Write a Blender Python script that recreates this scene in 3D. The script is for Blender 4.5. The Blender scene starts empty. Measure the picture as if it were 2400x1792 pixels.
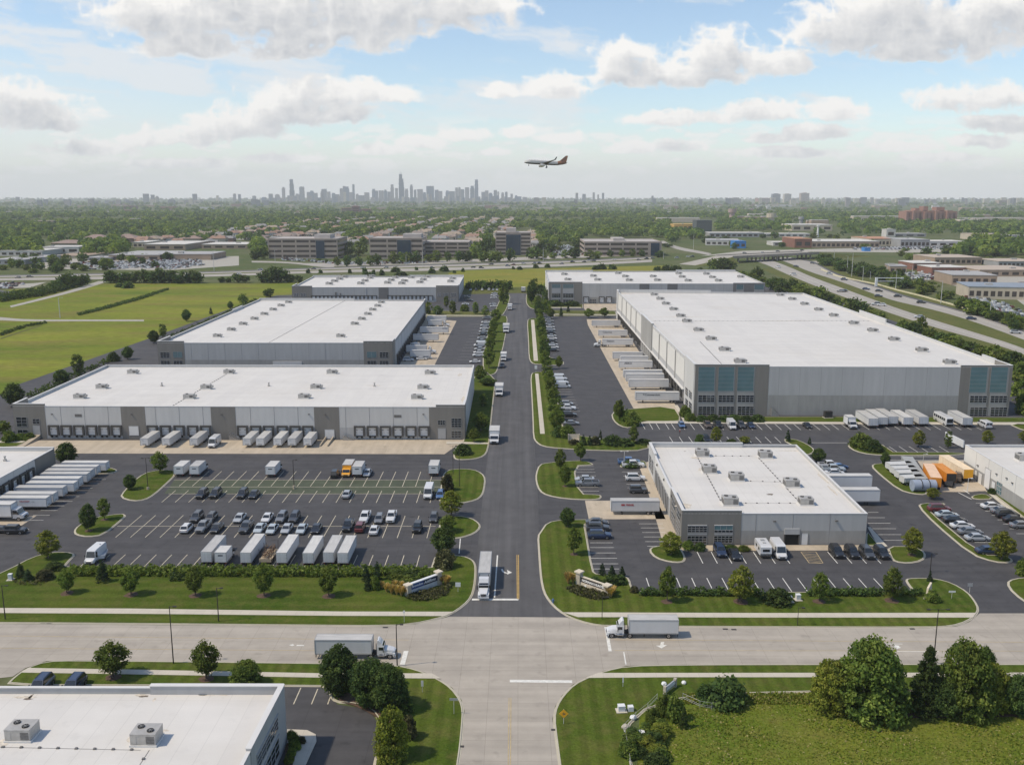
import bpy, bmesh, math, random
import numpy as np
from mathutils import Vector, Matrix, Euler
rad = math.radians
random.seed(11)
SC = bpy.context.scene
COL = SC.collection
PI = math.pi

# ---------------------------------------------------------------- camera
F_PX, IMW, IMH = 2200.0,2400.0,1792.0
CAMZ, HORIZON, YAW = 75.0,463.0, rad(0.40)
PITCH = math.atan((IMH/2-HORIZON)/F_PX)
cam_d = bpy.data.cameras.new("camera")
cam = bpy.data.objects.new("camera", cam_d)
COL.objects.link(cam)
cam.location = (0,0, CAMZ)
cam.rotation_euler = (PI/2-PITCH, 0, YAW)
cam_d.sensor_fit = 'HORIZONTAL'
cam_d.sensor_width = 36.0
cam_d.lens = 36.0*F_PX/IMW
cam_d.clip_start = 1.0
cam_d.clip_end = 120000.0
SC.camera = cam
CAMR = Euler((PI/2-PITCH, 0, YAW)).to_matrix()

def ray(px, py):
	return CAMR @ Vector(((px-IMW/2)/F_PX, -(py-IMH/2)/F_PX, -1.0))
def P(px, py, z=0.0):
	"""photo pixel (2400 wide) -> the point of the place at height z"""
	d = ray(px, py)
	t = (z-CAMZ)/d.z
	return Vector((d.x*t, d.y*t, z))
def PD(px, py, dist):
	d = ray(px, py)
	return Vector((0,0, CAMZ)) + d*(dist/d.y)
def ppm(p):
	"""pixels per metre at point p"""
	v = CAMR.transposed() @ (Vector(p)-Vector((0,0, CAMZ)))
	return F_PX/(-v.z)
def pix(p):
	v = CAMR.transposed() @ (Vector(p)-Vector((0,0, CAMZ)))
	return (IMW/2+F_PX*v.x/(-v.z), IMH/2-F_PX*v.y/(-v.z))
def hgt(px, ybase, ytop):
	"""height of an upright whose foot is at (px, ybase) and whose top is at row ytop"""
	b = P(px, ybase, 0)
	d = ray(px, ytop)
	t = b.y/d.y
	return CAMZ+d.z*t

# ---------------------------------------------------------------- light
SUN_EL, SUN_AZ = rad(54), rad(-104)          # azimuth from +Y towards +X
SKY_STRENGTH = 0.13
w = bpy.data.worlds.new("World")
SC.world = w
w.use_nodes = True
nt = w.node_tree
nt.nodes.clear()
def N(t, kind, **kw):
	n = t.nodes.new(kind)
	for k, v in kw.items():
		setattr(n, k, v)
	return n
def build_world():
	L = nt.links.new
	out = N(nt, 'ShaderNodeOutputWorld')
	sky = N(nt, 'ShaderNodeTexSky', sky_type='NISHITA')
	sky.sun_disc = False
	sky.sun_elevation = SUN_EL
	sky.sun_rotation = SUN_AZ
	sky.altitude = 200
	sky.air_density = 1.0
	sky.dust_density = 0.5
	sky.ozone_density = 1.0
	bg = N(nt, 'ShaderNodeBackground')
	bg.inputs[1].default_value = SKY_STRENGTH
	L(sky.outputs[0], bg.inputs[0])
	def m(op, a, b=None):
		n = N(nt, 'ShaderNodeMath', operation=op)
		for i, v in enumerate((a, b)):
			if v is None: continue
			if isinstance(v, (int, float)): n.inputs[i].default_value = v
			else: L(v, n.inputs[i])
		return n.outputs[0]
	tc = N(nt, 'ShaderNodeTexCoord'); sep = N(nt, 'ShaderNodeSeparateXYZ'); L(tc.outputs['Generated'], sep.inputs[0])
	yy = m('MAXIMUM', m('ABSOLUTE', sep.outputs['Y']),0.02)
	u = m('MULTIPLY_ADD', m('DIVIDE', sep.outputs['X'], yy),0.5/SKA); u.node.inputs[2].default_value = 0.5
	v = m('MULTIPLY', m('SUBTRACT', m('DIVIDE', sep.outputs['Z'], yy), SKB0),1/(SKB1-SKB0))
	cmb = N(nt, 'ShaderNodeCombineXYZ'); L(u, cmb.inputs[0]); L(v, cmb.inputs[1])
	tx = N(nt, 'ShaderNodeTexImage'); tx.image = cloud_image(); tx.extension = 'CLIP'; tx.interpolation = 'Cubic'; L(cmb.outputs[0], tx.inputs[0])
	cbg = N(nt, 'ShaderNodeBackground'); cbg.inputs[1].default_value = CLOUD_STRENGTH; L(tx.outputs['Color'], cbg.inputs[0])
	m2 = N(nt, 'ShaderNodeMixShader'); L(tx.outputs['Alpha'], m2.inputs[0]); L(bg.outputs[0], m2.inputs[1]); L(cbg.outputs[0], m2.inputs[2])
	L(m2.outputs[0], out.inputs[0])
SKA, SKB0, SKB1 = 1.15,-0.02,0.46
def cloud_image(W=3000, H=640):
	"""cumulus, high veil and horizon puffs computed from layered noise (colour + cover)"""
	a = (np.arange(W)+0.5)/W*2*SKA-SKA; b = SKB0+(np.arange(H)+0.5)/H*(SKB1-SKB0)
	A, B = np.meshgrid(a, b); R = np.array(CAMR.transposed())
	vx = R[0,0]*A+R[0,1]+R[0,2]*B; vy = R[1,0]*A+R[1,1]+R[1,2]*B; vz = -(R[2,0]*A+R[2,1]+R[2,2]*B)
	X = IMW/2+F_PX*vx/vz; Y = IMH/2-F_PX*vy/vz          # where that piece of sky stands in the photograph's frame
	rng = np.random.default_rng(5)
	def vnoise(x, y):
		T = rng.random((256,256)).astype(np.float32)
		xi = np.floor(x).astype(int); yi = np.floor(y).astype(int); fx = x-xi; fy = y-yi
		fx = fx*fx*fx*(fx*(fx*6-15)+10); fy = fy*fy*fy*(fy*(fy*6-15)+10)
		x0, x1, y0, y1 = xi & 255,(xi+1) & 255, yi & 255,(yi+1) & 255
		return (T[y0, x0]*(1-fx)+T[y0, x1]*fx)*(1-fy)+(T[y1, x0]*(1-fx)+T[y1, x1]*fx)*fy
	def fbm(x, y, wl, octs=5, gain=0.55, billow=False):
		s_ = 0; amp = 1; tot = 0; f = 1.0/wl
		for _ in range(octs):
			q = vnoise(x*f+17.3*_, y*f+9.1*_)
			if billow: q = 1-np.abs(2*q-1)
			s_ = s_+amp*q; tot += amp; amp *= gain; f *= 2.03
		return s_/tot
	ss = lambda t, lo, hi: (lambda q: q*q*(3-2*q))(np.clip((t-lo)/(hi-lo),0,1))
	wx = fbm(X, Y, 90,4)-0.5; wy = fbm(X, Y, 90,4)-0.5
	bil = fbm(X+40*wx, Y*1.25+30*wy, 62,6,0.58, True)
	fine = fbm(X, Y*1.2,34,5,0.62)
	field = np.full(X.shape, -3.0)
	far = np.clip((463-Y)/300,0.25,1.15)                 # clouds near the horizon are smaller, and so are their billows
	Xw = X+wx*70*far; Yw = Y+wy*34*far
	for (cx, cy, rx, ry) in CLOUDS:
		dx = (Xw-cx)/(rx*1.22+8); dy = (Yw-cy)/(ry*1.34+5); dy = np.where(dy > 0, dy*1.55, dy)
		fld = 1-dx*dx-dy*dy
		field = np.maximum(field, fld)
	side = fbm(X, Y*2.4,300,5)+ (bil-0.5)*0.3
	out_ = ss(np.abs(X-1200),1260,1600)
	field = np.maximum(field, (side-0.56)*5*out_-2*(1-out_))
	dn = field+(bil-0.62)*1.35+(fine-0.5)*0.40
	dens = ss(dn, 0.04,0.70)
	thick = np.clip(dn, 0,1.6)
	sh = np.zeros_like(dens); dyr = H/(SKB1-SKB0)/F_PX
	for k in range(1,9):
		st = k*9.0*far.mean()*1.15; r_ = int(round(st*dyr)); c_ = int(round(st*0.45*W/(2*SKA)/F_PX))
		sh += np.roll(np.roll(thick, -r_, axis=0), c_, axis=1)*(1.0/(1+0.10*k))
	tone = np.exp(-np.maximum(0, sh-0.9)*0.42)
	tone = np.clip(0.14+1.06*tone+(bil-0.6)*0.75+(fine-0.5)*0.30,0,1)
	tone = tone*dens+(1-dens)*np.maximum(tone, 0.8)
	lo = np.array([0.52,0.545,0.59]); hi = np.array([1.02,1.0,0.97])
	col = lo+(hi-lo)*tone[..., None]
	ang = math.radians(7); xr = X*math.cos(ang)+Y*math.sin(ang); yr = Y*math.cos(ang)-X*math.sin(ang)
	st_ = fbm(xr*0.32+wx*60, yr*1.5+wy*30,100,7,0.6)
	veil = ss(st_+0.20*ss(-X, -900,200)-0.08*ss(X, 1100,2000),0.46,0.74)*0.80*ss(Y, 430,200)
	haze_l = 0.62*ss(-X, -1000,250)*ss(Y, 40,300)*ss(-Y, -470,-380)
	pf = fbm(X*0.62, Y*2.3,46,6,0.57)+(bil-0.6)*0.16
	puff = ss(pf, 0.50,0.68)*0.72*ss(Y, 255,320)*ss(-Y, -446,-392)
	ptone = np.clip(0.55+(pf-0.55)*5+(wy)*0.5,0.35,1)
	pcol = np.array([0.74,0.765,0.80])+(np.array([1.0,0.985,0.96])-np.array([0.74,0.765,0.80]))*ptone[..., None]
	vcol = np.array([0.86,0.875,0.89])+0*col
	low = 0.88*ss(Y, 290,452)                          # milky air low over the horizon
	al = np.maximum(np.maximum(veil, haze_l), low); c = vcol
	al2 = al+puff*(1-al); c = (c*(al*(1-puff))[..., None]+pcol*puff[..., None])/np.maximum(al2,1e-4)[..., None]
	al3 = al2+dens*(1-al2); c = (c*(al2*(1-dens))[..., None]+col*dens[..., None])/np.maximum(al3,1e-4)[..., None]
	px = np.empty((H, W, 4), np.float32); px[..., :3] = c; px[..., 3] = np.clip(al3,0,1)
	im = bpy.data.images.new("cloud_field", W, H, alpha=True, float_buffer=True); im.colorspace_settings.name = 'Non-Color'; im.alpha_mode = 'CHANNEL_PACKED'
	im.pixels.foreach_set(px.ravel()); im.update(); im.pack()
	return im
CLOUD_STRENGTH = 0.80
CLOUDS = [
 (420,40,190,62),(600,30,260,92),(760,78,190,58),(860,30,240,80),(1050,25,190,66),(440,112,130,34),(640,118,160,30),(330,8,130,36),
 (735,232,112,46),(820,222,80,32),(665,268,150,42),(555,300,120,34),(935,225,62,19),(430,322,120,24),(330,330,55,20),(800,275,80,22),
 (60,265,150,44),(20,225,110,38),(130,295,80,20),
 (1165,216,42,17),(1300,206,72,32),(1480,158,92,52),(1560,178,120,38),(1700,138,130,56),(1830,150,90,34),(1620,185,120,24),(1440,190,60,24),
 (1985,75,150,58),(2110,40,180,84),(2260,90,160,60),(2370,40,120,70),(2150,120,130,28),
 (2210,240,100,32),(2330,228,110,34),(1960,262,62,30),(1560,280,90,21),(1780,268,105,25),(1680,276,80,16),(2330,290,70,20),(2380,292,60,22),
 (1210,312,34,14),(1320,328,46,13),(1090,318,60,14),(985,335,66,15),(900,352,70,13),(1480,350,64,12),(1590,345,60,13),(1900,315,80,17),(1800,328,50,10),
 (2080,345,60,13),(2170,345,46,12),(2290,332,70,15),(660,372,90,11),(200,350,130,18),(420,385,120,10),(1850,360,110,11),(2200,370,90,10),(1150,357,40,8)]
build_world()
sun_d = bpy.data.lights.new("sun", 'SUN')
sun_d.energy = 2.9
sun_d.angle = rad(2.0)
sun_d.color = (1.0,0.88,0.70)
sun = bpy.data.objects.new("sun", sun_d)
COL.objects.link(sun)
_sd = Vector((math.sin(SUN_AZ)*math.cos(SUN_EL), math.cos(SUN_AZ)*math.cos(SUN_EL), math.sin(SUN_EL)))
sun.rotation_euler = (-_sd).to_track_quat('-Z', 'Y').to_euler()
sun.location = (-200,-100,300)
vs = SC.view_settings
vs.view_transform = 'Standard'; vs.look = 'None'; vs.gamma = 1.0; vs.exposure = 0.30
vs.use_curve_mapping = False
cy = SC.cycles
cy.max_bounces = 5; cy.diffuse_bounces = 2; cy.glossy_bounces = 2; cy.transmission_bounces = 3; cy.volume_bounces = 2; cy.transparent_max_bounces = 8
cy.use_denoising = True
cy.sample_clamp_indirect = 4.0

# ---------------------------------------------------------------- helpers: materials
def newmat(name):
	mt = bpy.data.materials.new(name); mt.use_nodes = True
	mt.node_tree.nodes.clear()
	return mt, mt.node_tree
MATS = {}
def mat(name, col, rough=0.6, var=0.10, scale=0.6, spec=0.4, metal=0.0, detail=4.0, col2=None, bump=0.0, rnd=0.0, scale2=None, coat=0.0, stretch=None):
	"""principled surface whose colour wanders with noise at one or two sizes; rnd: difference from object to object"""
	if name in MATS: return MATS[name]
	mt, t = newmat(name); L = t.links.new
	o = N(t, 'ShaderNodeOutputMaterial'); b = N(t, 'ShaderNodeBsdfPrincipled')
	L(b.outputs[0], o.inputs[0])
	b.inputs['Roughness'].default_value = rough; b.inputs['Metallic'].default_value = metal
	b.inputs['Specular IOR Level'].default_value = spec
	b.inputs['Coat Weight'].default_value = coat
	tc = N(t, 'ShaderNodeTexCoord')
	src = tc.outputs['Object']
	if stretch:
		mp = N(t, 'ShaderNodeMapping'); mp.inputs['Scale'].default_value = stretch; L(src, mp.inputs[0]); src = mp.outputs[0]
	nz = N(t, 'ShaderNodeTexNoise'); nz.inputs['Scale'].default_value = scale; nz.inputs['Detail'].default_value = detail; nz.inputs['Roughness'].default_value = 0.6
	L(src, nz.inputs['Vector'])
	fac = nz.outputs[0]
	if scale2:
		n2 = N(t, 'ShaderNodeTexNoise'); n2.inputs['Scale'].default_value = scale2; n2.inputs['Detail'].default_value = 3; L(src, n2.inputs['Vector'])
		ad = N(t, 'ShaderNodeMath', operation='MULTIPLY_ADD'); ad.inputs[1].default_value = 0.5; L(n2.outputs[0], ad.inputs[0])
		hf = N(t, 'ShaderNodeMath', operation='MULTIPLY'); hf.inputs[1].default_value = 0.5; L(fac, hf.inputs[0]); L(hf.outputs[0], ad.inputs[2])
		fac = ad.outputs[0]
	rp = N(t, 'ShaderNodeMapRange'); rp.inputs['From Min'].default_value = 0.32; rp.inputs['From Max'].default_value = 0.68
	L(fac, rp.inputs['Value'])
	mx = N(t, 'ShaderNodeMix'); mx.data_type = 'RGBA'
	c2 = col2 or tuple(min(1, c*(1+var)) for c in col)
	c1 = col if col2 else tuple(c*(1-var) for c in col)
	mx.inputs[6].default_value = (*c1,1); mx.inputs[7].default_value = (*c2,1)
	L(rp.outputs[0], mx.inputs[0])
	cout = mx.outputs[2]
	if rnd:
		oi = N(t, 'ShaderNodeObjectInfo')
		mr = N(t, 'ShaderNodeMapRange'); mr.inputs['To Min'].default_value = 1-rnd; mr.inputs['To Max'].default_value = 1+rnd
		L(oi.outputs['Random'], mr.inputs['Value'])
		hs = N(t, 'ShaderNodeHueSaturation')
		mh = N(t, 'ShaderNodeMapRange'); mh.inputs['To Min'].default_value = 0.5-0.05*rnd; mh.inputs['To Max'].default_value = 0.5+0.03*rnd
		L(oi.outputs['Random'], mh.inputs['Value']); L(mh.outputs[0], hs.inputs['Hue'])
		L(mr.outputs[0], hs.inputs['Value']); L(cout, hs.inputs['Color']); cout = hs.outputs[0]
	L(cout, b.inputs['Base Color'])
	if bump:
		bp = N(t, 'ShaderNodeBump'); bp.inputs['Strength'].default_value = bump; bp.inputs['Distance'].default_value = 0.1
		L(fac, bp.inputs['Height']); L(bp.outputs[0], b.inputs['Normal'])
	MATS[name] = mt
	return mt
def leafmat(name, col, var=0.3, rnd=0.22):
	mt = mat(name, tuple(c*1.38 for c in col), rough=0.75, var=var, scale=1.4, spec=0.15, rnd=rnd)
	t = mt.node_tree; L = t.links.new
	b = [n for n in t.nodes if n.type == 'BSDF_PRINCIPLED'][0]; o = [n for n in t.nodes if n.type == 'OUTPUT_MATERIAL'][0]
	tr = N(t, 'ShaderNodeBsdfTranslucent')
	src = b.inputs['Base Color'].links[0].from_socket
	g = N(t, 'ShaderNodeMix'); g.data_type = 'RGBA'; g.blend_type = 'MULTIPLY'; g.inputs[0].default_value = 1.0
	L(src, g.inputs[6]); g.inputs[7].default_value = (1.5,1.45,0.7,1); L(g.outputs[2], tr.inputs[0])
	ms = N(t, 'ShaderNodeMixShader'); ms.inputs[0].default_value = 0.36
	L(b.outputs[0], ms.inputs[1]); L(tr.outputs[0], ms.inputs[2]); L(ms.outputs[0], o.inputs[0])
	return mt
def jointmat(name, col, joint, sx, sy, width=0.02, rough=0.8, var=0.07, scale=0.25, offset=0.0, stain=None, rotz=0.0, spec=0.25, streak=None, spot=0.0):
	"""slabs or sheets with joints between them, laid out in the object's own metres"""
	mt, t = newmat(name); L = t.links.new
	o = N(t, 'ShaderNodeOutputMaterial'); b = N(t, 'ShaderNodeBsdfPrincipled'); L(b.outputs[0], o.inputs[0])
	b.inputs['Roughness'].default_value = rough; b.inputs['Specular IOR Level'].default_value = spec
	tc = N(t, 'ShaderNodeTexCoord'); mp = N(t, 'ShaderNodeMapping'); mp.inputs['Rotation'].default_value = (0,0, rotz); L(tc.outputs['Object'], mp.inputs[0])
	nz = N(t, 'ShaderNodeTexNoise'); nz.inputs['Scale'].default_value = scale; nz.inputs['Detail'].default_value = 7; nz.inputs['Roughness'].default_value = 0.65; L(tc.outputs['Object'], nz.inputs['Vector'])
	rp = N(t, 'ShaderNodeMapRange'); rp.inputs['From Min'].default_value = 0.3; rp.inputs['From Max'].default_value = 0.7; L(nz.outputs[0], rp.inputs['Value'])
	mx = N(t, 'ShaderNodeMix'); mx.data_type = 'RGBA'; L(rp.outputs[0], mx.inputs[0])
	mx.inputs[6].default_value = (*[c*(1-var) for c in col],1); mx.inputs[7].default_value = (*[min(1, c*(1+var)) for c in col],1)
	cc = mx.outputs[2]
	if stain:
		n2 = N(t, 'ShaderNodeTexNoise'); n2.inputs['Scale'].default_value = scale*0.22; n2.inputs['Detail'].default_value = 9; n2.inputs['Roughness'].default_value = 0.7; L(tc.outputs['Object'], n2.inputs['Vector'])
		r2 = N(t, 'ShaderNodeMapRange'); r2.inputs['From Min'].default_value = 0.52; r2.inputs['From Max'].default_value = 0.72; r2.inputs['To Max'].default_value = 0.6; L(n2.outputs[0], r2.inputs['Value'])
		m2 = N(t, 'ShaderNodeMix'); m2.data_type = 'RGBA'; L(r2.outputs[0], m2.inputs[0]); L(cc, m2.inputs[6]); m2.inputs[7].default_value = (*stain, 1); cc = m2.outputs[2]
	def worn(sc, s_, lo, hi, a, z, det=4):
		mq = N(t, 'ShaderNodeMapping'); mq.inputs['Scale'].default_value = sc; L(tc.outputs['Object'], mq.inputs[0])
		n3 = N(t, 'ShaderNodeTexNoise'); n3.inputs['Scale'].default_value = s_; n3.inputs['Detail'].default_value = det; L(mq.outputs[0], n3.inputs['Vector'])
		r3 = N(t, 'ShaderNodeMapRange'); r3.inputs['From Min'].default_value = lo; r3.inputs['From Max'].default_value = hi; r3.inputs['To Min'].default_value = a; r3.inputs['To Max'].default_value = z; L(n3.outputs[0], r3.inputs['Value'])
		m3 = N(t, 'ShaderNodeMix'); m3.data_type = 'RGBA'; m3.blend_type = 'MULTIPLY'; m3.inputs[0].default_value = 1.0; L(cc, m3.inputs[6]); L(r3.outputs[0], m3.inputs[7]); return m3.outputs[2]
	if streak: cc = worn((streak[0], streak[1],1),1.0,0.3,0.7,1-streak[2],1+streak[2])     # wheel paths and drips drawn out one way
	if spot: cc = worn((1,1,1),0.45,0.62,0.76,1.0,1-spot, 2)                               # oil spots and damp patches
	br = N(t, 'ShaderNodeTexBrick'); br.offset = offset
	br.inputs['Scale'].default_value = 1.0; br.inputs['Brick Width'].default_value = sx; br.inputs['Row Height'].default_value = sy
	br.inputs['Mortar Size'].default_value = width; br.inputs['Mortar Smooth'].default_value = 0.4; br.inputs['Bias'].default_value = -0.4
	br.inputs['Color1'].default_value = (1,1,1,1); br.inputs['Color2'].default_value = (0.93,0.93,0.94,1); br.inputs['Mortar'].default_value = (joint, joint, joint, 1)
	L(mp.outputs[0], br.inputs['Vector'])
	mm = N(t, 'ShaderNodeMix'); mm.data_type = 'RGBA'; mm.blend_type = 'MULTIPLY'; mm.inputs[0].default_value = 1; L(cc, mm.inputs[6]); L(br.outputs[0], mm.inputs[7])
	L(mm.outputs[2], b.inputs['Base Color'])
	MATS[name] = mt
	return mt
def grassmat(name, c1, c2, c3, s1=0.02, s2=0.25, s3=3.0, stripe=0.0, stripew=2.2, stripe_rot=0.0, squash=(1,1,1)):
	"""turf: broad patches, clumps and fine grain; stripe: bands left by the mower"""
	mt, t = newmat(name); L = t.links.new
	o = N(t, 'ShaderNodeOutputMaterial'); b = N(t, 'ShaderNodeBsdfPrincipled'); L(b.outputs[0], o.inputs[0])
	b.inputs['Roughness'].default_value = 0.95; b.inputs['Specular IOR Level'].default_value = 0.05
	tc = N(t, 'ShaderNodeTexCoord'); mp = N(t, 'ShaderNodeMapping'); mp.inputs['Scale'].default_value = squash; L(tc.outputs['Object'], mp.inputs[0])
	def nz(s, d=5, r=0.62):
		n = N(t, 'ShaderNodeTexNoise'); n.inputs['Scale'].default_value = s; n.inputs['Detail'].default_value = d; n.inputs['Roughness'].default_value = r; L(mp.outputs[0], n.inputs['Vector']); return n.outputs[0]
	def rg(v, lo, hi, a=0.0, bb=1.0):
		n = N(t, 'ShaderNodeMapRange'); n.inputs['From Min'].default_value = lo; n.inputs['From Max'].default_value = hi; n.inputs['To Min'].default_value = a; n.inputs['To Max'].default_value = bb; L(v, n.inputs['Value']); return n.outputs[0]
	def mixc(f, a, bb):
		n = N(t, 'ShaderNodeMix'); n.data_type = 'RGBA'; L(f, n.inputs[0])
		for i, v in ((6, a),(7, bb)):
			if isinstance(v, tuple): n.inputs[i].default_value = (*v, 1)
			else: L(v, n.inputs[i])
		return n.outputs[2]
	c = mixc(rg(nz(s1,7),0.36,0.64), c1, c2)
	c = mixc(rg(nz(s2,6),0.45,0.75,0,0.8), c, c3)
	fine = rg(nz(s3,5,0.7),0.25,0.75,0.66,1.34)
	mu = N(t, 'ShaderNodeMix'); mu.data_type = 'RGBA'; mu.blend_type = 'MULTIPLY'; mu.inputs[0].default_value = 1.0; L(c, mu.inputs[6])
	if stripe:
		wv = N(t, 'ShaderNodeTexWave', wave_type='BANDS', bands_direction='X', wave_profile='SIN')
		wv.inputs['Scale'].default_value = 0.3142/stripew*1.0; wv.inputs['Distortion'].default_value = 0.5; wv.inputs['Detail'].default_value = 2; wv.inputs['Detail Scale'].default_value = 0.6
		m2 = N(t, 'ShaderNodeMapping'); m2.inputs['Rotation'].default_value = (0,0, stripe_rot); L(tc.outputs['Object'], m2.inputs[0]); L(m2.outputs[0], wv.inputs['Vector'])
		st = rg(wv.outputs['Fac'],0.25,0.75,1-stripe, 1+stripe)
		mt2 = N(t, 'ShaderNodeMath', operation='MULTIPLY'); L(fine, mt2.inputs[0]); L(st, mt2.inputs[1]); fine = mt2.outputs[0]
	L(fine, mu.inputs[7]); L(mu.outputs[2], b.inputs['Base Color'])
	bp = N(t, 'ShaderNodeBump'); bp.inputs['Strength'].default_value = 0.5; bp.inputs['Distance'].default_value = 0.25; L(nz(s3*0.6,5,0.7), bp.inputs['Height']); L(bp.outputs[0], b.inputs['Normal'])
	MATS[name] = mt
	return mt

# ---------------------------------------------------------------- helpers: geometry
class MB:
	def __init__(s): s.v = []; s.f = []; s.m = []
	def add(s, vs, fs, mi=0):
		o = len(s.v); s.v.extend([tuple(x) for x in vs]); s.f.extend([tuple(o+i for i in f) for f in fs]); s.m.extend([mi]*len(fs)); return s
	def quad(s, a, b, c, d, mi=0): return s.add([a, b, c, d],[(0,1,2,3)], mi)
	def box(s, x0, y0, z0, x1, y1, z1, mi=0, top=None):
		s.add([(x0, y0, z0),(x1, y0, z0),(x1, y1, z0),(x0, y1, z0),(x0, y0, z1),(x1, y0, z1),(x1, y1, z1),(x0, y1, z1)],
			  [(0,3,2,1),(0,1,5,4),(1,2,6,5),(2,3,7,6),(3,0,4,7)], mi)
		n = len(s.v); s.f.append((n-4, n-3, n-2, n-1)); s.m.append(mi if top is None else top); return s
	def obox(s, o, u, v, w, mi=0):
		"""box from corner o along vectors u, v, w"""
		o, u, v, w = Vector(o), Vector(u), Vector(v), Vector(w)
		pts = [o, o+u, o+u+v, o+v, o+w, o+u+w, o+u+v+w, o+v+w]
		return s.add(pts, [(0,3,2,1),(0,1,5,4),(1,2,6,5),(2,3,7,6),(3,0,4,7),(4,5,6,7)], mi)
	def prism(s, poly, z0, z1, mi=0, top=None):
		n = len(poly)
		vs = [(x, y, z0) for x, y in poly]+[(x, y, z1) for x, y in poly]
		s.add(vs, [(i, (i+1) % n, n+(i+1) % n, n+i) for i in range(n)], mi)
		o = len(s.v)-n; s.f.append(tuple(range(o, o+n))); s.m.append(mi if top is None else top); return s
	def sheet(s, poly, z, mi=0):
		return s.add([(x, y, z) for x, y in poly],[tuple(range(len(poly)))], mi)
	def loft(s, rings, mi=0, caps=True):
		n = len(rings[0]); o = len(s.v)
		for r in rings: s.v.extend([tuple(p) for p in r])
		for k in range(len(rings)-1):
			for i in range(n):
				s.f.append((o+k*n+i, o+k*n+(i+1) % n, o+(k+1)*n+(i+1) % n, o+(k+1)*n+i)); s.m.append(mi)
		if caps:
			s.f.append(tuple(o+i for i in range(n-1,-1,-1))); s.m.append(mi)
			e = o+(len(rings)-1)*n; s.f.append(tuple(e+i for i in range(n))); s.m.append(mi)
		return s
	def tube(s, a, b, r0, r1=None, n=8, mi=0, caps=True):
		a, b = Vector(a), Vector(b); r1 = r0 if r1 is None else r1
		d = (b-a).normalized(); x = d.orthogonal().normalized(); y = d.cross(x)
		rings = [[a+(x*math.cos(2*PI*i/n)+y*math.sin(2*PI*i/n))*r0 for i in range(n)],[b+(x*math.cos(2*PI*i/n)+y*math.sin(2*PI*i/n))*r1 for i in range(n)]]
		return s.loft(rings, mi, caps)
	def path(s, pts, r, n=6, mi=0):
		for i in range(len(pts)-1):
			r0 = r[i] if isinstance(r, (list, tuple)) else r; r1 = r[i+1] if isinstance(r, (list, tuple)) else r
			s.tube(pts[i], pts[i+1], r0, r1, n, mi, caps=True)
		return s
	def mesh(s, name, mats):
		me = bpy.data.meshes.new(name)
		me.from_pydata(s.v, [], s.f)
		for mm in mats: me.materials.append(mm)
		if len(mats) > 1: me.polygons.foreach_set('material_index', s.m)
		me.update()
		return me
	def build(s, name, mats, parent=None, loc=None, smooth=False, **props):
		if not isinstance(mats, (list, tuple)): mats = [mats]
		me = s.mesh(name, mats)
		if smooth: me.polygons.foreach_set('use_smooth', [True]*len(me.polygons))
		o = bpy.data.objects.new(name, me); COL.objects.link(o)
		if parent is not None: o.parent = parent
		if loc is not None: o.location = loc
		for k, v in props.items(): o[k] = v
		return o
def npmesh(name, V, Fq, mats, mi=None, nside=4):
	me = bpy.data.meshes.new(name)
	V = np.asarray(V, dtype=np.float32); Fq = np.asarray(Fq, dtype=np.int32)
	nf = len(Fq)
	me.vertices.add(len(V)); me.vertices.foreach_set('co', V.ravel())
	me.loops.add(nf*nside); me.loops.foreach_set('vertex_index', Fq.ravel())
	me.polygons.add(nf); me.polygons.foreach_set('loop_start', np.arange(0, nf*nside, nside, dtype=np.int32))
	for mm in mats: me.materials.append(mm)
	if mi is not None: me.polygons.foreach_set('material_index', np.asarray(mi, dtype=np.int32))
	me.update(calc_edges=True)
	return me
def link(name, me, parent=None, loc=None, **props):
	o = bpy.data.objects.new(name, me); COL.objects.link(o)
	if parent is not None: o.parent = parent
	if loc is not None: o.location = loc
	for k, v in props.items(): o[k] = v
	return o
def thing(name, label, cat, loc=(0,0,0), rz=0.0, group=None, scale=1.0):
	o = bpy.data.objects.new(name, None); COL.objects.link(o)
	o.empty_display_size = 0.5
	o.location = loc; o.rotation_euler = (0,0, rz)
	o.scale = scale if isinstance(scale, (tuple, list)) else (scale,)*3
	o['label'] = label; o['category'] = cat
	if group: o['group'] = group
	return o
def tag(o, label, cat, group=None):
	o['label'] = label; o['category'] = cat
	if group: o['group'] = group
	return o
KIDS = {}
def kids_of(o):
	if o.name not in KIDS:
		KIDS[o.name] = list(o.children)
	return KIDS[o.name]
def dup(proto, label, loc, rz=0.0, scale=1.0, group=None, paint=None, paint_slot=None):
	"""a copy of a thing with copies of its parts and sub-parts"""
	r = proto.copy(); COL.objects.link(r)
	r.location = loc; r.rotation_euler = (0,0, rz)
	r.scale = scale if isinstance(scale, (tuple, list)) else (scale,)*3
	r['label'] = label
	if group: r['group'] = group
	elif 'group' in r.keys(): del r['group']
	def rec(src, dst):
		for c in kids_of(src):
			k = c.copy(); COL.objects.link(k); k.parent = dst
			if paint is not None and paint_slot and k.name.split('.')[0] in paint_slot:
				k.material_slots[0].link = 'OBJECT'; k.material_slots[0].material = paint
			rec(c, k)
	rec(proto, r)
	if paint is not None and r.type == 'MESH' and paint_slot and r.name.split('.')[0] in paint_slot:
		r.material_slots[0].link = 'OBJECT'; r.material_slots[0].material = paint
	return r
PROTOS = []
def park_proto(o):
	PROTOS.append(o); return o
def drop_protos():
	"""the pattern pieces are removed once every copy is made"""
	def rec(o):
		for c in list(o.children): rec(c)
		bpy.data.objects.remove(o)
	for o in PROTOS: rec(o)
ORD = "first second third fourth fifth sixth seventh eighth ninth tenth eleventh twelfth thirteenth fourteenth fifteenth sixteenth seventeenth eighteenth nineteenth twentieth".split()
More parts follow.
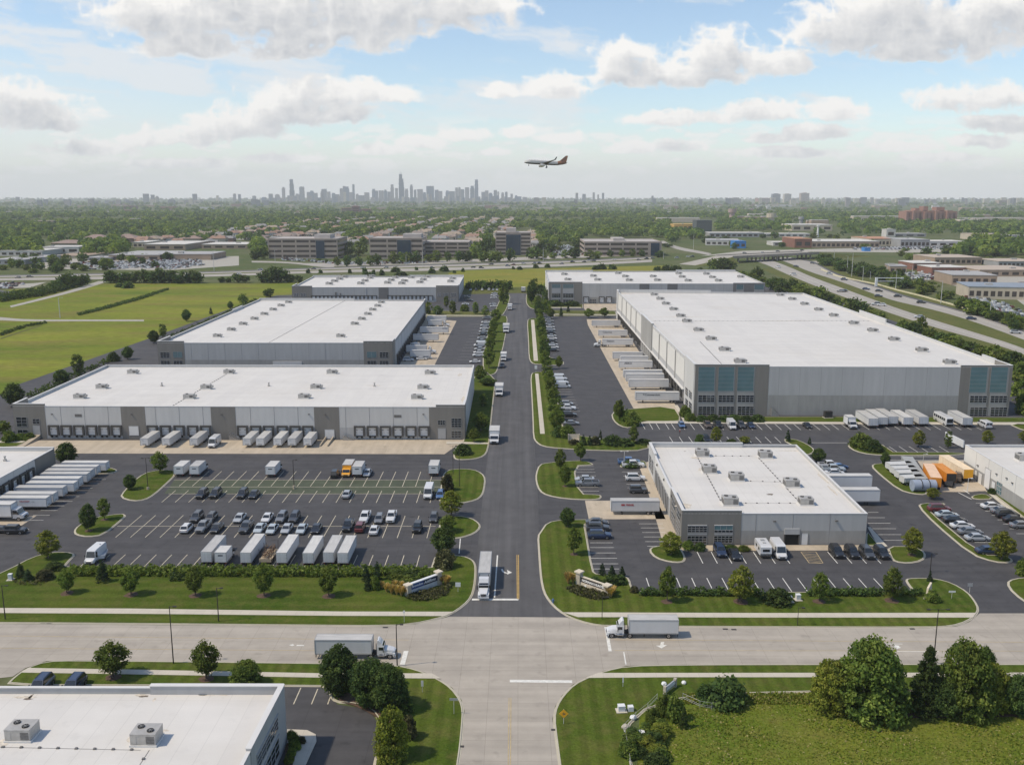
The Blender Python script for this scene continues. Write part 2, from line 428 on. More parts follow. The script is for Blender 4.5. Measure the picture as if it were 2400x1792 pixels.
TENS = {2: "twenty", 3: "thirty", 4: "forty", 5: "fifty", 6: "sixty", 7: "seventy", 8: "eighty", 9: "ninety"}
def ordinal(i):
	if i == 100: return "hundredth"
	if i > 100: return "hundred "+ordinal(i-100)
	if i <= 20: return ORD[i-1]
	if i % 10 == 0: return TENS[i//10][:-1]+"ieth"
	return TENS[i//10]+" "+ORD[i % 10-1]
def nth(i, n, way="from the left", ends=None):
	"""i of n"""
	if n == 1: return ""
	if ends:
		if i == 0: return ends[0]
		if i == n-1: return ends[1]
	if i == n-1 and n > 2: return "last "+way
	return ordinal(i+1)+" "+way
def chaikin(poly, it=1, closed=True, ratio=0.25):
	for _ in range(it):
		out = []; n = len(poly)
		for i in range(n if closed else n-1):
			a, b = Vector(poly[i][:2]), Vector(poly[(i+1) % n][:2])
			out.append(tuple(a.lerp(b, ratio))); out.append(tuple(a.lerp(b, 1-ratio)))
		poly = out
	return poly
def area2(poly):
	return sum(poly[i][0]*poly[(i+1) % len(poly)][1]-poly[(i+1) % len(poly)][0]*poly[i][1] for i in range(len(poly)))
def ccw(poly):
	return list(poly) if area2(poly) > 0 else list(reversed(poly))
def inset(poly, d):
	n = len(poly); out = []
	for i in range(n):
		a, b, c = Vector(poly[i-1]), Vector(poly[i]), Vector(poly[(i+1) % n])
		e1 = (b-a); e2 = (c-b)
		if e1.length < 1e-6 or e2.length < 1e-6: out.append(tuple(b)); continue
		n1 = Vector((-e1.y, e1.x)).normalized(); n2 = Vector((-e2.y, e2.x)).normalized()
		m_ = (n1+n2)
		if m_.length < 1e-3: m_ = n1
		m_.normalize()
		k = max(0.5, m_.dot(n1))
		out.append(tuple(b+m_*(d/k)))
	return out
def pxpoly(pts, z=0.0):
	return [tuple(P(x, y, z).xy) for x, y in pts]
def text(body, size, m, parent, loc, rot, name="lettering", bold=0.0, align='LEFT', shear=0.0):
	cu = bpy.data.curves.new(name, 'FONT'); cu.body = body; cu.size = size; cu.extrude = 0.006; cu.offset = bold; cu.align_x = align; cu.shear = shear
	o = bpy.data.objects.new("letters", cu); COL.objects.link(o)
	me = bpy.data.meshes.new_from_object(o.evaluated_get(bpy.context.evaluated_depsgraph_get())); bpy.data.objects.remove(o); me.materials.clear(); me.materials.append(m)
	r = link(name, me, parent, loc); r.rotation_euler = rot
	return r
HAZE_DENSITY = 5.5e-5

# ---------------------------------------------------------------- materials of the place
M_far = grassmat("far_land", (0.070,0.100,0.034),(0.105,0.120,0.048),(0.15,0.14,0.085),0.004,0.02,0.2)
M_field = grassmat("field_grass", (0.105,0.150,0.020),(0.210,0.225,0.034),(0.185,0.135,0.055),0.015,0.045,0.45, squash=(0.40,1.3,1))
M_field2 = grassmat("dry_field_grass", (0.19,0.20,0.032),(0.235,0.205,0.045),(0.12,0.15,0.03),0.02,0.06,0.5, squash=(0.35,1,1))
M_meadow = grassmat("meadow_grass", (0.092,0.138,0.016),(0.150,0.170,0.024),(0.165,0.150,0.042),0.06,0.30,2.2)
M_lawn = grassmat("lawn_grass", (0.050,0.084,0.011),(0.080,0.106,0.016),(0.118,0.112,0.034),0.05,0.35,3.2, stripe=0.07, stripew=3.4, stripe_rot=rad(90))
M_lawn2 = grassmat("striped_lawn", (0.052,0.086,0.011),(0.084,0.110,0.017),(0.122,0.114,0.036),0.05,0.35,3.2, stripe=0.10, stripew=2.3)
M_verge = grassmat("verge_grass", (0.085,0.105,0.030),(0.120,0.125,0.038),(0.13,0.12,0.05),0.03,0.15,0.8)
M_asph = jointmat("asphalt", (0.066,0.064,0.066),0.80,5.2,61.0,0.06, rough=0.75, var=0.17, scale=0.22, stain=(0.104,0.098,0.094), spec=0.3, streak=(0.03,0.5,0.12), spot=0.32)
M_asph2 = jointmat("old_asphalt", (0.092,0.089,0.089),0.78,4.6,80.0,0.05, rough=0.75, var=0.15, scale=0.16, stain=(0.072,0.069,0.067), spec=0.3, streak=(0.55,0.012,0.20), spot=0.15)
M_conc = jointmat("road_concrete", (0.375,0.338,0.288),0.66,4.6,5.0,0.028, rough=0.85, var=0.08, scale=0.30, stain=(0.315,0.285,0.245), streak=(0.025,0.40,0.13), spot=0.16)
M_apron = jointmat("apron_concrete", (0.455,0.385,0.292),0.80,5.0,5.0,0.022, rough=0.85, var=0.08, scale=0.3, stain=(0.37,0.315,0.245), streak=(0.5,0.05,0.10), spot=0.22)
M_walk = jointmat("pavement_concrete", (0.52,0.475,0.395),0.80,1.7,1.7,0.03, rough=0.85, var=0.05, scale=0.6, stain=(0.46,0.415,0.34))
M_kerb = jointmat("kerb_concrete", (0.46,0.425,0.335),0.85,3.1,3.1,0.03, rough=0.85, var=0.07, scale=0.8, stain=(0.37,0.335,0.27))
M_hwy = jointmat("highway_concrete", (0.36,0.335,0.295),0.85,4.0,6.0,0.05, rough=0.85, var=0.07, scale=0.05, stain=(0.29,0.275,0.25))
M_white = mat("white_paint_line", (0.66,0.65,0.60),0.7,0.14,1.6)
M_yellow = mat("yellow_paint_line", (0.50,0.33,0.10),0.7,0.22,0.9); M_tanline = mat("worn_yellow_line", (0.43,0.34,0.195),0.7,0.22,0.9)
M_cream = mat("faded_line_paint", (0.52,0.47,0.36),0.7,0.16,1.4)
M_mulch = mat("mulch", (0.095,0.060,0.040),0.95,0.35,3.0)
M_soil = mat("bare_soil", (0.24,0.17,0.115),0.95,0.2,0.1)
M_gravel = mat("gravel_track", (0.36,0.34,0.295),0.95,0.12,0.4)
M_lotgreen = mat("green_stained_asphalt", (0.066,0.078,0.046),0.8,0.16,0.3)

def structure(name, mb, m, **kw):
	o = mb.build(name, m); o['kind'] = 'structure'; return o
g = MB(); R = 42000.0
xs = [-R, -6000,-1500,1500,6000, R]; ys = [-600,600,2500,8000, R]
for i in range(len(xs)-1):
	for j in range(len(ys)-1):
		g.quad((xs[i], ys[j],0),(xs[i+1], ys[j],0),(xs[i+1], ys[j+1],0),(xs[i], ys[j+1],0))
structure("ground", g, M_far)
def sheet(name, pts, m, z, smooth=0, world=False):
	poly = pts if world else pxpoly(pts)
	if smooth: poly = chaikin(poly, smooth)
	b = MB(); b.sheet(ccw(poly), z); return structure(name, b, m)
sheet("meadow", [(-500,1100),(-300,700),(255,664),(640,664),(1100,640),(1560,625),(1660,640),(1430,1060),(620,700),(60,1100)], M_field, 0.02)
sheet("dry_meadow", [(1080,634),(1560,622),(1540,640),(1290,690),(1085,680),(1050,640)], M_field2,0.05)
sheet("rough_meadow", [(1490,1900),(1500,1640),(1700,1618),(2600,1610),(2900,1620),(2900,1900)], M_meadow, 0.03)
sheet("car_park", [(-260,1440),(-420,1200),(-150,1020),(30,905),(330,800),(590,705),(650,692),(1085,676),(1280,676),(1850,668),(2150,740),(2560,930),(2800,1440),(2310,1447),(1320,1446),(1057,1445)], M_asph, 0.03)
mainroad = [(1113,1360),(1118,1300),(1135,1130),(1151,1010),(1165,880),(1176,800),(1186,740),(1192,688),(1234,688),(1237,760),(1241,850),(1250,1010),(1258,1110),(1263,1250),(1266,1360),(1330,1446),(1050,1445)]
sheet("road", mainroad, M_asph2,0.04,0)
street = [(-400,1459),(700,1467),(908,1468.7),(973,1463),(1024,1452),(1053,1444.5),(1328,1446.5),(1378,1463),(1422,1469),(2178,1472),(2240,1468),(2272,1457),(2296,1437),(2330,1437),(2700,1437),(2800,1556),(1907,1556),(1600,1557),(1469,1560),(1415,1572),(1378,1586),(1342,1604),(1317,1629.6),(1301,1655),(1294.6,1684),(1301,1738),(1308,1792),(1322,1900),(1064,1900),(1076.6,1792),(1082,1756),(1087,1702),(1089,1666),(1082,1640),(1060,1611.5),(1031,1592),(995,1575),(952,1562),(908,1557),(763,1553.7),(181,1547),(108,1549),(60,1565),(30,1585),(-100,1600),(-400,1640)]
sheet("street", street, M_conc, 0.05)
for pts in ([(30,1032),(1089,1030.5),(1042,1064),(-90,1062)],
			[(1600,974),(1447,748),(1375,748),(1378,762),(1484,956),(1530,975)],
			[(930,866),(998,746),(1070,752),(1020,852),(1017,868)],
			[(1595,1277),(1523,1080),(1497,1090),(1515,1140),(1550,1260),(1575,1280)],
			[(1371,1173),(1540,1173),(1560,1216),(1380,1216.5)],
			[(2198,1152),(2150,1080),(2258,1078),(2300,1125),(2312,1150),(2270,1153)],
			[(-60,1222),(86,1208),(40,1238),(-80,1246)],
			[(1368,722),(1368,712),(1448,712),(1446,728),(1372,727)],
			[(2020,1277),(1595,1277.5),(1590,1291),(2066,1289)]):
	sheet("apron", pts, M_apron, 0.045)

def island(pts, m=None, smooth=1, kerb=0.42, name="lawn", z=0.13):
	poly = ccw(chaikin(pxpoly(pts), smooth) if smooth else pxpoly(pts))
	a = inset(poly, kerb*0.55); c = inset(poly, kerb)
	k = MB(); n = len(poly)
	V = [(*p, 0.0) for p in poly]+[(*p, 0.06) for p in poly]+[(*p, 0.07) for p in a]+[(*p, 0.17) for p in a]+[(*p, 0.17) for p in c]+[(*p, 0.05) for p in c]
	Fs = []
	for r in range(5):
		for i in range(n):
			Fs.append((r*n+i, r*n+(i+1) % n, (r+1)*n+(i+1) % n, (r+1)*n+i))
	k.add(V, Fs); structure("kerb", k, M_kerb)
	b = MB(); b.sheet(c, z); return structure(name, b, m or M_lawn)
FRONT_L = [(1114,1376),(1117,1344),(1116,1322),(1107,1310),(1085,1302),(1053,1300.6),(1019,1303),(1014,1318),(1009,1333),(800,1333.5),(150,1331),(163,1315),(179,1299),(159,1293),(119,1294),(72,1306),(22,1333),(-60,1368),(-300,1440),(-400,1459),(300,1463),(700,1467),(908,1468.7),(973,1463),(1024,1452),(1057,1441),(1089,1420),(1107,1400)]
island(FRONT_L, M_lawn, 1)
FRONT_R = [(1281,1224),(1266,1246),(1259,1256),(1261,1290),(1263,1322),(1266,1358),(1272,1387),(1284.5,1409),(1306,1431),(1335,1449),(1378,1463),(1422,1469),(1800,1471),(2178,1472),(2233,1469),(2269,1458),(2290.5,1441.6),(2296,1427),(2287,1409),(2269,1387),(2233,1366),(2196.5,1356),(2160,1354),(2128,1355),(2121,1359),(2126,1369),(2139,1385),(2000,1387),(1600,1387),(1489,1386),(1481,1376),(1476,1357),(1465,1349),(1440,1347),(1400,1346),(1390,1338),(1375,1250),(1371,1230),(1378,1227),(1423,1227),(1426,1221),(1414,1216.5),(1364,1217.4),(1317,1217.6)]
island(FRONT_R, M_lawn2,1)
island([(1064,1900),(1076.6,1792),(1082,1756),(1087,1702),(1089,1666),(1082,1640),(1060,1611.5),(1031,1592),(995,1575),(952,1562),(908,1557),(763,1553.7),(181,1547),(108,1549),(60,1566),(30,1588),(12,1607),(300,1608),(690,1609),(772,1610),(770,1630),(785,1647),(830,1650),(868,1662),(888,1690),(892,1712),(884,1750),(872,1800),(860,1900)], M_lawn2,1)
island([(2800,1556),(1907,1556),(1600,1557),(1469,1560),(1415,1572),(1378,1586),(1342,1604),(1317,1629.6),(1301,1655),(1294.6,1684),(1301,1738),(1308,1792),(1322,1900),(1500,1900),(1478,1760),(1462,1712),(1530,1650),(1700,1622),(2800,1618)], M_lawn2,1)
island([(1033,1143),(1036,1115),(1046,1102),(1075,1098),(1111,1100),(1131,1109),(1139,1122),(1136,1147),(1131,1161.5),(1118,1172),(1082,1180),(1050,1180),(1028,1176),(1028,1158)], M_lawn2)
island([(1034,1210),(1075,1208),(1107,1214),(1125,1226.6),(1127,1237),(1114,1250),(1085,1260),(1060,1263),(1023,1264),(1028,1236)], M_lawn2)
island([(1113,855),(1160,884),(1161,905),(1156,945),(1149,1017),(1145,1053),(1136,1069),(1111,1076.6),(1075,1078),(1064,1075),(1062,1066),(1068,1044),(1090,1031)], M_lawn)
island([(1187,738),(1190,752),(1183,800),(1174,836),(1167,868),(1158,878),(1136,880),(1130,850),(1136,810),(1148,760),(1153,744)], M_lawn)
island([(1198,690),(1189,722),(1176,742),(1156,738),(1172,700),(1180,690)], M_lawn, 1)
island([(1255,1110),(1263,1089),(1281,1084.5),(1335,1080),(1371,1079),(1389,1086),(1391,1090),(1346,1092),(1357,1158),(1407,1159),(1411,1165),(1404,1170.6),(1378,1172),(1324,1169.5),(1281,1161.5),(1263,1150.7),(1255,1129)], M_lawn2,1)
island([(1243,882),(1248,872),(1287,871),(1295,890),(1303,920),(1311,955),(1317,995),(1330,1012),(1380,1026),(1519,1033),(1522,1056),(1414,1057),(1306,1051),(1270,1046),(1255,1036),(1249,1024),(1248,981),(1245,920)], M_lawn2,1)
island([(1235,752),(1241,746),(1262,746),(1268,780),(1280,835),(1322,846),(1321,856),(1256,854),(1244,850),(1239,838),(1238,800)], M_lawn, 1)
island([(1234,686),(1256,686),(1262,724),(1246,724),(1236,716),(1232,705)], M_lawn, 1)
island([(1432,968),(1455,960),(1578,951),(1600,985),(1575,988),(1500,988),(1478,1004),(1452,999),(1436,985)], M_lawn, 1)
island([(1600,977),(2030,977),(2030,990),(1600,988)], M_lawn, 0,0.3)
island([(2030,977.5),(2450,979),(2450,990),(2030,990)], M_lawn, 0,0.3)
island([(2358,992),(2460,996),(2460,1020),(2400,1010)], M_lawn, 1)
island([(1830,1030),(1862,1028),(1892,1040),(1911,1054),(1904,1064),(1880,1068),(1868,1050)], M_lawn, 1)
island([(1986,1046),(1990,1041),(2062,1038),(2090,1056),(2096,1060),(2262,1060),(2262,1067),(2100,1068),(2040,1066),(2004,1058)], M_lawn, 1)
island([(2040,1092),(2052,1086),(2110,1084),(2122,1094),(2176,1152),(2170,1160),(2140,1158),(2105,1148),(2060,1112)], M_lawn, 1)
island([(2150,1186),(2160,1179),(2210,1178),(2218,1183),(2182,1190),(2176,1196),(2302,1300),(2356,1301),(2376,1312),(2368,1320),(2330,1318),(2275,1300),(2190,1228)], M_lawn, 1)
island([(2078,1280),(2135,1280),(2162,1288),(2172,1302),(2162,1315),(2130,1321),(2096,1317),(2086,1306)], M_lawn, 1)
island([(2357,1366),(2372,1356),(2420,1351),(2500,1350),(2500,1440),(2420,1424),(2372,1390)], M_lawn, 1)
island([(1519,1290),(1530,1280),(1590,1276),(1604,1298),(1608,1312),(1598,1319),(1570,1318),(1535,1308)], M_lawn, 1)
island([(1452,1091),(1462,1088),(1490,1080),(1515,1080),(1516,1096),(1470,1095),(1455,1095)], M_lawn, 1,0.3)
island([(280,1166),(290,1150),(322,1118),(350,1104),(408,1100),(414,1112),(390,1135),(362,1160),(340,1172),(310,1175)], M_lawn, 1)
island([(172,1244),(182,1232),(215,1213),(285,1203),(296,1207),(292,1214),(244,1254),(205,1259),(176,1254)], M_lawn, 1)
island([(150,1090),(200,1082),(264,1097),(277,1102),(270,1108),(235,1111),(170,1110)], M_lawn, 1)
island([(-60,1036),(62,1036),(40,1046),(-40,1052)], M_lawn, 0,0.3)
island([(2274,1162),(2308,1156),(2332,1170),(2282,1171)], M_lawn, 1,0.3)
island([(2315,1148),(2345,1146),(2430,1215),(2430,1240),(2400,1214)], M_lawn, 0,0.3)
island([(2030,1252),(2034,1247),(2062,1280),(2028,1279)], M_lawn, 0,0.3)
for pts in ([(1006,728),(1152,731),(1150,742),(996,743)],[(1290,727),(1442,729),(1446,740),(1300,741)],[(1288,714),(1366,713),(1366,722),(1288,722)]):
	island(pts, M_verge, 0,0.4)
sheet("verge", [(1085,690),(1080,676),(1240,672),(1286,672),(1286,680),(1240,687),(1192,687)], M_verge, 0.06)
def walk(pts, z=0.145, h=0.03, m=None):
	b = MB(); b.prism(ccw(pxpoly(pts)), z-0.05, z+h); return structure("pavement", b, m or M_walk)
walk([(-400,1424),(300,1427),(800,1434),(1066,1434.5),(1040,1444.5),(800,1444),(300,1439),(-400,1435)])
walk([(1320,1436),(1340,1436),(1800,1437.5),(2288,1437),(2280,1448),(1800,1448),(1355,1447)])
walk([(66,1566),(100,1567),(300,1570),(760,1579),(1012,1579),(1034,1591),(760,1589),(300,1581),(50,1577)])
walk([(2800,1577),(1600,1578),(1402,1578),(1372,1589.5),(1600,1588),(2800,1588)])
walk([(1254,876),(1262,876),(1277,1017),(1266,1017)])
walk([(1244.5,750),(1252,750),(1261,846),(1251,846)])
walk([(1046,1035),(1146,1038),(1145,1041),(1046,1041)])
walk([(1580,950),(1588,950),(1612,986),(1602,988)])
walk([(1505,987),(2420,991),(2420,996),(1505,992)],0.10)
walk([(2033,1236),(2040,1236),(2080,1281),(2060,1284)])
walk([(2310,1152),(2316,1150),(2420,1232),(2420,1242)])
walk([(1000,738.2),(1152,739.6),(1152,741),(1000,740)], m=M_walk)
walk([(1290,736),(1446,737.5),(1446,739),(1290,737.6)], m=M_walk)
walk([(1290,720.5),(1362,720.5),(1362,722),(1290,722)], m=M_walk)
walk([(673,1710),(720,1712),(740,1722),(742,1738),(700,1830),(676,1830),(700,1745),(672,1742)])
walk([(0,1034),(60,1034),(52,1038),(-10,1038)])
sheet("car_park", [(-100,1608),(690,1609),(772,1610),(790,1650),(868,1662),(892,1712),(872,1800),(860,1900),(640,1900),(-100,1700)], M_asph, 0.032)

def lines(segs, w=0.13, m=None, z=0.062, name="road_marking"):
	b = MB()
	for (a, c) in segs:
		a, c = Vector(a[:2]), Vector(c[:2]); d = (c-a)
		if d.length < 1e-4: continue
		d.normalize(); nrm = Vector((-d.y, d.x))*w/2
		b.add([(*(a+nrm), z),(*(a-nrm), z),(*(c-nrm), z),(*(c+nrm), z)],[(0,1,2,3)])
	return structure(name, b, m or M_white)
def stalls(x0, x1, n, ybot, ytop, w=0.16, m=None, skip=(), z=0.062):
	a, c = P(x0, ybot), P(x1, ybot); yt = P(x0, ytop).y
	segs = [((a.x+(c.x-a.x)*i/(n-1), a.y),(a.x+(c.x-a.x)*i/(n-1), yt)) for i in range(n) if i not in skip]
	return lines(segs, w, m, z)
def cross(x0, x1, ys, w=0.16, m=None, z=0.062):
	return lines([(P(x0[i] if isinstance(x0,(list, tuple)) else x0, y), P(x1[i] if isinstance(x1,(list, tuple)) else x1, y)) for i, y in enumerate(ys)], w, m, z)
stalls(187.5,976,22,1328,1299, m=M_cream)
stalls(271,1001,22,1259,1207, m=M_cream)
stalls(379,1008,21,1177,1149, m=M_cream)
stalls(420,1005,20,1139,1104, m=M_cream)
lines([(P(275,1233), P(1021,1233)),(P(395,1157), P(1034,1157)),(P(385,1141), P(1034,1141)),(P(408,1124.5), P(1038,1124.5))],0.2, M_cream)
sheet("stained_strip", [(385,1157),(408,1125),(1034,1125),(1032,1157)], M_lotgreen, 0.045)
B8Y = [1207.4,1196,1185,1174.6,1163.6,1154,1143.5,1133,1123.5]
B8R = [117,135,151,170,186,202,217,231,248]
cross([x-40 for x in B8R], B8R, B8Y, 0.15)
cross([40,30],[102,68],[1219,1240],0.15)
stalls(1583,1944,17,1007,991, skip=(), m=M_white)
stalls(1966,2300,15,1007,991, m=M_white)
stalls(1578,1830,12,1037.5,1023.5, m=M_white)
stalls(2104,2224,6,1060,1046, m=M_white)
lines([(P(1902,1037.5), P(1985,1037.5))],0.25)
stalls(1546,1568,2,1006,991, m=M_white); stalls(1512,1530,2,1006,991, m=M_white)
stalls(1647.4,1851,7,1320,1293); stalls(1963,2064.5,4,1320,1293)
stalls(1525,2075,16,1385,1354)
cross(1383,[1436,1439,1443,1446,1449,1451],[1271.8,1283,1295.5,1308,1321,1333])
cross([1498,1502,1505,1509,1512,1517],[1553,1557,1559,1560,1560,1562],[1227.3,1237,1247.6,1258,1269,1280])
cross([1458,1461,1465,1468,1471,1476],[1498,1503,1510,1512,1517,1520],[1105.7,1115.4,1125,1134.4,1143,1151])
cross([1347,1349,1350,1352,1354,1356],[1391,1393,1395,1397,1402,1404],[1093,1100,1106.6,1115,1141.6,1150.7])
cross([2034,2034,2034,2038,2050,2063],[2059,2074,2087,2100,2112.6,2120],[1200.6,1213,1226,1238.8,1252.6,1266])
cross([2190,2215,2240,2256,2270,2284,2300],[2220,2240,2262,2282,2296,2322,2336],[1199,1214,1229,1242,1257,1271,1284])
cross([2287,2309,2324,2338,2351,2366,2382],[2310,2330,2345,2362,2376,2390,2406],[1179,1197.6,1207.5,1218,1228,1239,1250.5])
cross([1304+i*1.6 for i in range(10)],[1336+i*2.6 for i in range(10)],[905+i*6.4 for i in range(10)],0.14)
cross([1140-i*2.7 for i in range(14)],[1118-i*3.6 for i in range(14)],[752+i*7.0 for i in range(14)],0.14)
cross([1290+i*1.4 for i in range(12)],[1268+i*1.4+12 for i in range(12)],[754+i*7.0 for i in range(12)],0.14)
stalls(647,688,2,1650,1611, m=M_cream); stalls(730,768,2,1650,1614, m=M_cream)
stalls(120,320,6,1620,1612, m=M_cream)
lines([(P(2110,1070), P(2262,1070)),(P(2086,1078), P(2262,1079))],0.22)
lines([(P(2068,1101), P(2112,1140))],0.2)
lines([(P(2246,1154), P(2277,1170))],0.25); lines([(P(2258,1148), P(2272,1157))],0.25)
hz = []
hA, hB, hC, hD = P(1877,1293), P(1912,1293), P(1929,1319.5), P(1897,1319.5)
hz += [(hA, hB),(hB, hC),(hC, hD),(hD, hA)]
for i in range(1,7):
	t = i/7.0
	hz.append((hA.lerp(hD, t), hB.lerp(hC, min(1, t+0.14))))
lines(hz, 0.17, M_tanline)
lines([(P(1106,1404.6), P(1215,1404.6))],0.75)
lines([(P(1159,1400), P(1166,1301))],0.28)
lines([(P(1212.5,1404), P(1211.5,1300)),(P(1216,1404), P(1215.2,1300))],0.16, M_yellow)
lines([(P(1076,1297), P(1079,1262))],0.2)
lines([(P(1193,1635), P(1190,1900)),(P(1197.5,1635), P(1195.5,1900))],0.14, M_tanline)
lines([(P(1195,1595.5), P(1341,1597))],0.8)
for (x0, x1, y0, y1) in ((-300,958,1487,1499.5),(-300,940,1516,1526),(1440,2800,1499,1507),(1440,2800,1524,1526)):
	lines([(P(x0, y0), P(x1, y1))],0.13, M_tanline)
lines([(P(952,1525), P(943,1557))],0.8)
lines([(P(1420,1469), P(1430,1526))],0.55); lines([(P(1462,1528), P(1467,1557))],0.2)
lines([(P(2070,1508.5), P(2115,1509))],0.2); lines([(P(2060,1526), P(2200,1526.5))],0.2)
def arrow(outl, z=0.064):
	b = MB(); b.sheet(ccw(pxpoly(outl)), z); return structure("road_marking", b, M_white)
arrow([(1174,1334),(1178.5,1333),(1180,1338),(1186,1341.5),(1190,1342),(1188,1335),(1200,1341.5),(1188,1346.5),(1189.5,1343.8),(1183,1343),(1177,1340)])
arrow([(1549,1504.5),(1557,1504),(1555,1511),(1564,1511),(1550.5,1519),(1537,1512.5),(1547,1512.5)])
arrow([(2092,1518),(2098,1511.5),(2109,1513),(2106,1515),(2112,1517.5),(2100,1521),(2102,1517)])
arrow([(677,1511.5),(688,1508.5),(687,1510.3),(690,1512),(685,1513),(686.5,1514)])
arrow([(695.5,1511),(712,1511),(713,1513.5),(695,1513.5)])
b = MB()
for (x, y) in ((102,1459.5),(116,1460),(903,1470),(1700,1474),(1720,1475),(1299,1710),(2138,1473.5),(1080,1749)):
	p = P(x, y); b.box(p.x-0.45, p.y-0.25,0.05, p.x+0.45, p.y+0.25,0.075)
structure("drain_cover", b, mat("dark_iron", (0.05,0.045,0.042),0.7))

# ---------------------------------------------------------------- highways and field tracks
def strip(name, left, right, m, z, sm=2):
	l = [P(*p) for p in left]; r = [P(*p) for p in right]
	l = chaikin([tuple(v.xy) for v in l], sm, closed=False); r = chaikin([tuple(v.xy) for v in r], sm, closed=False)
	k = min(len(l), len(r)); b = MB()
	b.sheet(ccw(l+list(reversed(r))), z)
	return structure(name, b, m)
HT = [(-500,653),(0,645),(240,640),(480,637.5),(800,625),(1000,620),(1300,611),(1400,607.5),(1600,597)]
HB = [(-500,668),(0,657),(240,655),(480,649),(800,637.5),(1000,635.5),(1300,625),(1400,621),(1600,610)]
strip("highway", HT, HB, M_hwy, 0.06)
mid = [((a[0]+b[0])/2,(a[1]*0.52+b[1]*0.48)) for a, b in zip(HT, HB)]
strip("highway_median", [(x, y-0.9) for x, y in mid],[(x, y+1.1) for x, y in mid], M_verge, 0.10)
strip("shoulder_lane", [(x, y+0.3) for x, y in HT],[(x, y+2.2) for x, y in HT], M_asph2,0.08)
strip("frontage_road", [(560,611),(640,612),(700,615),(760,622),(800,624)],[(560,615),(640,615.5),(695,618.5),(750,626),(800,628)], M_hwy, 0.07)
strip("frontage_road", [(1548,560),(1570,572),(1600,581),(1650,590),(1680,597)],[(1536,562),(1558,574),(1590,586),(1640,594),(1672,600)], M_hwy, 0.07)
RO = [(1842,601),(1880,607),(1905,612),(1922.6,621),(1967.8,643.6),(2013,659),(2058,670.7),(2103,686.5),(2148.5,700),(2239,722.7),(2329,749.8),(2400,774.6),(2560,830)]
RI = [(1800,602),(1832,610),(1862,622),(1900,638),(1967.8,659),(2026.5,681),(2065,695),(2103,707),(2194,727),(2284,754),(2400,796),(2560,858)]
LI = [(1786,604),(1820,614),(1860,630),(1900,648),(1968,673),(2035.6,698),(2103,722.7),(2194,752),(2284,779),(2400,815),(2560,885)]
LO = [(1738,605),(1788,616),(1840,641),(1900,666),(1963,691),(2035.6,716),(2126,747.5),(2216,774.6),(2306.7,799.5),(2400,829),(2560,905)]
VO = [(1900,606),(1935,616),(1975,638),(2020,652),(2065,664),(2110,679),(2160,694),(2245,716),(2335,743),(2400,765),(2560,815)]
VL = [(1760,620),(1830,650),(1890,676),(1955,702),(2020,725),(2110,758),(2200,788),(2290,815),(2400,850),(2560,930)]
strip("verge", VO, VL, M_verge, 0.05)
strip("highway", RO, RI, M_hwy, 0.08)
strip("highway", LI, LO, M_hwy, 0.08)
strip("shoulder_lane", RO, [(x+(-4 if x > 1950 else -2), y+2.2) for x, y in RO], M_asph2,0.11)
lines([(P(RO[i][0]*0.55+RI[min(i, len(RI)-1)][0]*0.45, RO[i][1]*0.55+RI[min(i, len(RI)-1)][1]*0.45), P(RO[i+1][0]*0.55+RI[min(i+1, len(RI)-1)][0]*0.45, RO[i+1][1]*0.55+RI[min(i+1, len(RI)-1)][1]*0.45)) for i in range(4, len(RI)-1)],0.35, M_white, 0.13)
lines([(P((LI[i][0]+LO[i][0])/2,(LI[i][1]+LO[i][1])/2), P((LI[i+1][0]+LO[i+1][0])/2,(LI[i+1][1]+LO[i+1][1])/2)) for i in range(2, len(LI)-1)],0.35, M_white, 0.13)
strip("ramp", [(1906,612),(1885,612),(1915,620)],[(1935,611),(1925.5,611.5),(1921,618)], M_hwy, 0.09,1)
strip("track", [(-60,739),(0,743),(60,749),(200,748.8),(420,749.5)],[(-60,748),(0,750.5),(60,753.2),(200,752.7),(420,753.2)], M_gravel, 0.06)
strip("track", [(0,722),(60,708),(160,682),(215,664),(240,656)],[(0,727),(66,711),(172,685),(246,662.5),(252,656)], M_gravel, 0.06)
strip("track", [(-40,806),(60,772),(112,756)],[(-40,809),(66,773.5),(120,757)], M_verge, 0.05)
sheet("yard", [(-60,668),(75,664),(110,661),(70,674),(0,676),(-60,680)], M_gravel, 0.05)
sheet("yard", [(-60,684),(0,680),(38,684),(0,698),(-60,706)], M_asph2,0.05)
sheet("yard", [(95,607),(300,606),(560,600),(560,622),(400,633),(210,632),(60,628)], M_gravel, 0.05)
sheet("yard", [(1640,600),(1740,588),(2150,578),(2500,572),(2500,588),(2140,592),(1900,590)], M_gravel, 0.05)
sheet("yard", [(2150,640),(2280,630),(2500,640),(2500,790),(2380,700),(2230,668)], M_gravel, 0.05)
sheet("yard", [(700,617),(1000,612),(1440,594),(1470,600),(1000,619),(790,624)], M_hwy, 0.05)
sheet("boulevard", [(1520,510),(1530,510),(1600,548),(1575,552)], M_hwy, 0.05)

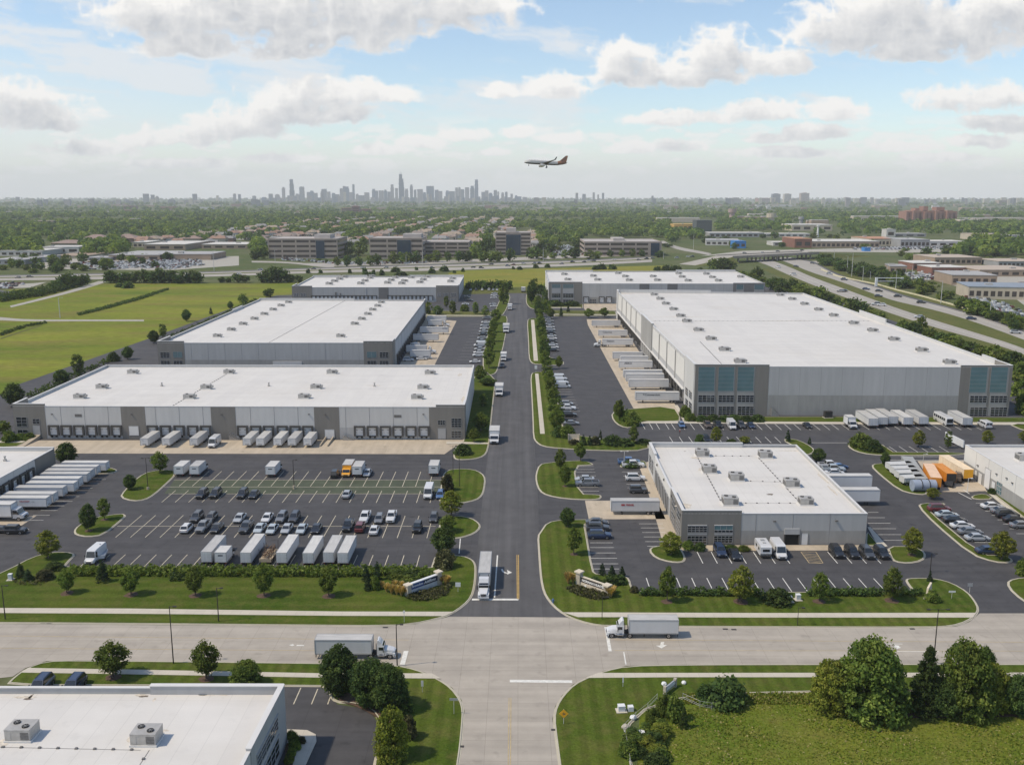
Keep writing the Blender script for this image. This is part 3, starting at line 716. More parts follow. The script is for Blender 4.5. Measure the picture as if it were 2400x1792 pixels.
# ---------------------------------------------------------------- warehouses
M_roof = jointmat("roof_membrane", (0.62,0.598,0.560),0.90,3.0,30.0,0.07, rough=0.6, var=0.035, scale=0.12, stain=(0.555,0.522,0.468), streak=(0.03,0.25,0.035), spot=0.07)
M_cap = mat("white_coping", (0.62,0.61,0.59),0.45,0.03,0.5)
M_wwall = mat("white_panel", (0.53,0.525,0.51),0.75,0.07,0.9, scale2=0.2, stretch=(1,1,0.12))
M_gwall = mat("pale_grey_panel", (0.40,0.40,0.395),0.8,0.08,0.8, scale2=0.2, stretch=(1,1,0.12))
M_lgrey = mat("mid_grey_concrete_panel", (0.305,0.30,0.285),0.85,0.14,0.7, scale2=0.12, stretch=(1,1,0.2))
M_taupe = mat("taupe_panel", (0.200,0.188,0.170),0.8,0.09,0.8, scale2=0.2, stretch=(1,1,0.12))
M_dgrey = mat("dark_grey_panel", (0.165,0.160,0.155),0.8,0.06,0.2)
M_joint = mat("panel_joint", (0.27,0.265,0.26),0.9,0.05,1.0)
M_glass = mat("window_glass", (0.014,0.022,0.030),0.06,0.3,0.5, spec=0.9)
M_tglass = mat("teal_spandrel_glass", (0.105,0.185,0.20),0.12,0.10,0.3, spec=0.8)
M_frame = mat("pale_window_bar", (0.36,0.36,0.36),0.5,0.04,1)
M_door = mat("white_dock_leaf", (0.66,0.66,0.65),0.5,0.05,0.8)
M_rubber = mat("black_rubber", (0.022,0.022,0.023),0.8,0.2,2.0)
M_seal = mat("grey_dock_seal", (0.075,0.072,0.068),0.85,0.15,2.0)
M_unit = mat("galvanised_unit", (0.42,0.405,0.38),0.5,0.10,1.2, metal=0.25)
M_louv = mat("unit_louvre", (0.16,0.155,0.15),0.6,0.2,3.0, metal=0.3)
M_black = mat("fan_black", (0.02,0.02,0.02),0.6,0.1,3)
M_steel = mat("steel", (0.35,0.35,0.35),0.45,0.1,2, metal=0.6)
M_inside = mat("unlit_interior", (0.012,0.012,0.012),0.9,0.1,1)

class Wall:
	def __init__(s, a, b):
		s.a = Vector(a[:2]); s.b = Vector(b[:2]); s.u = (s.b-s.a).normalized(); s.len = (s.b-s.a).length
		s.n = Vector((s.u.y, -s.u.x))           # outward for a counter-clockwise plan
	def hit(s, px, py):
		d = ray(px, py); o = Vector((0,0)); dn = Vector((d.x, d.y)).dot(s.n)
		t = (s.a-o).dot(s.n)/dn
		p = Vector((d.x*t, d.y*t))
		return (p-s.a).dot(s.u), CAMZ+d.z*t
	def rect(s, x0, y0, x1, y1):
		ym = (y0+y1)/2
		u0, _ = s.hit(x0, ym); u1, _ = s.hit(x1, ym)
		xm = (x0+x1)/2
		_, z0 = s.hit(xm, y1); _, z1 = s.hit(xm, y0)
		if u1 < u0: u0, u1 = u1, u0
		return u0, u1, max(0.0, z0), z1
	def p(s, u, z, out=0.0):
		q = s.a+s.u*u+s.n*out
		return (q.x, q.y, z)
	def slab(s, mb, u0, u1, z0, z1, out, inn=-0.05, mi=0):
		o = s.p(u0, z0, inn)
		mb.obox(o, Vector((*s.u, 0))*(u1-u0), Vector((*s.n, 0))*(out-inn),(0,0, z1-z0), mi)
UNITS = {}
def unit_parts(kind):
	"""meshes of a rooftop unit: cabinet on a kerb, louvred ends, fan grilles"""
	if kind in UNITS: return UNITS[kind]
	if kind == 'big':
		L_, W_, H_ = 3.7,3.0,2.0
	else:
		L_, W_, H_ = 3.4,2.0,1.5
	b = MB()
	b.box(-L_/2-0.15,-W_/2-0.15,0, L_/2+0.15, W_/2+0.15,0.28,2)
	b.box(-L_/2,-W_/2,0.28, L_/2, W_/2, H_, 0)
	b.box(-L_/2-0.02,-W_/2-0.02, H_-0.12, L_/2+0.02, W_/2+0.02, H_+0.02,0)
	for i in range(5):
		z = 0.5+i*(H_-0.8)/5
		b.box(-L_/2-0.05,-W_/2+0.2, z, -L_/2-0.003, W_/2-0.2, z+0.16,1)
		b.box(L_/2*0.25,-W_/2-0.05, z, L_/2-0.2,-W_/2-0.003, z+0.16,1)
	if kind != 'big': b.box(L_/2,-W_/2+0.3,0.5, L_/2+0.7, W_/2-0.3, H_-0.25,0)
	b.box(-L_/2+0.2,-W_/2-0.03,0.45,-L_/2+0.9,-W_/2-0.003, H_-0.3,0)
	me = b.mesh("rooftop_unit", [M_unit, M_louv, M_cap])
	f = MB()
	n = 20; r = 0.5 if kind == 'big' else 0.42
	ring = [(math.cos(2*PI*i/n), math.sin(2*PI*i/n)) for i in range(n)]
	f.loft([[(x*r, y*r, 0) for x, y in ring],[(x*r, y*r, 0.16) for x, y in ring],[(x*r*0.88, y*r*0.88,0.16) for x, y in ring],[(x*r*0.88, y*r*0.88,0.05) for x, y in ring]],0, True)
	for k in range(4):
		a = k*PI/4
		f.obox((-math.cos(a)*r, -math.sin(a)*r, 0.16),(2*math.cos(a)*r, 2*math.sin(a)*r, 0),(-math.sin(a)*0.03, math.cos(a)*0.03,0),(0,0,0.02),1)
	fm = f.mesh("fan", [M_black, M_unit])
	fans = [(-L_*0.25, W_*0.17, H_+0.02),(L_*0.22,-W_*0.17, H_+0.02)] if kind == 'big' else [(-L_*0.2,0, H_+0.02)]
	UNITS[kind] = (me, fm, fans)
	return UNITS[kind]
def add_unit(parent, px, py, zroof, kind='small', sc=1.0, rz=0.0):
	p = P(px, py, zroof)
	me, fm, fans = unit_parts(kind)
	o = link("rooftop_unit", me, parent, p); o.scale = (sc,)*3; o.rotation_euler = (0,0, rz)
	for f in fans: link("fan", fm, o, f)
	return o
def window(parent, wl, u0, u1, z0, z1, nx, ny, glass=None, bar=0.065, out=0.10):
	b = MB(); wl.slab(b, u0, u1, z0, z1, out)
	g_ = b.build("window", glass or M_glass, parent)
	f = MB()
	for i in range(nx+1):
		u = u0+(u1-u0)*i/nx
		wl.slab(f, u-bar/2, u+bar/2, z0-bar/2, z1+bar/2, out+0.05, out+0.002)
	for j in range(ny+1):
		z = z0+(z1-z0)*j/ny
		wl.slab(f, u0, u1, z-bar/2, z+bar/2, out+0.045, out+0.002)
	f.build("window_frame", M_frame, g_)
	return g_
def dock(parent, wl, uc, z0, w_=2.7, h_=2.9, bump=True, open_=False):
	b = MB(); wl.slab(b, uc-w_/2, uc+w_/2, z0, z0+h_, 0.04)
	for k in (0.35,0.7):
		wl.slab(b, uc-w_/2, uc+w_/2, z0+h_*k-0.02, z0+h_*k+0.02,0.06,0.042,1)
	wl.slab(b, uc-w_*0.42, uc-w_*0.2, z0+h_*0.62, z0+h_*0.66,0.07,0.042,2)
	wl.slab(b, uc+w_*0.2, uc+w_*0.42, z0+h_*0.62, z0+h_*0.66,0.07,0.042,2)
	d = b.build("dock_door", [M_inside if open_ else M_door, M_joint, M_rubber], parent)
	s = MB(); e = 0.42
	wl.slab(s, uc-w_/2-e, uc-w_/2+0.1, z0-0.1, z0+h_+e, 0.55)
	wl.slab(s, uc+w_/2-0.1, uc+w_/2+e, z0-0.1, z0+h_+e, 0.55)
	wl.slab(s, uc-w_/2+0.1, uc+w_/2-0.1, z0+h_-0.15, z0+h_+e-0.003,0.52)
	s.build("dock_seal", M_seal, d)
	if bump:
		k = MB()
		for q in (-0.75,0.75): wl.slab(k, uc+q-0.28, uc+q+0.28, z0-0.75, z0-0.2,0.45)
		wl.slab(k, uc-1.1, uc+1.1, z0-0.2, z0-0.08,0.5)
		k.build("dock_bumper", M_rubber, d)
	return d
def door(parent, wl, uc, w_, z0, h_, m=None, name="door"):
	b = MB(); wl.slab(b, uc-w_/2, uc+w_/2, z0, z0+h_, 0.12)
	d = b.build(name, m or M_door, parent)
	f = MB()
	wl.slab(f, uc-w_/2-0.08, uc-w_/2, z0, z0+h_, 0.15); wl.slab(f, uc+w_/2, uc+w_/2+0.08, z0, z0+h_, 0.15); wl.slab(f, uc-w_/2-0.08, uc+w_/2+0.08, z0+h_, z0+h_+0.1,0.15)
	f.build("door_frame", M_joint, d)
	return d
def panel(parent, wl, u0, u1, z0, z1, m, name="wall_panel", out=0.03, inn=-0.05):
	b = MB(); wl.slab(b, u0, u1, z0, z1, out, inn); return b.build(name, m, parent)
M_stain = mat("roof_dirt", (0.56,0.51,0.435),0.9,0.35,1.5)
M_stain2 = mat("dark_roof_dirt", (0.17,0.14,0.11),0.9,0.4,2.5)

def shed(name, label, corners, h, wall_m, group, drop=0.9, joints=7.5, capw=0.45):
	"""tilt-up shed: corners = roof pixels front-left, front-right, back-right, back-left (at parapet height h)"""
	pts = [P(x, y, h).xy for x, y in corners]
	c = (pts[0]+pts[1])/2
	root = thing(name, label, "warehouse", (c.x, c.y, 0),0, group)
	def rel(mb): mb.v = [(x-c.x, y-c.y, z) for x, y, z in mb.v]; return mb
	poly = [tuple(p) for p in pts]
	out, inn = poly, inset(poly, 0.35)
	b = MB(); n = 4
	V = [(*p, 0) for p in out]+[(*p, h) for p in out]+[(*p, h) for p in inn]+[(*p, h-drop-0.1) for p in inn]
	Fs = []
	for r in range(3):
		for i in range(n): Fs.append((r*n+i, r*n+(i+1) % n, (r+1)*n+(i+1) % n, (r+1)*n+i))
	b.add(V, Fs, 0)
	ws = [Wall(poly[i], poly[(i+1) % 4]) for i in range(4)]
	for wl in ws:
		k = max(1, int(round(wl.len/joints)))
		for i in range(1, k):
			u = wl.len*i/k
			wl.slab(b, u-0.05, u+0.05,0, h-0.05,0.034,-0.02,1)
	wall = rel(b).build("wall", [wall_m, M_joint], root)
	r_ = MB(); r_.sheet(inn, h-drop); rel(r_).build("roof", M_roof, root)
	cp = MB(); o2, i2 = inset(poly, -0.06), inset(poly, capw)
	V = [(*p, h+0.004) for p in o2]+[(*p, h+0.09) for p in o2]+[(*p, h+0.09) for p in i2]+[(*p, h+0.004) for p in i2]
	Fs = []
	for r in range(4):
		for i in range(n): Fs.append((r*n+i, r*n+(i+1) % n, ((r+1) % 4)*n+(i+1) % n, ((r+1) % 4)*n+i))
	cp.add(V, Fs); rel(cp).build("coping", M_cap, root)
	rws = []
	for i in range(4):
		rw = Wall(poly[i], poly[(i+1) % 4]); rw.off = c
		base_p = rw.p
		rw.p = (lambda f: (lambda u, z, out=0.0: (f(u, z, out)[0]-c.x, f(u, z, out)[1]-c.y, z)))(base_p)
		rws.append(rw)
	root_info = dict(root=root, front=rws[0], right=rws[1], back=rws[2], left=rws[3], h=h, zr=h-drop, c=c)
	return root_info
def units(s, pts, kind='small', sc=1.0, rz=0.0):
	for (x, y) in pts:
		o = add_unit(s['root'], x, y, s['zr'], kind, sc, rz)
		o.location = (o.location.x-s['c'].x, o.location.y-s['c'].y, s['zr'])
def stains(s, spots, m=None):
	"""thin dirt marks round the drains of a white roof"""
	for (px, py, rx, ry) in spots:
		q = P(px, py, s['zr']); n = 14; rr = random.Random(int(px*7+py)); b = MB()
		b.add([(math.cos(2*PI*i/n)*rx*rr.uniform(0.5,1.1), math.sin(2*PI*i/n)*ry*rr.uniform(0.5,1.1),0.012) for i in range(n)],[tuple(range(n))])
		b.build("roof_stain", m or M_stain, s['root'],(q.x-s['c'].x, q.y-s['c'].y, s['zr']))
def vents(s, pts):
	for (x, y) in pts:
		p = P(x, y, s['zr']); b = MB(); b.box(-0.35,-0.35,0,0.35,0.35,0.5); b.tube((0,0,0.5),(0,0,1.2),0.22); b.tube((0,0,1.2),(0,0,1.4),0.4,0.3)
		b.build("roof_vent", M_unit, s['root'],(p.x-s['c'].x, p.y-s['c'].y, s['zr']))
def seam(s, a, b_, w_=0.12):
	"""roof expansion joint / conduit run with its little blocks"""
	A, B = P(*a, s['zr']), P(*b_, s['zr']); c = s['c']; m = MB()
	d = (B-A); L_ = d.length; d.normalize(); nrm = Vector((-d.y, d.x, 0))*w_/2
	m.add([A+nrm-Vector((*c, -0.02)), A-nrm-Vector((*c, -0.02)), B-nrm-Vector((*c, -0.02)), B+nrm-Vector((*c, -0.02))],[(0,1,2,3)])
	k = int(L_/2.2)
	for i in range(k):
		q = A+d*(i+0.5)*L_/k-Vector((*c, 0))
		m.box(q.x-0.16, q.y-0.16, s['zr'], q.x+0.16, q.y+0.16, s['zr']+0.16)
	return m.build("roof_conduit", M_louv, s['root'])
def raised(s, wl, u0, u1, dz, m, wrap=None, side=None, z0=0.0, out=0.06):
	"""corner block that stands proud of the wall and rises above its parapet"""
	b = MB(); h = s['h']
	wl.slab(b, u0, u1, z0, h+dz, out, -0.5)
	if wrap:
		sw, a_, e_ = wrap
		sw.slab(b, a_, e_, z0, h+dz, out, -0.5)
	o = b.build("corner_block", m, s['root'])
	k = MB(); wl.slab(k, u0-0.05, u1+0.05, h+dz, h+dz+0.1, out+0.06,-0.6)
	if wrap: sw.slab(k, a_, e_, h+dz+0.003, h+dz+0.103, out+0.06,-0.6)
	k.build("coping", M_cap, s['root'])
	return o
G = "white roofed warehouses of the business park"
# --- long shed with the dock row, front left
H1 = hgt(560,1030.3,954.5)
B1 = shed("warehouse", "long low white roofed warehouse with a row of dock doors behind the main lot", [(29.6,951.5),(1089,954),(1111,855.5),(249.5,855)], H1, M_wwall, G)
f = B1['front']
def ux(wl, px, py): return wl.hit(px, py)[0]
def zy(wl, px, py): return wl.hit(px, py)[1]
raised(B1, f, 0, ux(f, 107.6,990),0.75, M_taupe, (B1['left'], B1['left'].len-9, B1['left'].len))
raised(B1, f, ux(f, 1022,990), f.len, 0.75, M_taupe, (B1['right'],0,7))
for x0, x1 in ((285,341.6),(495.5,553),(737,795.5),(1006,1022)):
	panel(B1['root'], f, ux(f, x0,990), ux(f, x1,990),0, H1-0.06, M_taupe, out=0.04)
zl = zy(f, 560,1000.6)
for x0, x1 in ((108.5,284.5),(342,495),(553.5,736.5),(796,1005.5)):
	panel(B1['root'], f, ux(f, x0,990), ux(f, x1,990),0, zl, M_gwall, out=0.02)
zd = 1.25
for i, x in enumerate([127,156.5,186,216,245,274,358,388.6,421,452.6,483,569,600,630,662,692,722,842.7,873,903.4,933,963.4,993.8]):
	dock(B1['root'], f, ux(f, x, 1012), zd, 2.55,2.75)
for x in (314.5,772.6): door(B1['root'], f, ux(f, x, 1015),3.0,0.15 if x > 500 else 1.1,3.0, name="roller_door")
for (x0, y0, x1, y1, nx, ny) in ((39,977,63.3,999,2,3),(42,1006.5,66,1021,2,2),(77,981,93,992.5,2,2),(1026.3,984.5,1043,995,3,2),(1058,980,1081,1001,3,4),(1058,1009.5,1081,1025,3,3)):
	window(B1['root'], f, *f.rect(x0, y0, x1, y1), nx, ny)
door(B1['root'], f, ux(f, 87,1015),2.2,1.2,3.0, M_frame); door(B1['root'], f, ux(f, 1035.6,1020),2.4,0.2,3.4, M_frame)
for (x0, y0, x1, y1) in ((175.5,970,191.6,976.5),(923.6,972,940.5,978)):
	panel(B1['root'], f, *f.rect(x0, y0, x1, y1), M_louv, "louvre_vent", 0.06)
for x in (122,308,519,724,762,992):
	panel(B1['root'], f, *f.rect(x-1.6,969, x+1.6,971.5), M_louv, "wall_lamp", 0.35)
def stair(s, wl, u, z, w_=1.3, run=3.2, dirn=1, m=None):
	b = MB(); k = 8
	for i in range(k):
		u0 = u+dirn*run*i/k; u1 = u+dirn*run*(i+1)/k
		wl.slab(b, min(u0, u1), max(u0, u1),0, z*(k-i)/k, 1.5,0.05)
	for q in (0.12,1.45):
		for i in range(5):
			t = i/4; uu = u+dirn*run*t; zz = z*(1-t)
			b.tube(wl.p(uu, zz, q), wl.p(uu, zz+1.05, q),0.03, n=5, mi=1)
		b.tube(wl.p(u, z+1.05, q), wl.p(u+dirn*run, 1.05, q),0.035, n=5, mi=1)
	return b.build("stair", [M_steel if m is None else m, M_steel], s['root'])
stair(B1, f, ux(f, 540,1022),1.3); stair(B1, f, ux(f, 806,1022),1.3)
b = MB(); rl = f.len
u0, u1 = ux(f, 84,1028), ux(f, 96,1028)
b.add([f.p(u0,0,12), f.p(u1,0,12), f.p(u1,1.2,0.1), f.p(u0,1.2,0.1), f.p(u0,0,0.1), f.p(u1,0,0.1)],[(0,1,2,3),(0,3,4),(1,5,2)]); b.build("ramp", M_apron, B1['root'])
b = MB(); u0, u1 = ux(f, 764,1028), ux(f, 781,1028)
for q in (u0, u1): b.add([f.p(q-0.15,0,9), f.p(q+0.15,0,9), f.p(q+0.15,0.9,0.1), f.p(q-0.15,0.9,0.1), f.p(q-0.15,0,0.1), f.p(q+0.15,0,0.1), f.p(q-0.15,0.5,9), f.p(q+0.15,0.5,9)],[(6,7,2,3),(0,6,3,4),(1,5,2,7),(0,1,7,6)])
b.build("ramp_wall", M_apron, B1['root'])
s4 = lambda L_: [(x/2.766,800+y/2.766) for x, y in L_]
s5 = lambda L_: [(800+x/2.766,800+y/2.766) for x, y in L_]
units(B1, s4([(860,208),(660,304),(517,368),(1483,207),(1337,307),(1227,369),(2150,208),(2048,305),(1970,368)])+s5([(572,212),(527,307),(488,372)]))
vents(B1, s4([(1050,290),(1743,290)])+s5([(215,292)]))
seam(B1,(398,955),(532,876))
stains(B1,[(1078,878,1.2,3),(1085,935,0.6,5),(880,903,3.5,0.8),(1050,866,2,0.8)])
# --- shed behind it
H2 = 12.2
B2 = shed("warehouse", "white roofed warehouse with grey front wall standing right behind the long dock shed", [(368.3,803.5),(919.5,803.5),(997,702),(608.4,701)], H2, M_gwall, G)
f = B2['front']; r = B2['right']
raised(B2, f, 0, ux(f, 432.7,830),0.8, M_taupe, (B2['left'], B2['left'].len-16, B2['left'].len))
raised(B2, f, ux(f, 852.4,830), f.len, 0.8, M_taupe, (r, 0,9))
panel(B2['root'], f, ux(f, 433.2,830), ux(f, 852,830),0, zy(f, 640,843), M_lgrey, out=0.02)
for (x0, y0, x1, y1, nx, ny, g_) in ((376,825.5,397,837.5,3,3, None),(406,824,427,837,2,3, M_tglass),(377.5,845,398.5,857,3,3, None),(407,845,428,857,3,3, None),(860,824,882,837.5,2,3, M_tglass),(890,825,910,837.5,3,3, None),(861,845,882,857,3,3, None),(890,845,910,857,3,3, None)):
	window(B2['root'], f, *f.rect(x0, y0, x1, y1), nx, ny, g_)
panel(B2['root'], f, *f.rect(640,846.5,708,868), M_wwall, "wall_panel", 0.3)
M_shw = mat("cool_white_panel", (0.50,0.51,0.52),0.75,0.04,0.3)
k = 13
for i in range(k):
	u0 = 12+(r.len-14)*i/k; wd = (r.len-14)/k
	panel(B2['root'], r, u0+0.6, u0+wd-0.6,5.2, H2-1.4, M_shw, out=0.05)
panel(B2['root'], r, 9.2, r.len-0.5,0,5.0, M_lgrey, out=0.02)
for i in range(20):
	dock(B2['root'], r, 13+(r.len-20)*(i+0.5)/20,1.25,2.5,2.75)
raised(B2, r, r.len-8, r.len, 0.5, M_taupe)
raised(B2, B2['left'],42,62,0.7, M_wwall); raised(B2, B2['back'], B2['back'].len-60, B2['back'].len, 0.6, M_wwall)
s7 = lambda L_: [(330+x/5.5325,680+y/5.5325) for x, y in L_]
sm = lambda L_: [(640+x/4.81,640+y/4.81) for x, y in L_]
units(B2, s7([(990,606),(1170,524),(1322,450),(1470,383),(1598,320),(1712,262),(1815,210),(1912,167)])+sm([(917,582),(997,527),(1065,472),(1120,422),(1177,379),(1217,339)])+[(797.5,790)])
seam(B2,(630,803),(810,704),0.1)

# --- far left shed
H3 = hgt(1000,708.5,674)
B3 = shed("warehouse", "farthest white roofed warehouse on the west side, with rows of small roof units", [(684,673.5),(1073.5,673),(1087,647),(733.5,648)], H3, M_gwall, G)
f = B3['front']; r = B3['right']
raised(B3, f, 0, ux(f, 732,690),1.1, M_taupe, (B3['left'], B3['left'].len-20, B3['left'].len))
raised(B3, f, ux(f, 1022,690), f.len, 1.2, M_taupe, (r, 0,14))
panel(B3['root'], f, ux(f, 887.4,690), ux(f, 911,690),0, H3-0.1, M_dgrey, out=0.05)
panel(B3['root'], f, ux(f, 856,690), ux(f, 857.2,690),0, H3-0.1, M_cap, "downpipe", out=0.3)
for (x0, x1, y0, y1, nx, ny) in ((687.8,699.3,687.4,694.7,3,3),(704,716.3,687.4,694.7,3,3),(687.8,699.3,700,706,3,3),(704,716.3,700,706,3,3),(1025.6,1033.3,687.4,694,3,3),(1038.7,1051.6,687,694.5,4,3),(1056.4,1068.9,687,694.5,4,3),(1038.7,1051.6,699.7,707,4,3),(1056.4,1068.9,699.7,707,4,3)):
	window(B3['root'], f, *f.rect(x0, y0, x1, y1), nx, ny, None, 0.22)
for i in range(30):
	u = ux(f, 736+i*9.4,703)
	if 885 < 736+i*9.4 < 914: continue
	dock(B3['root'], f, u, 1.3,3.2,3.2, False)
panel(B3['root'], f, *f.rect(785,684.5,789.5,698), M_dgrey, "wall_sign", 0.3); panel(B3['root'], f, *f.rect(796.5,686.5,799.5,694.5), M_dgrey, "wall_sign", 0.3)
for i in range(8):
	panel(B3['root'], r, 18+i*(r.len-24)/8,18+(i+0.8)*(r.len-24)/8,3.5, H3-1.5, M_shw, out=0.05)
raised(B3, B3['back'],0,45,1.0, M_wwall); raised(B3, B3['back'], B3['back'].len-45, B3['back'].len, 1.0, M_wwall)
units(B3, sm([(630,131),(690,101),(748,76),(785,52),(985,128),(1033,98),(1090,65),(1110,46),(1287,121),(1328,90),(1377,61),(1447,128),(1478,98),(1555,60),(1652,115),(1690,85),(1730,53),(1998,106),(2022,72)]), 'small', 1.35)
# --- big shed on the right
H4 = hgt(1900,975.5,861.5)
B4 = shed("warehouse", "largest white roofed warehouse, tall, with teal glass corners and trailers along its side", [(1629.6,858.5),(2374,861),(1882,686.5),(1446.5,682)], H4, M_wwall, G, drop=1.0)
f = B4['front']; l = B4['left']
raised(B4, f, 0, ux(f, 1800,920),0.7, M_taupe, None)
raised(B4, f, ux(f, 2247,920), f.len, 0.7, M_taupe, (B4['right'],0,12))
panel(B4['root'], f, ux(f, 1800.5,920), ux(f, 2246.5,920),0, zy(f, 2000,926), M_lgrey, out=0.02)
panel(B4['root'], f, ux(f, 1800.5,920), ux(f, 2246.5,920), zy(f, 2000,926.2), H4-0.08, M_gwall, out=0.025)
def bays(s, wl, cols, rows, z=None):
	for (x0, x1) in cols:
		(y0, y1),(a0, a1),(b0, b1) = rows
		panel(s['root'], wl, *wl.rect(x0-1, y0, x1+1, b1+0.5), M_lgrey, "window_bay", 0.09)
		g_ = window(s['root'], wl, *wl.rect(x0, y0, x1, y1),1,6, M_tglass, 0.05,0.12); g_.name = "spandrel_glass"
		window(s['root'], wl, *wl.rect(x0, a0, x1, a1),4,3, None, 0.10,0.12)
		window(s['root'], wl, *wl.rect(x0, b0, x1, b1),4,4, None, 0.10,0.12)
bays(B4, f, [(1636.5,1674.5),(1683.5,1720),(1728.5,1766.5)],((859.5,916),(925.5,942),(952,973)))
bays(B4, f, [(2273,2312.5),(2321,2360)],((860,919),(927,943),(954,975)))
ua = ux(l, 1606,880)
raised(B4, l, ua, l.len-0.5,0.7, M_wwall, None, out=0.3)
for (x0, x1) in ((1608.5,1614.5),(1617,1623.5)):
	for (y0, y1) in ((908,926),(934,956)):
		window(B4['root'], l, *l.rect(x0, y0+ (x0-1608)*0.9, x1, y1+(x0-1608)*0.9),3,3, None, 0.12,0.33)
ub0, ub1 = ux(l, 1505,760), ux(l, 1529,785)
ub0, ub1 = min(ub0, ub1), max(ub0, ub1)
raised(B4, l, ub0, ub1,0.8, M_lgrey, None, out=0.5)
raised(B4, l, 0,7,0.9, M_wwall, None, out=0.3)
raised(B4, B4['back'], B4['back'].len-58, B4['back'].len, 1.0, M_wwall)
M_bay = mat("cream_white_panel", (0.66,0.645,0.605),0.7,0.035,0.2)
def side_bays(u0, u1, k):
	for i in range(k):
		a = u0+(u1-u0)*i/k; e = u0+(u1-u0)*(i+1)/k
		panel(B4['root'], l, a+1.1, e-1.1,7.6, H4-1.3, M_bay, out=0.06)
		panel(B4['root'], l, a+0.2, e-0.2,5.4,7.5, M_gwall, out=0.04)
		panel(B4['root'], l, e-0.5, e+0.5,5.4, H4-0.8, M_lgrey, "pilaster", out=0.3)
side_bays(8, ub0-1,5); side_bays(ub1+1, ua-0.5,4)
panel(B4['root'], l, 7.2, ua-0.5,5.0,5.35, M_cap, "canopy", 0.9)
panel(B4['root'], l, 7.2, ua-0.5,0,4.95, M_dgrey, out=0.03)
for i in range(34):
	dock(B4['root'], l, 10+(ua-13)*(i+0.5)/34,1.3,2.2,2.7, i % 2 == 0)
raised(B4, B4['right'], B4['right'].len*0.46, B4['right'].len*0.60,1.6, M_wwall)
raised(B4, B4['right'],12.1,22,0.9, M_wwall)
s6 = lambda L_: [(1600+x/2.766,800+y/2.766) for x, y in L_]
s6b = lambda L_: [(1300+x/5.5075,650+y/5.5075) for x, y in L_]
s3 = lambda L_: [(1600+x/2.766,350+y/2.766) for x, y in L_]
units(B4, s6([(267,62),(368,140),(1545,66),(1725,146)])+s6b([(1280,235),(1357,290),(1430,353),(1530,425),(1620,512),(1700,580),(1850,695),(2010,810)])+s3([(630,950),(707,977),(787,1009),(878,1046),(975,1084),(1105,1134),(1227,1182),(1365,1240)]), 'small', 1.1)
seam(B4,(1530,752),(2040,752),0.35); seam(B4,(1700,862),(1640,800),0.08)
stains(B4,[(1466,688,6,3),(1600,742,14,1.2),(1850,752,20,1.0)])
stair(B4, f, ux(f, 1806,965),2.6, dirn=1, run=2.5)
# --- shed at the right rear
H5 = hgt(1330,712,665)
B5 = shed("warehouse", "long white roofed warehouse behind the largest one, with a teal window corner", [(1286,664.5),(1793.4,665),(1723,635),(1278,635.5)], H5, M_gwall, G, drop=0.8)
f = B5['front']
raised(B5, f, 0, ux(f, 1364.7,690),1.2, M_taupe, None)
raised(B5, f, ux(f, 1717.5,690), f.len, 0.6, M_dgrey, None)
panel(B5['root'], f, ux(f, 1365.2,690), ux(f, 1717,690),0, zy(f, 1500,696.5), M_lgrey, out=0.03)
for x0, x1 in ((1498.5,1522),(1564,1588)): panel(B5['root'], f, ux(f, x0,675), ux(f, x1,675), zy(f, 1500,696), H5-0.1, M_dgrey, out=0.05)
bays(B5, f, [(1293.5,1313.5),(1319.5,1344)],((666,674.5),(688,697),(702,711)))
panel(B5['root'], f, *f.rect(1293.5,675.5,1313.5,686), M_frame, "window_panel", 0.14); panel(B5['root'], f, *f.rect(1319.5,677,1344,687), M_frame, "window_panel", 0.14)
for (x, w_) in ((1373.5,4.4),(1410,4.2)): dock(B5['root'], f, ux(f, x, 707),1.2, w_*0.75,3.6, False)
dock(B5['root'], f, ux(f, 1427,707),1.2,3.4,3.6, False)
window(B5['root'], f, *f.rect(1381.5,701,1397,711),4,3, None, 0.15)
bays(B5, f, [(1726,1742),(1768,1790)],((667,678),(684,690),(694,700)))
raised(B5, B5['back'],0,50,1.0, M_wwall); raised(B5, B5['back'], B5['back'].len-40, B5['back'].len, 0.8, M_wwall)
for i in range(6): panel(B5['root'], B5['left'],6+i*(B5['left'].len-10)/6,6+(i+0.8)*(B5['left'].len-10)/6,3, H5-1.5, M_bay, out=0.05)
u5 = [(1330,657.5),(1400,658),(1474,659),(1540,659),(1612,660),(1683,660),(1322,645),(1390,649),(1465,650),(1530,650),(1598,651),(1669,652),(1448,642.5),(1590,643),(1655,644),(1735,651)]
units(B5, u5, 'small', 1.3)
# --- small shed front right
H6 = hgt(1736,1276,1203.5)
B6 = shed("warehouse", "small white roofed building front right with large grey roof units and an open dock", [(1598.8,1203.2),(2033.3,1203.5),(1866.6,1042),(1521.5,1041)], H6, M_gwall, G, drop=0.75)
f = B6['front']; l = B6['left']
raised(B6, f, 0, ux(f, 1736.6,1240),0.7, M_taupe, (l, l.len-17, l.len))
raised(B6, B6['back'], B6['back'].len-26, B6['back'].len, 0.55, M_wwall, (l, 0,12))
panel(B6['root'], f, ux(f, 1737,1240), f.len-0.02,0, zy(f, 1850,1243), M_lgrey, out=0.02)
for (x0, y0, x1, y1, nx, ny, g_) in ((1611.5,1232.5,1657,1246.5,5,3, None),(1674,1230.5,1717.5,1241,3,1, M_tglass),(1674,1241.5,1717.5,1247,5,1, None),(1610.5,1255,1656,1274,5,3, None),(1673,1255,1716.5,1271,5,3, None)):
	window(B6['root'], f, *f.rect(x0, y0, x1, y1), nx, ny, g_, 0.06,0.09)
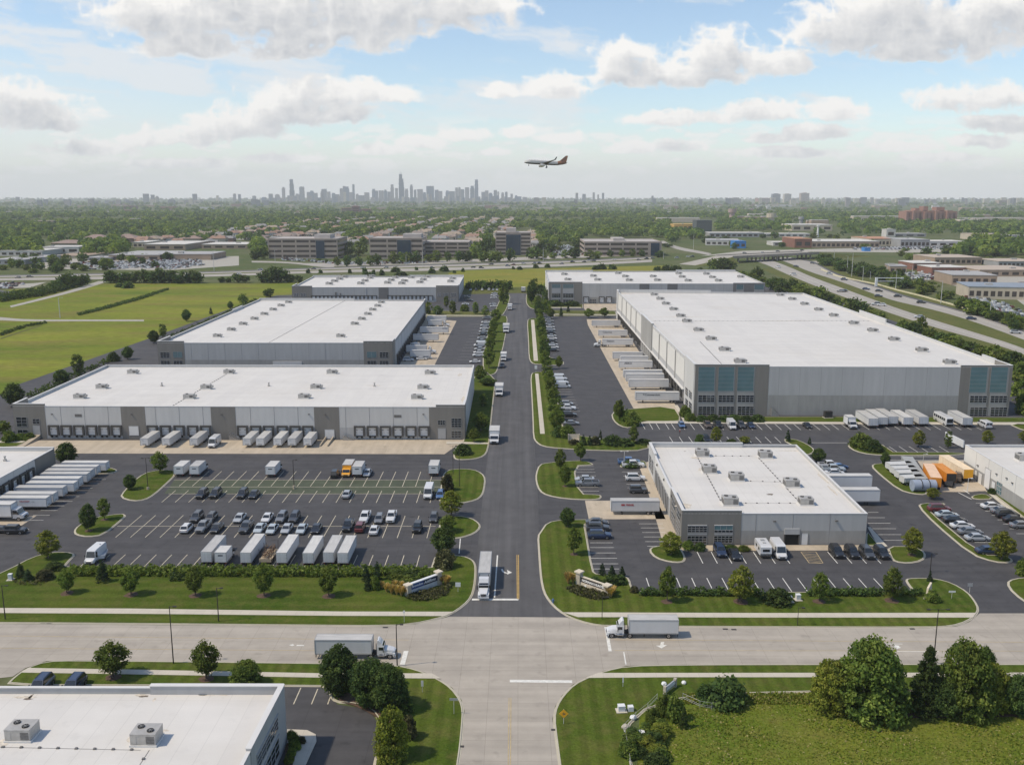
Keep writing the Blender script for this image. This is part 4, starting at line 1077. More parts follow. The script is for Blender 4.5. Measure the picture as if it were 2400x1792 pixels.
for (x0, x1) in ((1611.5,1657),(1674,1717.5)):
	panel(B6['root'], f, *f.rect(x0,1229.2, x1,1230.6), M_cap, "window_head", 0.16); panel(B6['root'], f, *f.rect(x0,1248.5, x1,1252.5), M_frame, "window_sill", 0.12)
u0, u1, z0, z1 = f.rect(1839.5,1251,1870.5,1277)
panel(B6['root'], f, u0, u1,0.02, z1, M_inside, "dock_opening", 0.05); panel(B6['root'], f, u0-0.2, u1+0.2, z1, z1+1.3, M_gwall, "dock_head", 0.25)
for q in (u0-0.25, u1): panel(B6['root'], f, q, q+0.25,0, z1, M_seal, "dock_post", 0.2)
door(B6['root'], f, ux(f, 1885,1268),1.3,0.05,2.6)
panel(B6['root'], f, *f.rect(1812,1219,1818,1221.5), M_louv, "wall_lamp", 0.4); panel(B6['root'], f, *f.rect(1957,1218,1963,1220.5), M_louv, "wall_lamp", 0.4)
panel(B6['root'], l, 12.5, l.len-17.4,4.7, H6-0.1, M_bay, out=0.04)
k = 9
for i in range(k):
	uu = 14+(l.len-34)*(i+0.5)/k; wd = (l.len-34)/k*0.36
	panel(B6['root'], l, uu-wd, uu+wd, 0.1,4.0, M_seal, "bay_door", 0.06)
	panel(B6['root'], l, uu+wd, uu+wd*1.8,0,4.6, M_frame, "pilaster", 0.16)
for i in range(2):
	uu = l.len-14+i*7.5
	window(B6['root'], l, uu, uu+4.6,4.4,6.6,4,2, None, 0.1,0.1); window(B6['root'], l, uu, uu+4.6,0.5,3.2,4,3, None, 0.1,0.1)
for i in range(2): window(B6['root'], l, 2+i*5,5.5+i*5,1.2,5.0,3,4, None, 0.1,0.1)
for i in range(4): panel(B6['root'], l, 18+i*13,18.5+i*13,6.2,6.7, M_louv, "wall_lamp", 0.35)
for i in range(4): dock(B6['root'], B6['right'],24+i*6,1.25,2.5,2.75)
sb = lambda L_: [(1400+x/4.426,1030+y/4.426) for x, y in L_]
units(B6, sb([(1087,168),(1740,183),(1160,338),(1440,418),(2010,482),(1375,668)]), 'big', 0.92)
units(B6, sb([(2160,668)]), 'big', 0.82)
seam(B6,(1635,1072),(1690,1175)); seam(B6,(1777,1072),(1875,1178)); seam(B6,(1735,1179),(1865,1179)); seam(B6,(1668,1068),(1765,1069)); seam(B6,(1745,1127),(1830,1129))
stains(B6,[(1928,1120,0.5,6),(1952,1150,0.5,5),(1850,1056,5,0.5),(1632,1072,2,1.5),(1650,1100,2,2),(1604,1185,2.4,2)])
stains(B6,[(1805,1158,0.9,0.7),(1605,1057,0.35,0.3)], M_stain2)
# --- near shed, bottom left
H7 = hgt(668,1740,1608)
def shed7():
	br = P(664.6,1609, H7); q = P(570,1792, H7); d = (q-br); d.normalize()
	fr = br+d*62; bl = P(-140,1608, H7); fl = bl+d*62
	return [fl, fr, br, bl]
pw = shed7()
_P = P
def shed_pts(name, label, pts, h, wall_m, group, drop=0.9):
	global P
	keys = [(-1000.0-i, 0.0) for i in range(4)]
	look = {k: Vector((p.x, p.y, h)) for k, p in zip(keys, pts)}
	P = lambda x, y, z=0.0: look[(x, y)] if (x, y) in look else _P(x, y, z)
	s = shed(name, label, keys, h, wall_m, group, drop)
	P = _P
	return s
B7 = shed_pts("warehouse", "nearest white roofed building bottom left with two boxy grey roof units", pw, H7, M_gwall, G, 0.9)
bk = B7['back']; r = B7['right']
raised(B7, bk, 0, bk.len*0.385,0.35, M_gwall, (r, r.len-15.5, r.len), out=0.12)
panel(B7['root'], r, 0, r.len-15.6,0, H7-0.15, M_wwall, out=0.04)
for z0, z1 in ((1.0,3.6),(4.7,6.6)):
	window(B7['root'], r, r.len-13.5, r.len-4.0, z0, z1,5,3, None, 0.10,0.15)
	panel(B7['root'], r, r.len-13.6, r.len-3.9, z1+0.06, z1+0.35, M_frame, "window_head", 0.3)
panel(B7['root'], r, r.len-24, r.len-23.4,2.3,3.7, M_dgrey, "wall_sign", 0.1); panel(B7['root'], r, r.len-23.2, r.len-22.8,2.3,3.4, M_dgrey, "wall_sign", 0.1)
units(B7,[(54,1726),(345,1736)], 'big', 0.86)
seam(B7,(-100,1748),(330,1757),0.08); seam(B7,(350,1757),(322,1800),0.08)
stains(B7,[(66,1637,0.7,0.35),(72,1631,0.25,0.7),(337,1631,0.9,0.3),(476,1627,0.9,0.22)], M_stain2)
stains(B7,[(58,1633,1.6,0.4),(330,1628,1.0,0.5),(488,1627.5,1.4,0.25),(10,1738,1.0,1.2),(306,1730,0.5,0.8),(385,1711,0.7,0.3),(525,1628,0.8,0.2),(362,1639,0.25,0.6)])
# --- sheds at the left and right edge
H8 = hgt(128,1100,1050)
def corner_shed(name, label, x0, y0, x1, y1, xe, h, wall_m, left):
	"""one roof edge runs from the far corner (x0, y0) towards the camera through (x1, y1); the shed lies beyond it out of frame"""
	a = P(x0, y0, h); q = P(x1, y1, h); d = (q-a).normalized(); L_ = 95
	near = a+d*L_
	wid = Vector((-85,0,0)) if left else Vector((85,0,0))
	if left: return shed_pts(name, label, [near+wid, near, a, a+wid], h, wall_m, G, 0.7)
	return shed_pts(name, label, [near, near+wid, a+wid, a], h, wall_m, G, 0.7)
B8 = corner_shed("warehouse", "white roofed shed cut off by the west edge with nine trailers at its docks", 127,1050.5,0,1120,0, H8, M_gwall, True)
r = B8['right']
panel(B8['root'], r, r.len-11, r.len-0.03,0, H8-0.1, M_taupe, out=0.05)
panel(B8['root'], r, 0, r.len-11.1,0, H8*0.56, M_lgrey, out=0.03); panel(B8['root'], r, 0, r.len-11.1, H8*0.56, H8-0.12, M_wwall, out=0.02)
for i in range(10): dock(B8['root'], r, r.len-14-i*4.05,1.25,2.5,2.75)
for i in range(6): panel(B8['root'], r, r.len-16-i*9, r.len-15.5-i*9, H8*0.66, H8*0.66+0.5, M_louv, "wall_lamp", 0.35)
vents(B8,[(12,1080)]); raised(B8, B8['back'],0,60,0.35, M_wwall)
H9 = hgt(2262,1106,1042)
B9 = corner_shed("warehouse", "white roofed shed cut off by the east edge beside the orange trailers", 2262.6,1042,2400,1124,0, H9, M_wwall, False)
l = B9['left']
panel(B9['root'], l, 0.03, l.len, 0, H9*0.42, M_lgrey, out=0.03); panel(B9['root'], l, 0.03, l.len, H9*0.42, H9-0.1, M_bay, out=0.02)
wd = [(2309,2322,1098,1130,1),(2285,2290,1110,1122,0),(2294,2302,1112,1126,0),(2325,2333,1128,1144,0)]
for (x0, x1, y0, y1, big) in wd:
	u0, u1, z0, z1 = l.rect(x0, y0, x1, y1)
	door(B9['root'], l, (u0+u1)/2, max(1.2, abs(u1-u0)),0.05,5.2 if big else 2.8, name="roller_door" if big else "door")
u0, u1, z0, z1 = l.rect(2335,1140,2348,1160)
window(B9['root'], l, u0, u1,0.6,3.6,3,3, M_tglass, 0.14,0.06)
for x, y in ((2293,1090),(2337,1110),(2361,1120),(2374,1131)):
	u0, u1, z0, z1 = l.rect(x-1.5, y-1, x+1.5, y+1.5); panel(B9['root'], l, u0, u1, z0, z1, M_louv, "wall_lamp", 0.35)
units(B9,[(2398,1078)], 'big', 0.9)

# ---------------------------------------------------------------- vehicles (front towards +x, wheels on z = 0)
def paint(name, col, rough=0.35, coat=0.6): return mat("paint_"+name, col, rough, 0.04,2.0, spec=0.5, coat=coat)
PAINT = dict(white=paint("white", (0.60,0.605,0.61)), silver=paint("silver", (0.36,0.38,0.40)), grey=paint("grey", (0.17,0.18,0.195)), pale=paint("pale_blue_grey", (0.40,0.45,0.48)), dark=paint("dark_grey", (0.055,0.058,0.065)), black=paint("black", (0.016,0.017,0.02)), navy=paint("navy", (0.022,0.038,0.085)), blue=paint("blue", (0.07,0.14,0.29)), red=paint("dark_red", (0.13,0.022,0.024)), yellow=paint("yellow", (0.75,0.36,0.03)), teal=paint("dark_teal", (0.045,0.075,0.085)), brown=paint("brown", (0.10,0.075,0.06)))
M_tyre = mat("tyre", (0.018,0.018,0.018),0.85,0.2,3)
M_rim = mat("wheel_rim", (0.42,0.42,0.43),0.35,0.1,3, metal=0.7)
M_cglass = mat("car_glass", (0.018,0.022,0.026),0.05,0.2,1, spec=0.9)
M_lamp = mat("lamp_lens", (0.62,0.63,0.62),0.15,0.05,2, spec=0.8)
M_tail = mat("tail_lens", (0.25,0.012,0.012),0.2,0.1,2, spec=0.6)
M_trim = mat("black_trim", (0.02,0.02,0.021),0.6,0.1,3)
M_tbox = mat("trailer_white", (0.60,0.605,0.61),0.4,0.07,0.7, spec=0.5, rnd=0.10, stretch=(1,1,0.25), scale2=0.15)
M_troof = mat("trailer_roof", (0.50,0.49,0.465),0.5,0.12,0.5, rnd=0.15, stretch=(0.5,2,1))
M_rail = mat("trailer_rail", (0.40,0.41,0.42),0.45,0.08,2, metal=0.4)
M_chas = mat("chassis", (0.035,0.033,0.032),0.8,0.2,2)
M_tdoor = mat("trailer_door", (0.60,0.61,0.62),0.45,0.05,1, rnd=0.06)
M_ink = mat("dark_lettering", (0.07,0.075,0.085),0.6,0.1,2)
M_redink = mat("red_lettering", (0.40,0.05,0.05),0.6,0.1,2)
WHEELS = {}
def wheel_mesh(r, w_):
	if (r, w_) in WHEELS: return WHEELS[(r, w_)]
	b = MB(); n = 18
	def ring(rr, y): return [(rr*math.cos(2*PI*i/n), y, rr*math.sin(2*PI*i/n)) for i in range(n)]
	b.loft([ring(r*0.60,-w_/2), ring(r*0.93,-w_/2), ring(r, -w_/2+0.04), ring(r, w_/2-0.04), ring(r*0.93, w_/2), ring(r*0.60, w_/2)],0, False)
	for y, s in ((-w_/2+0.03,1),(w_/2-0.03,-1)):
		b.add(ring(r*0.62, y),[tuple(range(n)) if s > 0 else tuple(reversed(range(n)))],1)
		b.add([(r*0.2*math.cos(2*PI*i/8), y-s*0.035, r*0.2*math.sin(2*PI*i/8)) for i in range(8)],[tuple(range(8))],0)
	WHEELS[(r, w_)] = b.mesh("wheel", [M_tyre, M_rim]); return WHEELS[(r, w_)]
def wheels(root, xs, track, r, w_=0.24):
	for x in xs:
		for s in (-1,1): link("wheel", wheel_mesh(r, w_), root, (x, s*track, r))
def ring8(x, w_, z0, z1, r=0.10, tuck=0.90):
	h = z1-z0
	return [(x, -w_*tuck, z0),(x, w_*tuck, z0),(x, w_, z0+h*0.35),(x, w_*0.985, z1-h*0.22),(x, w_*0.86, z1),(x, -w_*0.86, z1),(x, -w_*0.985, z1-h*0.22),(x, -w_, z0+h*0.35)]
def car(kind, label="car"):
	"""body shell with glasshouse, separate glazing, lamps and wheels"""
	D = dict(
	 sedan=dict(L=4.75, W=0.92, belt=0.93, H=1.45, hood=(0.72,0.88), g=(1.25,0.55,-1.0,-1.75), r=0.33, ax=1.40),
	 hatch=dict(L=4.45, W=0.91, belt=0.96, H=1.55, hood=(0.76,0.93), g=(1.30,0.65,-1.50,-1.98), r=0.33, ax=1.32),
	 suv=dict(L=4.80, W=0.96, belt=1.10, H=1.78, hood=(0.92,1.06), g=(1.15,0.55,-1.85,-2.22), r=0.38, ax=1.42),
	 pickup=dict(L=5.70, W=0.98, belt=1.15, H=1.86, hood=(0.98,1.12), g=(1.25,0.70,-0.95,-1.20), r=0.40, ax=1.75),
	 jeep=dict(L=4.30, W=0.92, belt=1.15, H=1.85, hood=(1.02,1.10), g=(0.72,0.52,-1.85,-1.98), r=0.42, ax=1.25))[kind]
	L_, W, bz, H = D['L']/2, D['W'], D['belt'], D['H']
	root = thing("parked_car", label, {'sedan': 'car', 'hatch': 'car', 'suv': 'SUV', 'pickup': 'pickup', 'jeep': 'jeep'}[kind])
	b = MB(); h0, h1 = D['hood']
	x0, x1, x2, x3 = D['g']
	rings = [ring8(-L_, W*0.80,0.42, bz*0.86), ring8(-L_+0.12, W*0.93,0.28, bz*0.97), ring8(-L_+0.6, W, 0.24, bz), ring8(x0, W, 0.22, bz), ring8(x0+0.25, W, 0.22, h1), ring8(L_-0.55, W*0.97,0.24, h0+0.06), ring8(L_-0.12, W*0.88,0.28, h0), ring8(L_, W*0.72,0.40, h0*0.85)]
	if kind == 'pickup':
		rings[0] = ring8(-L_, W*0.95,0.45, bz*0.98); rings[1] = ring8(-L_+0.1, W*0.97,0.35, bz*0.99)
	b.loft(rings, 0)
	wb, wt = W*0.86, W*0.70
	g0 = [(x0,-wb, bz-0.02),(x0, wb, bz-0.02),(x3, wb, bz-0.02),(x3,-wb, bz-0.02)]
	g1 = [(x1,-wt, H-0.05),(x1, wt, H-0.05),(x2, wt, H-0.05),(x2,-wt, H-0.05)]
	g2 = [(x1-0.15,-wt*0.88, H),(x1-0.15, wt*0.88, H),(x2+0.12, wt*0.88, H),(x2+0.12,-wt*0.88, H)]
	b.loft([g0, g1, g2],0)
	b.box(-L_+0.02,-W*0.86,0.30,-L_+0.16, W*0.86,0.52,1); b.box(L_-0.16,-W*0.80,0.28, L_-0.01, W*0.80,0.46,1)
	b.box(L_-0.10,-W*0.45,0.50, L_+0.012, W*0.45, h0*0.80,1)
	for s in (-1,1):
		b.box(x0-0.25, s*W-0.02 if s > 0 else s*W-0.18, bz, x0-0.05, s*W+0.18 if s > 0 else s*W+0.02, bz+0.16,1)
	if kind in ('suv', 'hatch'):
		for s in (-1,1): b.tube((x1-0.3, s*wt*0.86, H+0.05),(x2+0.3, s*wt*0.86, H+0.05),0.025, n=5, mi=1)
	if kind == 'pickup':
		b.box(-L_+0.15,-W*0.72, bz+0.002, x3-0.12, W*0.72, bz+0.012,1)
		for s in (-1,1): b.box(-L_+0.05, s*W*0.84-0.07, bz-0.02, x3-0.05, s*W*0.84+0.07, bz+0.10,0)
		b.box(-L_+0.02,-W*0.84, bz-0.02,-L_+0.14, W*0.84, bz+0.09,0)
	bd = b.build("body", [PAINT['grey'], M_trim], root, smooth=False)
	bd.data.polygons.foreach_set('use_smooth', [False]*len(bd.data.polygons))
	def pane(name, q, e=0.012):
		q = [Vector(p) for p in q]; c = sum(q, Vector())/4; n_ = (q[1]-q[0]).cross(q[2]-q[0]).normalized()
		if n_.dot(c-Vector((-0.2,0, bz))) < 0: n_ = -n_
		q = [c+(p-c)*0.88+n_*e for p in q]
		m = MB(); m.add(q+[p+n_*0.01 for p in q],[(4,5,6,7),(0,1,5,4),(1,2,6,5),(2,3,7,6),(3,0,4,7)]); m.build(name, M_cglass, root)
	pane("windscreen", [g0[0], g0[1], g1[1], g1[0]]); pane("rear_window", [g0[2], g0[3], g1[3], g1[2]])
	pane("side_window", [g0[1], g0[2], g1[2], g1[1]]); pane("side_window", [g0[3], g0[0], g1[0], g1[3]])
	for s in (-1,1):
		m = MB(); m.box(L_-0.22, s*W*0.62-0.17, h0*0.72, L_+0.0, s*W*0.62+0.17, h0*0.72+0.15); m.build("headlight", M_lamp, root)
		m = MB(); m.box(-L_-0.0, s*W*0.66-0.14, bz*0.66,-L_+0.16, s*W*0.66+0.14, bz*0.66+0.18); m.build("tail_light", M_tail, root)
	wheels(root, (D['ax'],-D['ax']), W-0.10, D['r'])
	return park_proto(root)
CARS = {k: car(k) for k in ('sedan', 'hatch', 'suv', 'pickup', 'jeep')}
def van(kind='cargo'):
	root = thing("parked_van", "van", "van")
	L_, W = 3.0,1.0; b = MB()
	if kind == 'mini':
		L_ = 2.6
	H = 2.55 if kind == 'cargo' else 2.05
	nose = L_-0.95
	rings = [ring8(-L_, W*0.96,0.40, H*0.97), ring8(-L_+0.12, W, 0.30, H), ring8(nose-0.95, W, 0.28, H), ring8(nose-0.75, W, 0.28, H*0.985)]
	b.loft(rings, 0)
	c0 = [(nose-0.75,-W*0.98,1.15),(nose-0.75, W*0.98,1.15),(nose-0.75, W*0.90, H*0.98),(nose-0.75,-W*0.90, H*0.98)]
	c1 = [(nose+0.05,-W*0.95,1.15),(nose+0.05, W*0.95,1.15),(nose-0.35, W*0.82, H*0.94),(nose-0.35,-W*0.82, H*0.94)]
	b.loft([c0, c1],0)
	b.loft([ring8(nose-0.75, W, 0.28,1.25), ring8(nose+0.1, W, 0.28,1.18), ring8(L_-0.2, W*0.94,0.30,0.98), ring8(L_, W*0.78,0.42,0.80)],0)
	b.box(L_-0.1,-W*0.5,0.5, L_+0.012, W*0.5,0.76,1); b.box(L_-0.14,-W*0.85,0.28, L_+0.005, W*0.85,0.45,1); b.box(-L_-0.06,-W*0.95,0.32,-L_+0.05, W*0.95,0.48,1)
	for s in (-1,1): b.box(nose-0.35, s*W-0.02 if s > 0 else s*W-0.25,1.25, nose-0.2, s*W+0.25 if s > 0 else s*W+0.02,1.6,1)
	b.build("body", [PAINT['white'], M_trim], root)
	m = MB(); m.add([(nose+0.065,-W*0.86,1.24),(nose+0.065, W*0.86,1.24),(nose-0.30, W*0.74, H*0.90),(nose-0.30,-W*0.74, H*0.90)],[(0,1,2,3)]); m.build("windscreen", M_cglass, root)
	for s in (-1,1):
		m = MB(); m.add([(nose-0.85, s*(W+0.006),1.3),(nose-0.05, s*(W*0.955+0.012),1.3),(nose-0.38, s*(W*0.88+0.012), H*0.86),(nose-0.85, s*(W*0.985+0.006), H*0.86)],[(0,1,2,3) if s < 0 else (3,2,1,0)]); m.build("side_window", M_cglass, root)
		if kind == 'mini':
			m = MB()
			for k in range(3):
				x = -L_+0.35+k*0.95; m.box(x, s*W*0.99-0.012,1.2, x+0.8, s*W*0.99+0.012,1.75)
			m.build("side_window", M_cglass, root)
		m = MB(); m.box(L_-0.30, s*W*0.70-0.14,0.72, L_-0.02, s*W*0.70+0.14,0.95); m.build("headlight", M_lamp, root)
		m = MB(); m.box(-L_-0.012, s*W*0.88-0.07,0.9,-L_+0.02, s*W*0.88+0.07,1.35); m.build("tail_light", M_tail, root)
	m = MB(); m.box(-L_-0.015,-0.72,1.35 if kind == 'cargo' else 1.2,-L_+0.02,-0.06,1.95 if kind == 'cargo' else 1.7); m.box(-L_-0.015,0.06,1.35 if kind == 'cargo' else 1.2,-L_+0.02,0.72,1.95 if kind == 'cargo' else 1.7); m.build("rear_window", M_cglass, root)
	wheels(root, (L_-1.0,-L_+1.15), W-0.12,0.37)
	return park_proto(root)
VAN, MINI = van(), van('mini')
def cargo_box(b, x0, x1, W, z0, z1, mi=0, top=1, rail=2):
	b.box(x0,-W, z0, x1, W, z1, mi, top)
	for s in (-1,1):
		b.box(x0-0.03, s*W-0.05, z1-0.14, x1+0.03, s*W+0.05, z1+0.03, rail); b.box(x0-0.03, s*W-0.04, z0-0.12, x1+0.03, s*W+0.04, z0+0.12, rail)
		for x in (x0, x1): b.box(x-0.05, s*W-0.06, z0, x+0.05, s*W+0.06, z1, rail)
		k = max(3, int((x1-x0)/1.25))
		for i in range(1, k):
			x = x0+(x1-x0)*i/k; b.box(x-0.02, s*W-0.012, z0+0.12, x+0.02, s*W+0.012, z1-0.14, mi)
	for x in (x0, x1): b.box(x-0.04,-W, z1-0.12, x+0.04, W, z1+0.025, rail)
def rear_doors(root, x, W, z0, z1, sgn=-1):
	for s in (-1,1):
		m = MB(); y0, y1 = (0.02, W-0.08) if s > 0 else (-W+0.08,-0.02)
		xa, xb = (x-0.05, x+0.01) if sgn < 0 else (x-0.01, x+0.05)
		m.box(xa, y0, z0+0.06, xb, y1, z1-0.12,0)
		for q in (0.3,0.7):
			y = y0+(y1-y0)*q; xo = xa-0.05 if sgn < 0 else xb+0.05
			m.tube((xo, y, z0+0.1),(xo, y, z1-0.15),0.022, n=5, mi=1)
		for zz in (0.2,0.5,0.8):
			m.box(min(xa, xb)-0.02, y0 if s < 0 else y1-0.18, z0+(z1-z0)*zz-0.04, max(xa, xb)+0.02, y0+0.18 if s < 0 else y1, z0+(z1-z0)*zz+0.04,1)
		m.build("door", [M_tdoor, M_rail], root)
TR = {}
def trailer(L_, kind='van'):
	"""van trailer: doors at x = 0 towards -x, nose at x = L"""
	key = (round(L_, 1), kind)
	if key in TR: return TR[key]
	root = thing("trailer", "trailer", "trailer"); W, z0, z1 = 1.30,1.18,4.08
	b = MB(); cargo_box(b, 0, L_, W, z0, z1)
	b.box(L_-0.02,-W+0.1, z0+0.2, L_+0.03, W-0.1, z1-0.2,0)
	if kind == 'nose': b.box(L_, -0.55,1.5, L_+0.12,0.55,1.9,2); b.box(L_, -0.8,3.2, L_+0.08,-0.2,3.4,2)
	b.build("cargo_box", [M_tbox, M_troof, M_rail], root)
	rear_doors(root, 0, W, z0, z1)
	c = MB(); c.box(0.3,-0.5,0.9,4.2,0.5,1.17); c.box(0.02,-1.1,0.5,0.14,1.1,0.62); c.box(0.02,-0.9,0.6,0.1,-0.8,1.17); c.box(0.02,0.8,0.6,0.1,0.9,1.17)
	for x in (1.5,2.8): c.tube((x, -1.0,0.5),(x, 1.0,0.5),0.09)
	c.build("underframe", M_chas, root)
	m = MB()
	for s in (-1,1):
		m.box(L_-2.9, s*0.85-0.07,0.12, L_-2.75, s*0.85+0.07,1.17); m.box(L_-3.0, s*0.85-0.18,0.05, L_-2.65, s*0.85+0.18,0.13)
	m.tube((L_-2.82,-0.85,0.7),(L_-2.82,0.85,0.7),0.05); m.build("landing_gear", M_chas, root)
	for s in (-1,1):
		m = MB(); m.box(0.55, s*0.98-0.3,0.25,0.58, s*0.98+0.3,1.1); m.build("mud_flap", M_rubber, root)
		m = MB(); m.box(-0.06, s*1.1-0.12,0.92,0.0, s*1.1+0.12,1.05); m.build("tail_light", M_tail, root)
	wheels(root, (1.5,2.8),1.0,0.50,0.55)
	TR[key] = park_proto(root); return root
def box_truck(L_=7.0):
	root = thing("box_truck", "box truck", "box truck"); W = 1.22; b = MB()
	cargo_box(b, -L_/2, L_/2-2.2, W, 1.0,3.45); b.build("cargo_box", [M_tbox, M_troof, M_rail], root)
	m = MB(); m.box(-L_/2-0.04,-W+0.1,1.06,-L_/2+0.01, W-0.1,3.3,0)
	for i in range(5): m.box(-L_/2-0.05,-W+0.1,1.4+i*0.4,-L_/2-0.035, W-0.1,1.43+i*0.4,1)
	m.box(-L_/2-0.06,-0.5,2.55,-L_/2-0.035,0.5,2.85,2)
	m.build("roller_door", [M_tdoor, M_rail, M_ink], root)
	c = MB(); xc = L_/2-2.1; xe = L_/2
	prof = [(xc, 0.55),(xe, 0.55),(xe, 1.05),(xe-0.15,1.25),(xe-0.75,1.38),(xe-1.15,2.30),(xe-1.35,2.42),(xc, 2.45)]
	c.loft([[(x, -1.02, z) for x, z in prof],[(x, -1.06, z) for x, z in prof],[(x, 1.06, z) for x, z in prof],[(x, 1.02, z) for x, z in prof]],0)
	c.box(xe-0.05,-0.55,0.68, xe+0.015,0.55,1.02,1); c.box(xe-0.1,-1.02,0.45, xe+0.06,1.02,0.62,1)
	for s in (-1,1): c.box(xe-0.95, s*1.06-0.02 if s > 0 else s*1.06-0.28,1.45, xe-0.85, s*1.06+0.28 if s > 0 else s*1.06+0.02,1.95,1)
	c.build("cab", [PAINT['white'], M_trim], root)
	m = MB(); m.add([(xe-0.765,-0.94,1.44),(xe-0.765,0.94,1.44),(xe-1.125,0.9,2.26),(xe-1.125,-0.9,2.26)],[(0,1,2,3)])
	m.v = [(x+0.02, y, z+0.01) for x, y, z in m.v]; m.build("windscreen", M_cglass, root)
	for s in (-1,1):
		m = MB(); m.add([(xc+0.1, s*1.068,1.45),(xe-0.85, s*1.068,1.45),(xe-1.2, s*1.068,2.2),(xc+0.1, s*1.068,2.2)],[(0,1,2,3) if s < 0 else (3,2,1,0)]); m.build("side_window", M_cglass, root)
		m = MB(); m.box(xe-0.06, s*0.80-0.15,0.80, xe+0.03, s*0.80+0.15,1.0); m.build("headlight", M_lamp, root)
		m = MB(); m.box(-L_/2-0.05, s*1.05-0.1,0.72,-L_/2+0.02, s*1.05+0.1,0.9); m.build("tail_light", M_tail, root)
	c = MB(); c.box(-L_/2+0.2,-0.45,0.6, xc+0.3,0.45,0.98); c.box(-L_/2-0.02,-1.0,0.42,-L_/2+0.1,1.0,0.56); c.build("underframe", M_chas, root)
	wheels(root, (xe-0.95,-L_/2+1.6),0.92,0.42,0.35)
	return park_proto(root)
BOXT, BOXS = box_truck(7.6), box_truck(6.2)
def tractor_parts(root, x0, sleeper=False, axles=2, fair=True):
	"""cab, bonnet, lamps, tanks and wheels; the cab's back wall stands at x0"""
	W = 1.15; cl = 2.3 if sleeper else 1.35; H = 3.75 if sleeper else 2.85
	xa = x0+cl; xe = xa+2.05
	b = MB()
	b.box(x0,-W, 0.95, xa, W, 2.55,0)
	prof = [(x0,2.55),(xa-0.02,2.55),(xa-0.32,3.0),(xa-0.75, H),(x0+0.25, H+0.03),(x0, H-0.1)]
	b.loft([[(x, -W*0.90, z) for x, z in prof],[(x, W*0.90, z) for x, z in prof]],0)
	if fair and not sleeper:
		pf = [(x0+0.05,2.9),(xa-0.35,2.9),(xa-0.75,3.45),(x0+0.3,3.72),(x0+0.05,3.70)]
		b.loft([[(x, -W*0.82, z) for x, z in pf],[(x, W*0.82, z) for x, z in pf]],0)
	b.box(xa-0.35,-W-0.0,2.55, xa+0.02, W, 2.62,0)
	b.build("cab", [PAINT['white']], root)
	h = MB()
	def hr(x, w_, z0, z1): return ring8(x, w_, z0, z1)
	h.loft([hr(xa, 1.05,0.75,1.98), hr(xa+0.9,1.0,0.72,1.85), hr(xe-0.25,0.88,0.72,1.62), hr(xe, 0.75,0.78,1.45)],0)
	for s in (-1,1):
		pr = [(xa+0.1,0.75),(xa+0.15,1.25),(xa+0.5,1.38),(xe-0.55,1.32),(xe-0.12,1.05),(xe+0.02,0.72),(xe+0.02,0.5),(xe-0.3,0.5),(xe-0.42,0.95),(xa+0.55,1.05),(xa+0.4,0.75)]
		h.loft([[(x, s*0.80, z) for x, z in pr],[(x, s*1.20, z) for x, z in pr]],0)
	h.box(xe-0.1,-1.2,0.42, xe+0.14,1.2,0.78,0)
	h.build("bonnet", PAINT['white'], root)
	g_ = MB(); g_.box(xe-0.02,-0.55,0.82, xe+0.05,0.55,1.42,0)
	for i in range(9): g_.box(xe+0.05,-0.5+i*0.118,0.84, xe+0.075,-0.44+i*0.118,1.40,1)
	g_.build("grille", [M_rim, M_trim], root)
	m = MB(); m.add([(xa+0.035,-W*0.92,2.0),(xa+0.035, W*0.92,2.0),(xa+0.005, W*0.92,2.52),(xa-0.27, W*0.84,2.98),(xa-0.27,-W*0.84,2.98),(xa+0.005,-W*0.92,2.52)],[(0,1,2,5),(5,2,3,4)]); m.build("windscreen", M_cglass, root)
	for s in (-1,1):
		m = MB(); m.box(xa-1.0, s*(W+0.005)-0.012,1.85, xa-0.15, s*(W+0.005)+0.012,2.45); m.build("side_window", M_cglass, root)
		m = MB(); m.box(xa-0.18, s*(W+0.12)-0.02,1.7, xa-0.02, s*(W+0.12)+0.02,1.78); m.box(xa-0.14, s*(W+0.28)-0.10,1.55, xa-0.04, s*(W+0.28)+0.10,2.35); m.tube((xa-0.08, s*W, 2.3),(xa-0.08, s*(W+0.28),2.3),0.03, n=5); m.build("mirror", M_trim, root)
		m = MB(); m.box(xe-0.28, s*0.98-0.16,0.98, xe+0.05, s*0.98+0.16,1.18); m.build("headlight", M_lamp, root)
		m = MB(); m.tube((x0+0.1, s*0.95,0.72),(xa+0.05, s*0.95,0.72),0.30, n=14); m.box(xa-0.9, s*1.08-0.14,0.40, xa-0.3, s*1.08+0.14,0.46,1); m.box(xa-0.9, s*1.1-0.12,0.98, xa-0.3, s*1.1+0.12,1.03,1); m.build("fuel_tank", [M_rim, M_trim], root)
	for s in (-1,1):
		m = MB(); m.tube((x0-0.15, s*0.95,1.0),(x0-0.15, s*0.95, H+0.35),0.075, n=8); m.build("exhaust_stack", M_trim, root)
	c = MB(); rear = x0-(3.1 if axles == 2 else 2.0)
	c.box(rear, -0.42,0.70, xe-0.2,0.42,0.96); c.box(rear+0.6,-0.55,0.96, rear+1.9,0.55,1.14); c.box(x0-0.9,-0.75,0.75, x0-0.2,0.75,1.05); c.build("underframe", M_chas, root)
	wheels(root, (xe-0.95,),1.02,0.52,0.32)
	wheels(root, (rear+0.65, rear+1.95) if axles == 2 else (rear+0.8,),0.95,0.52,0.58)
	return xe, rear
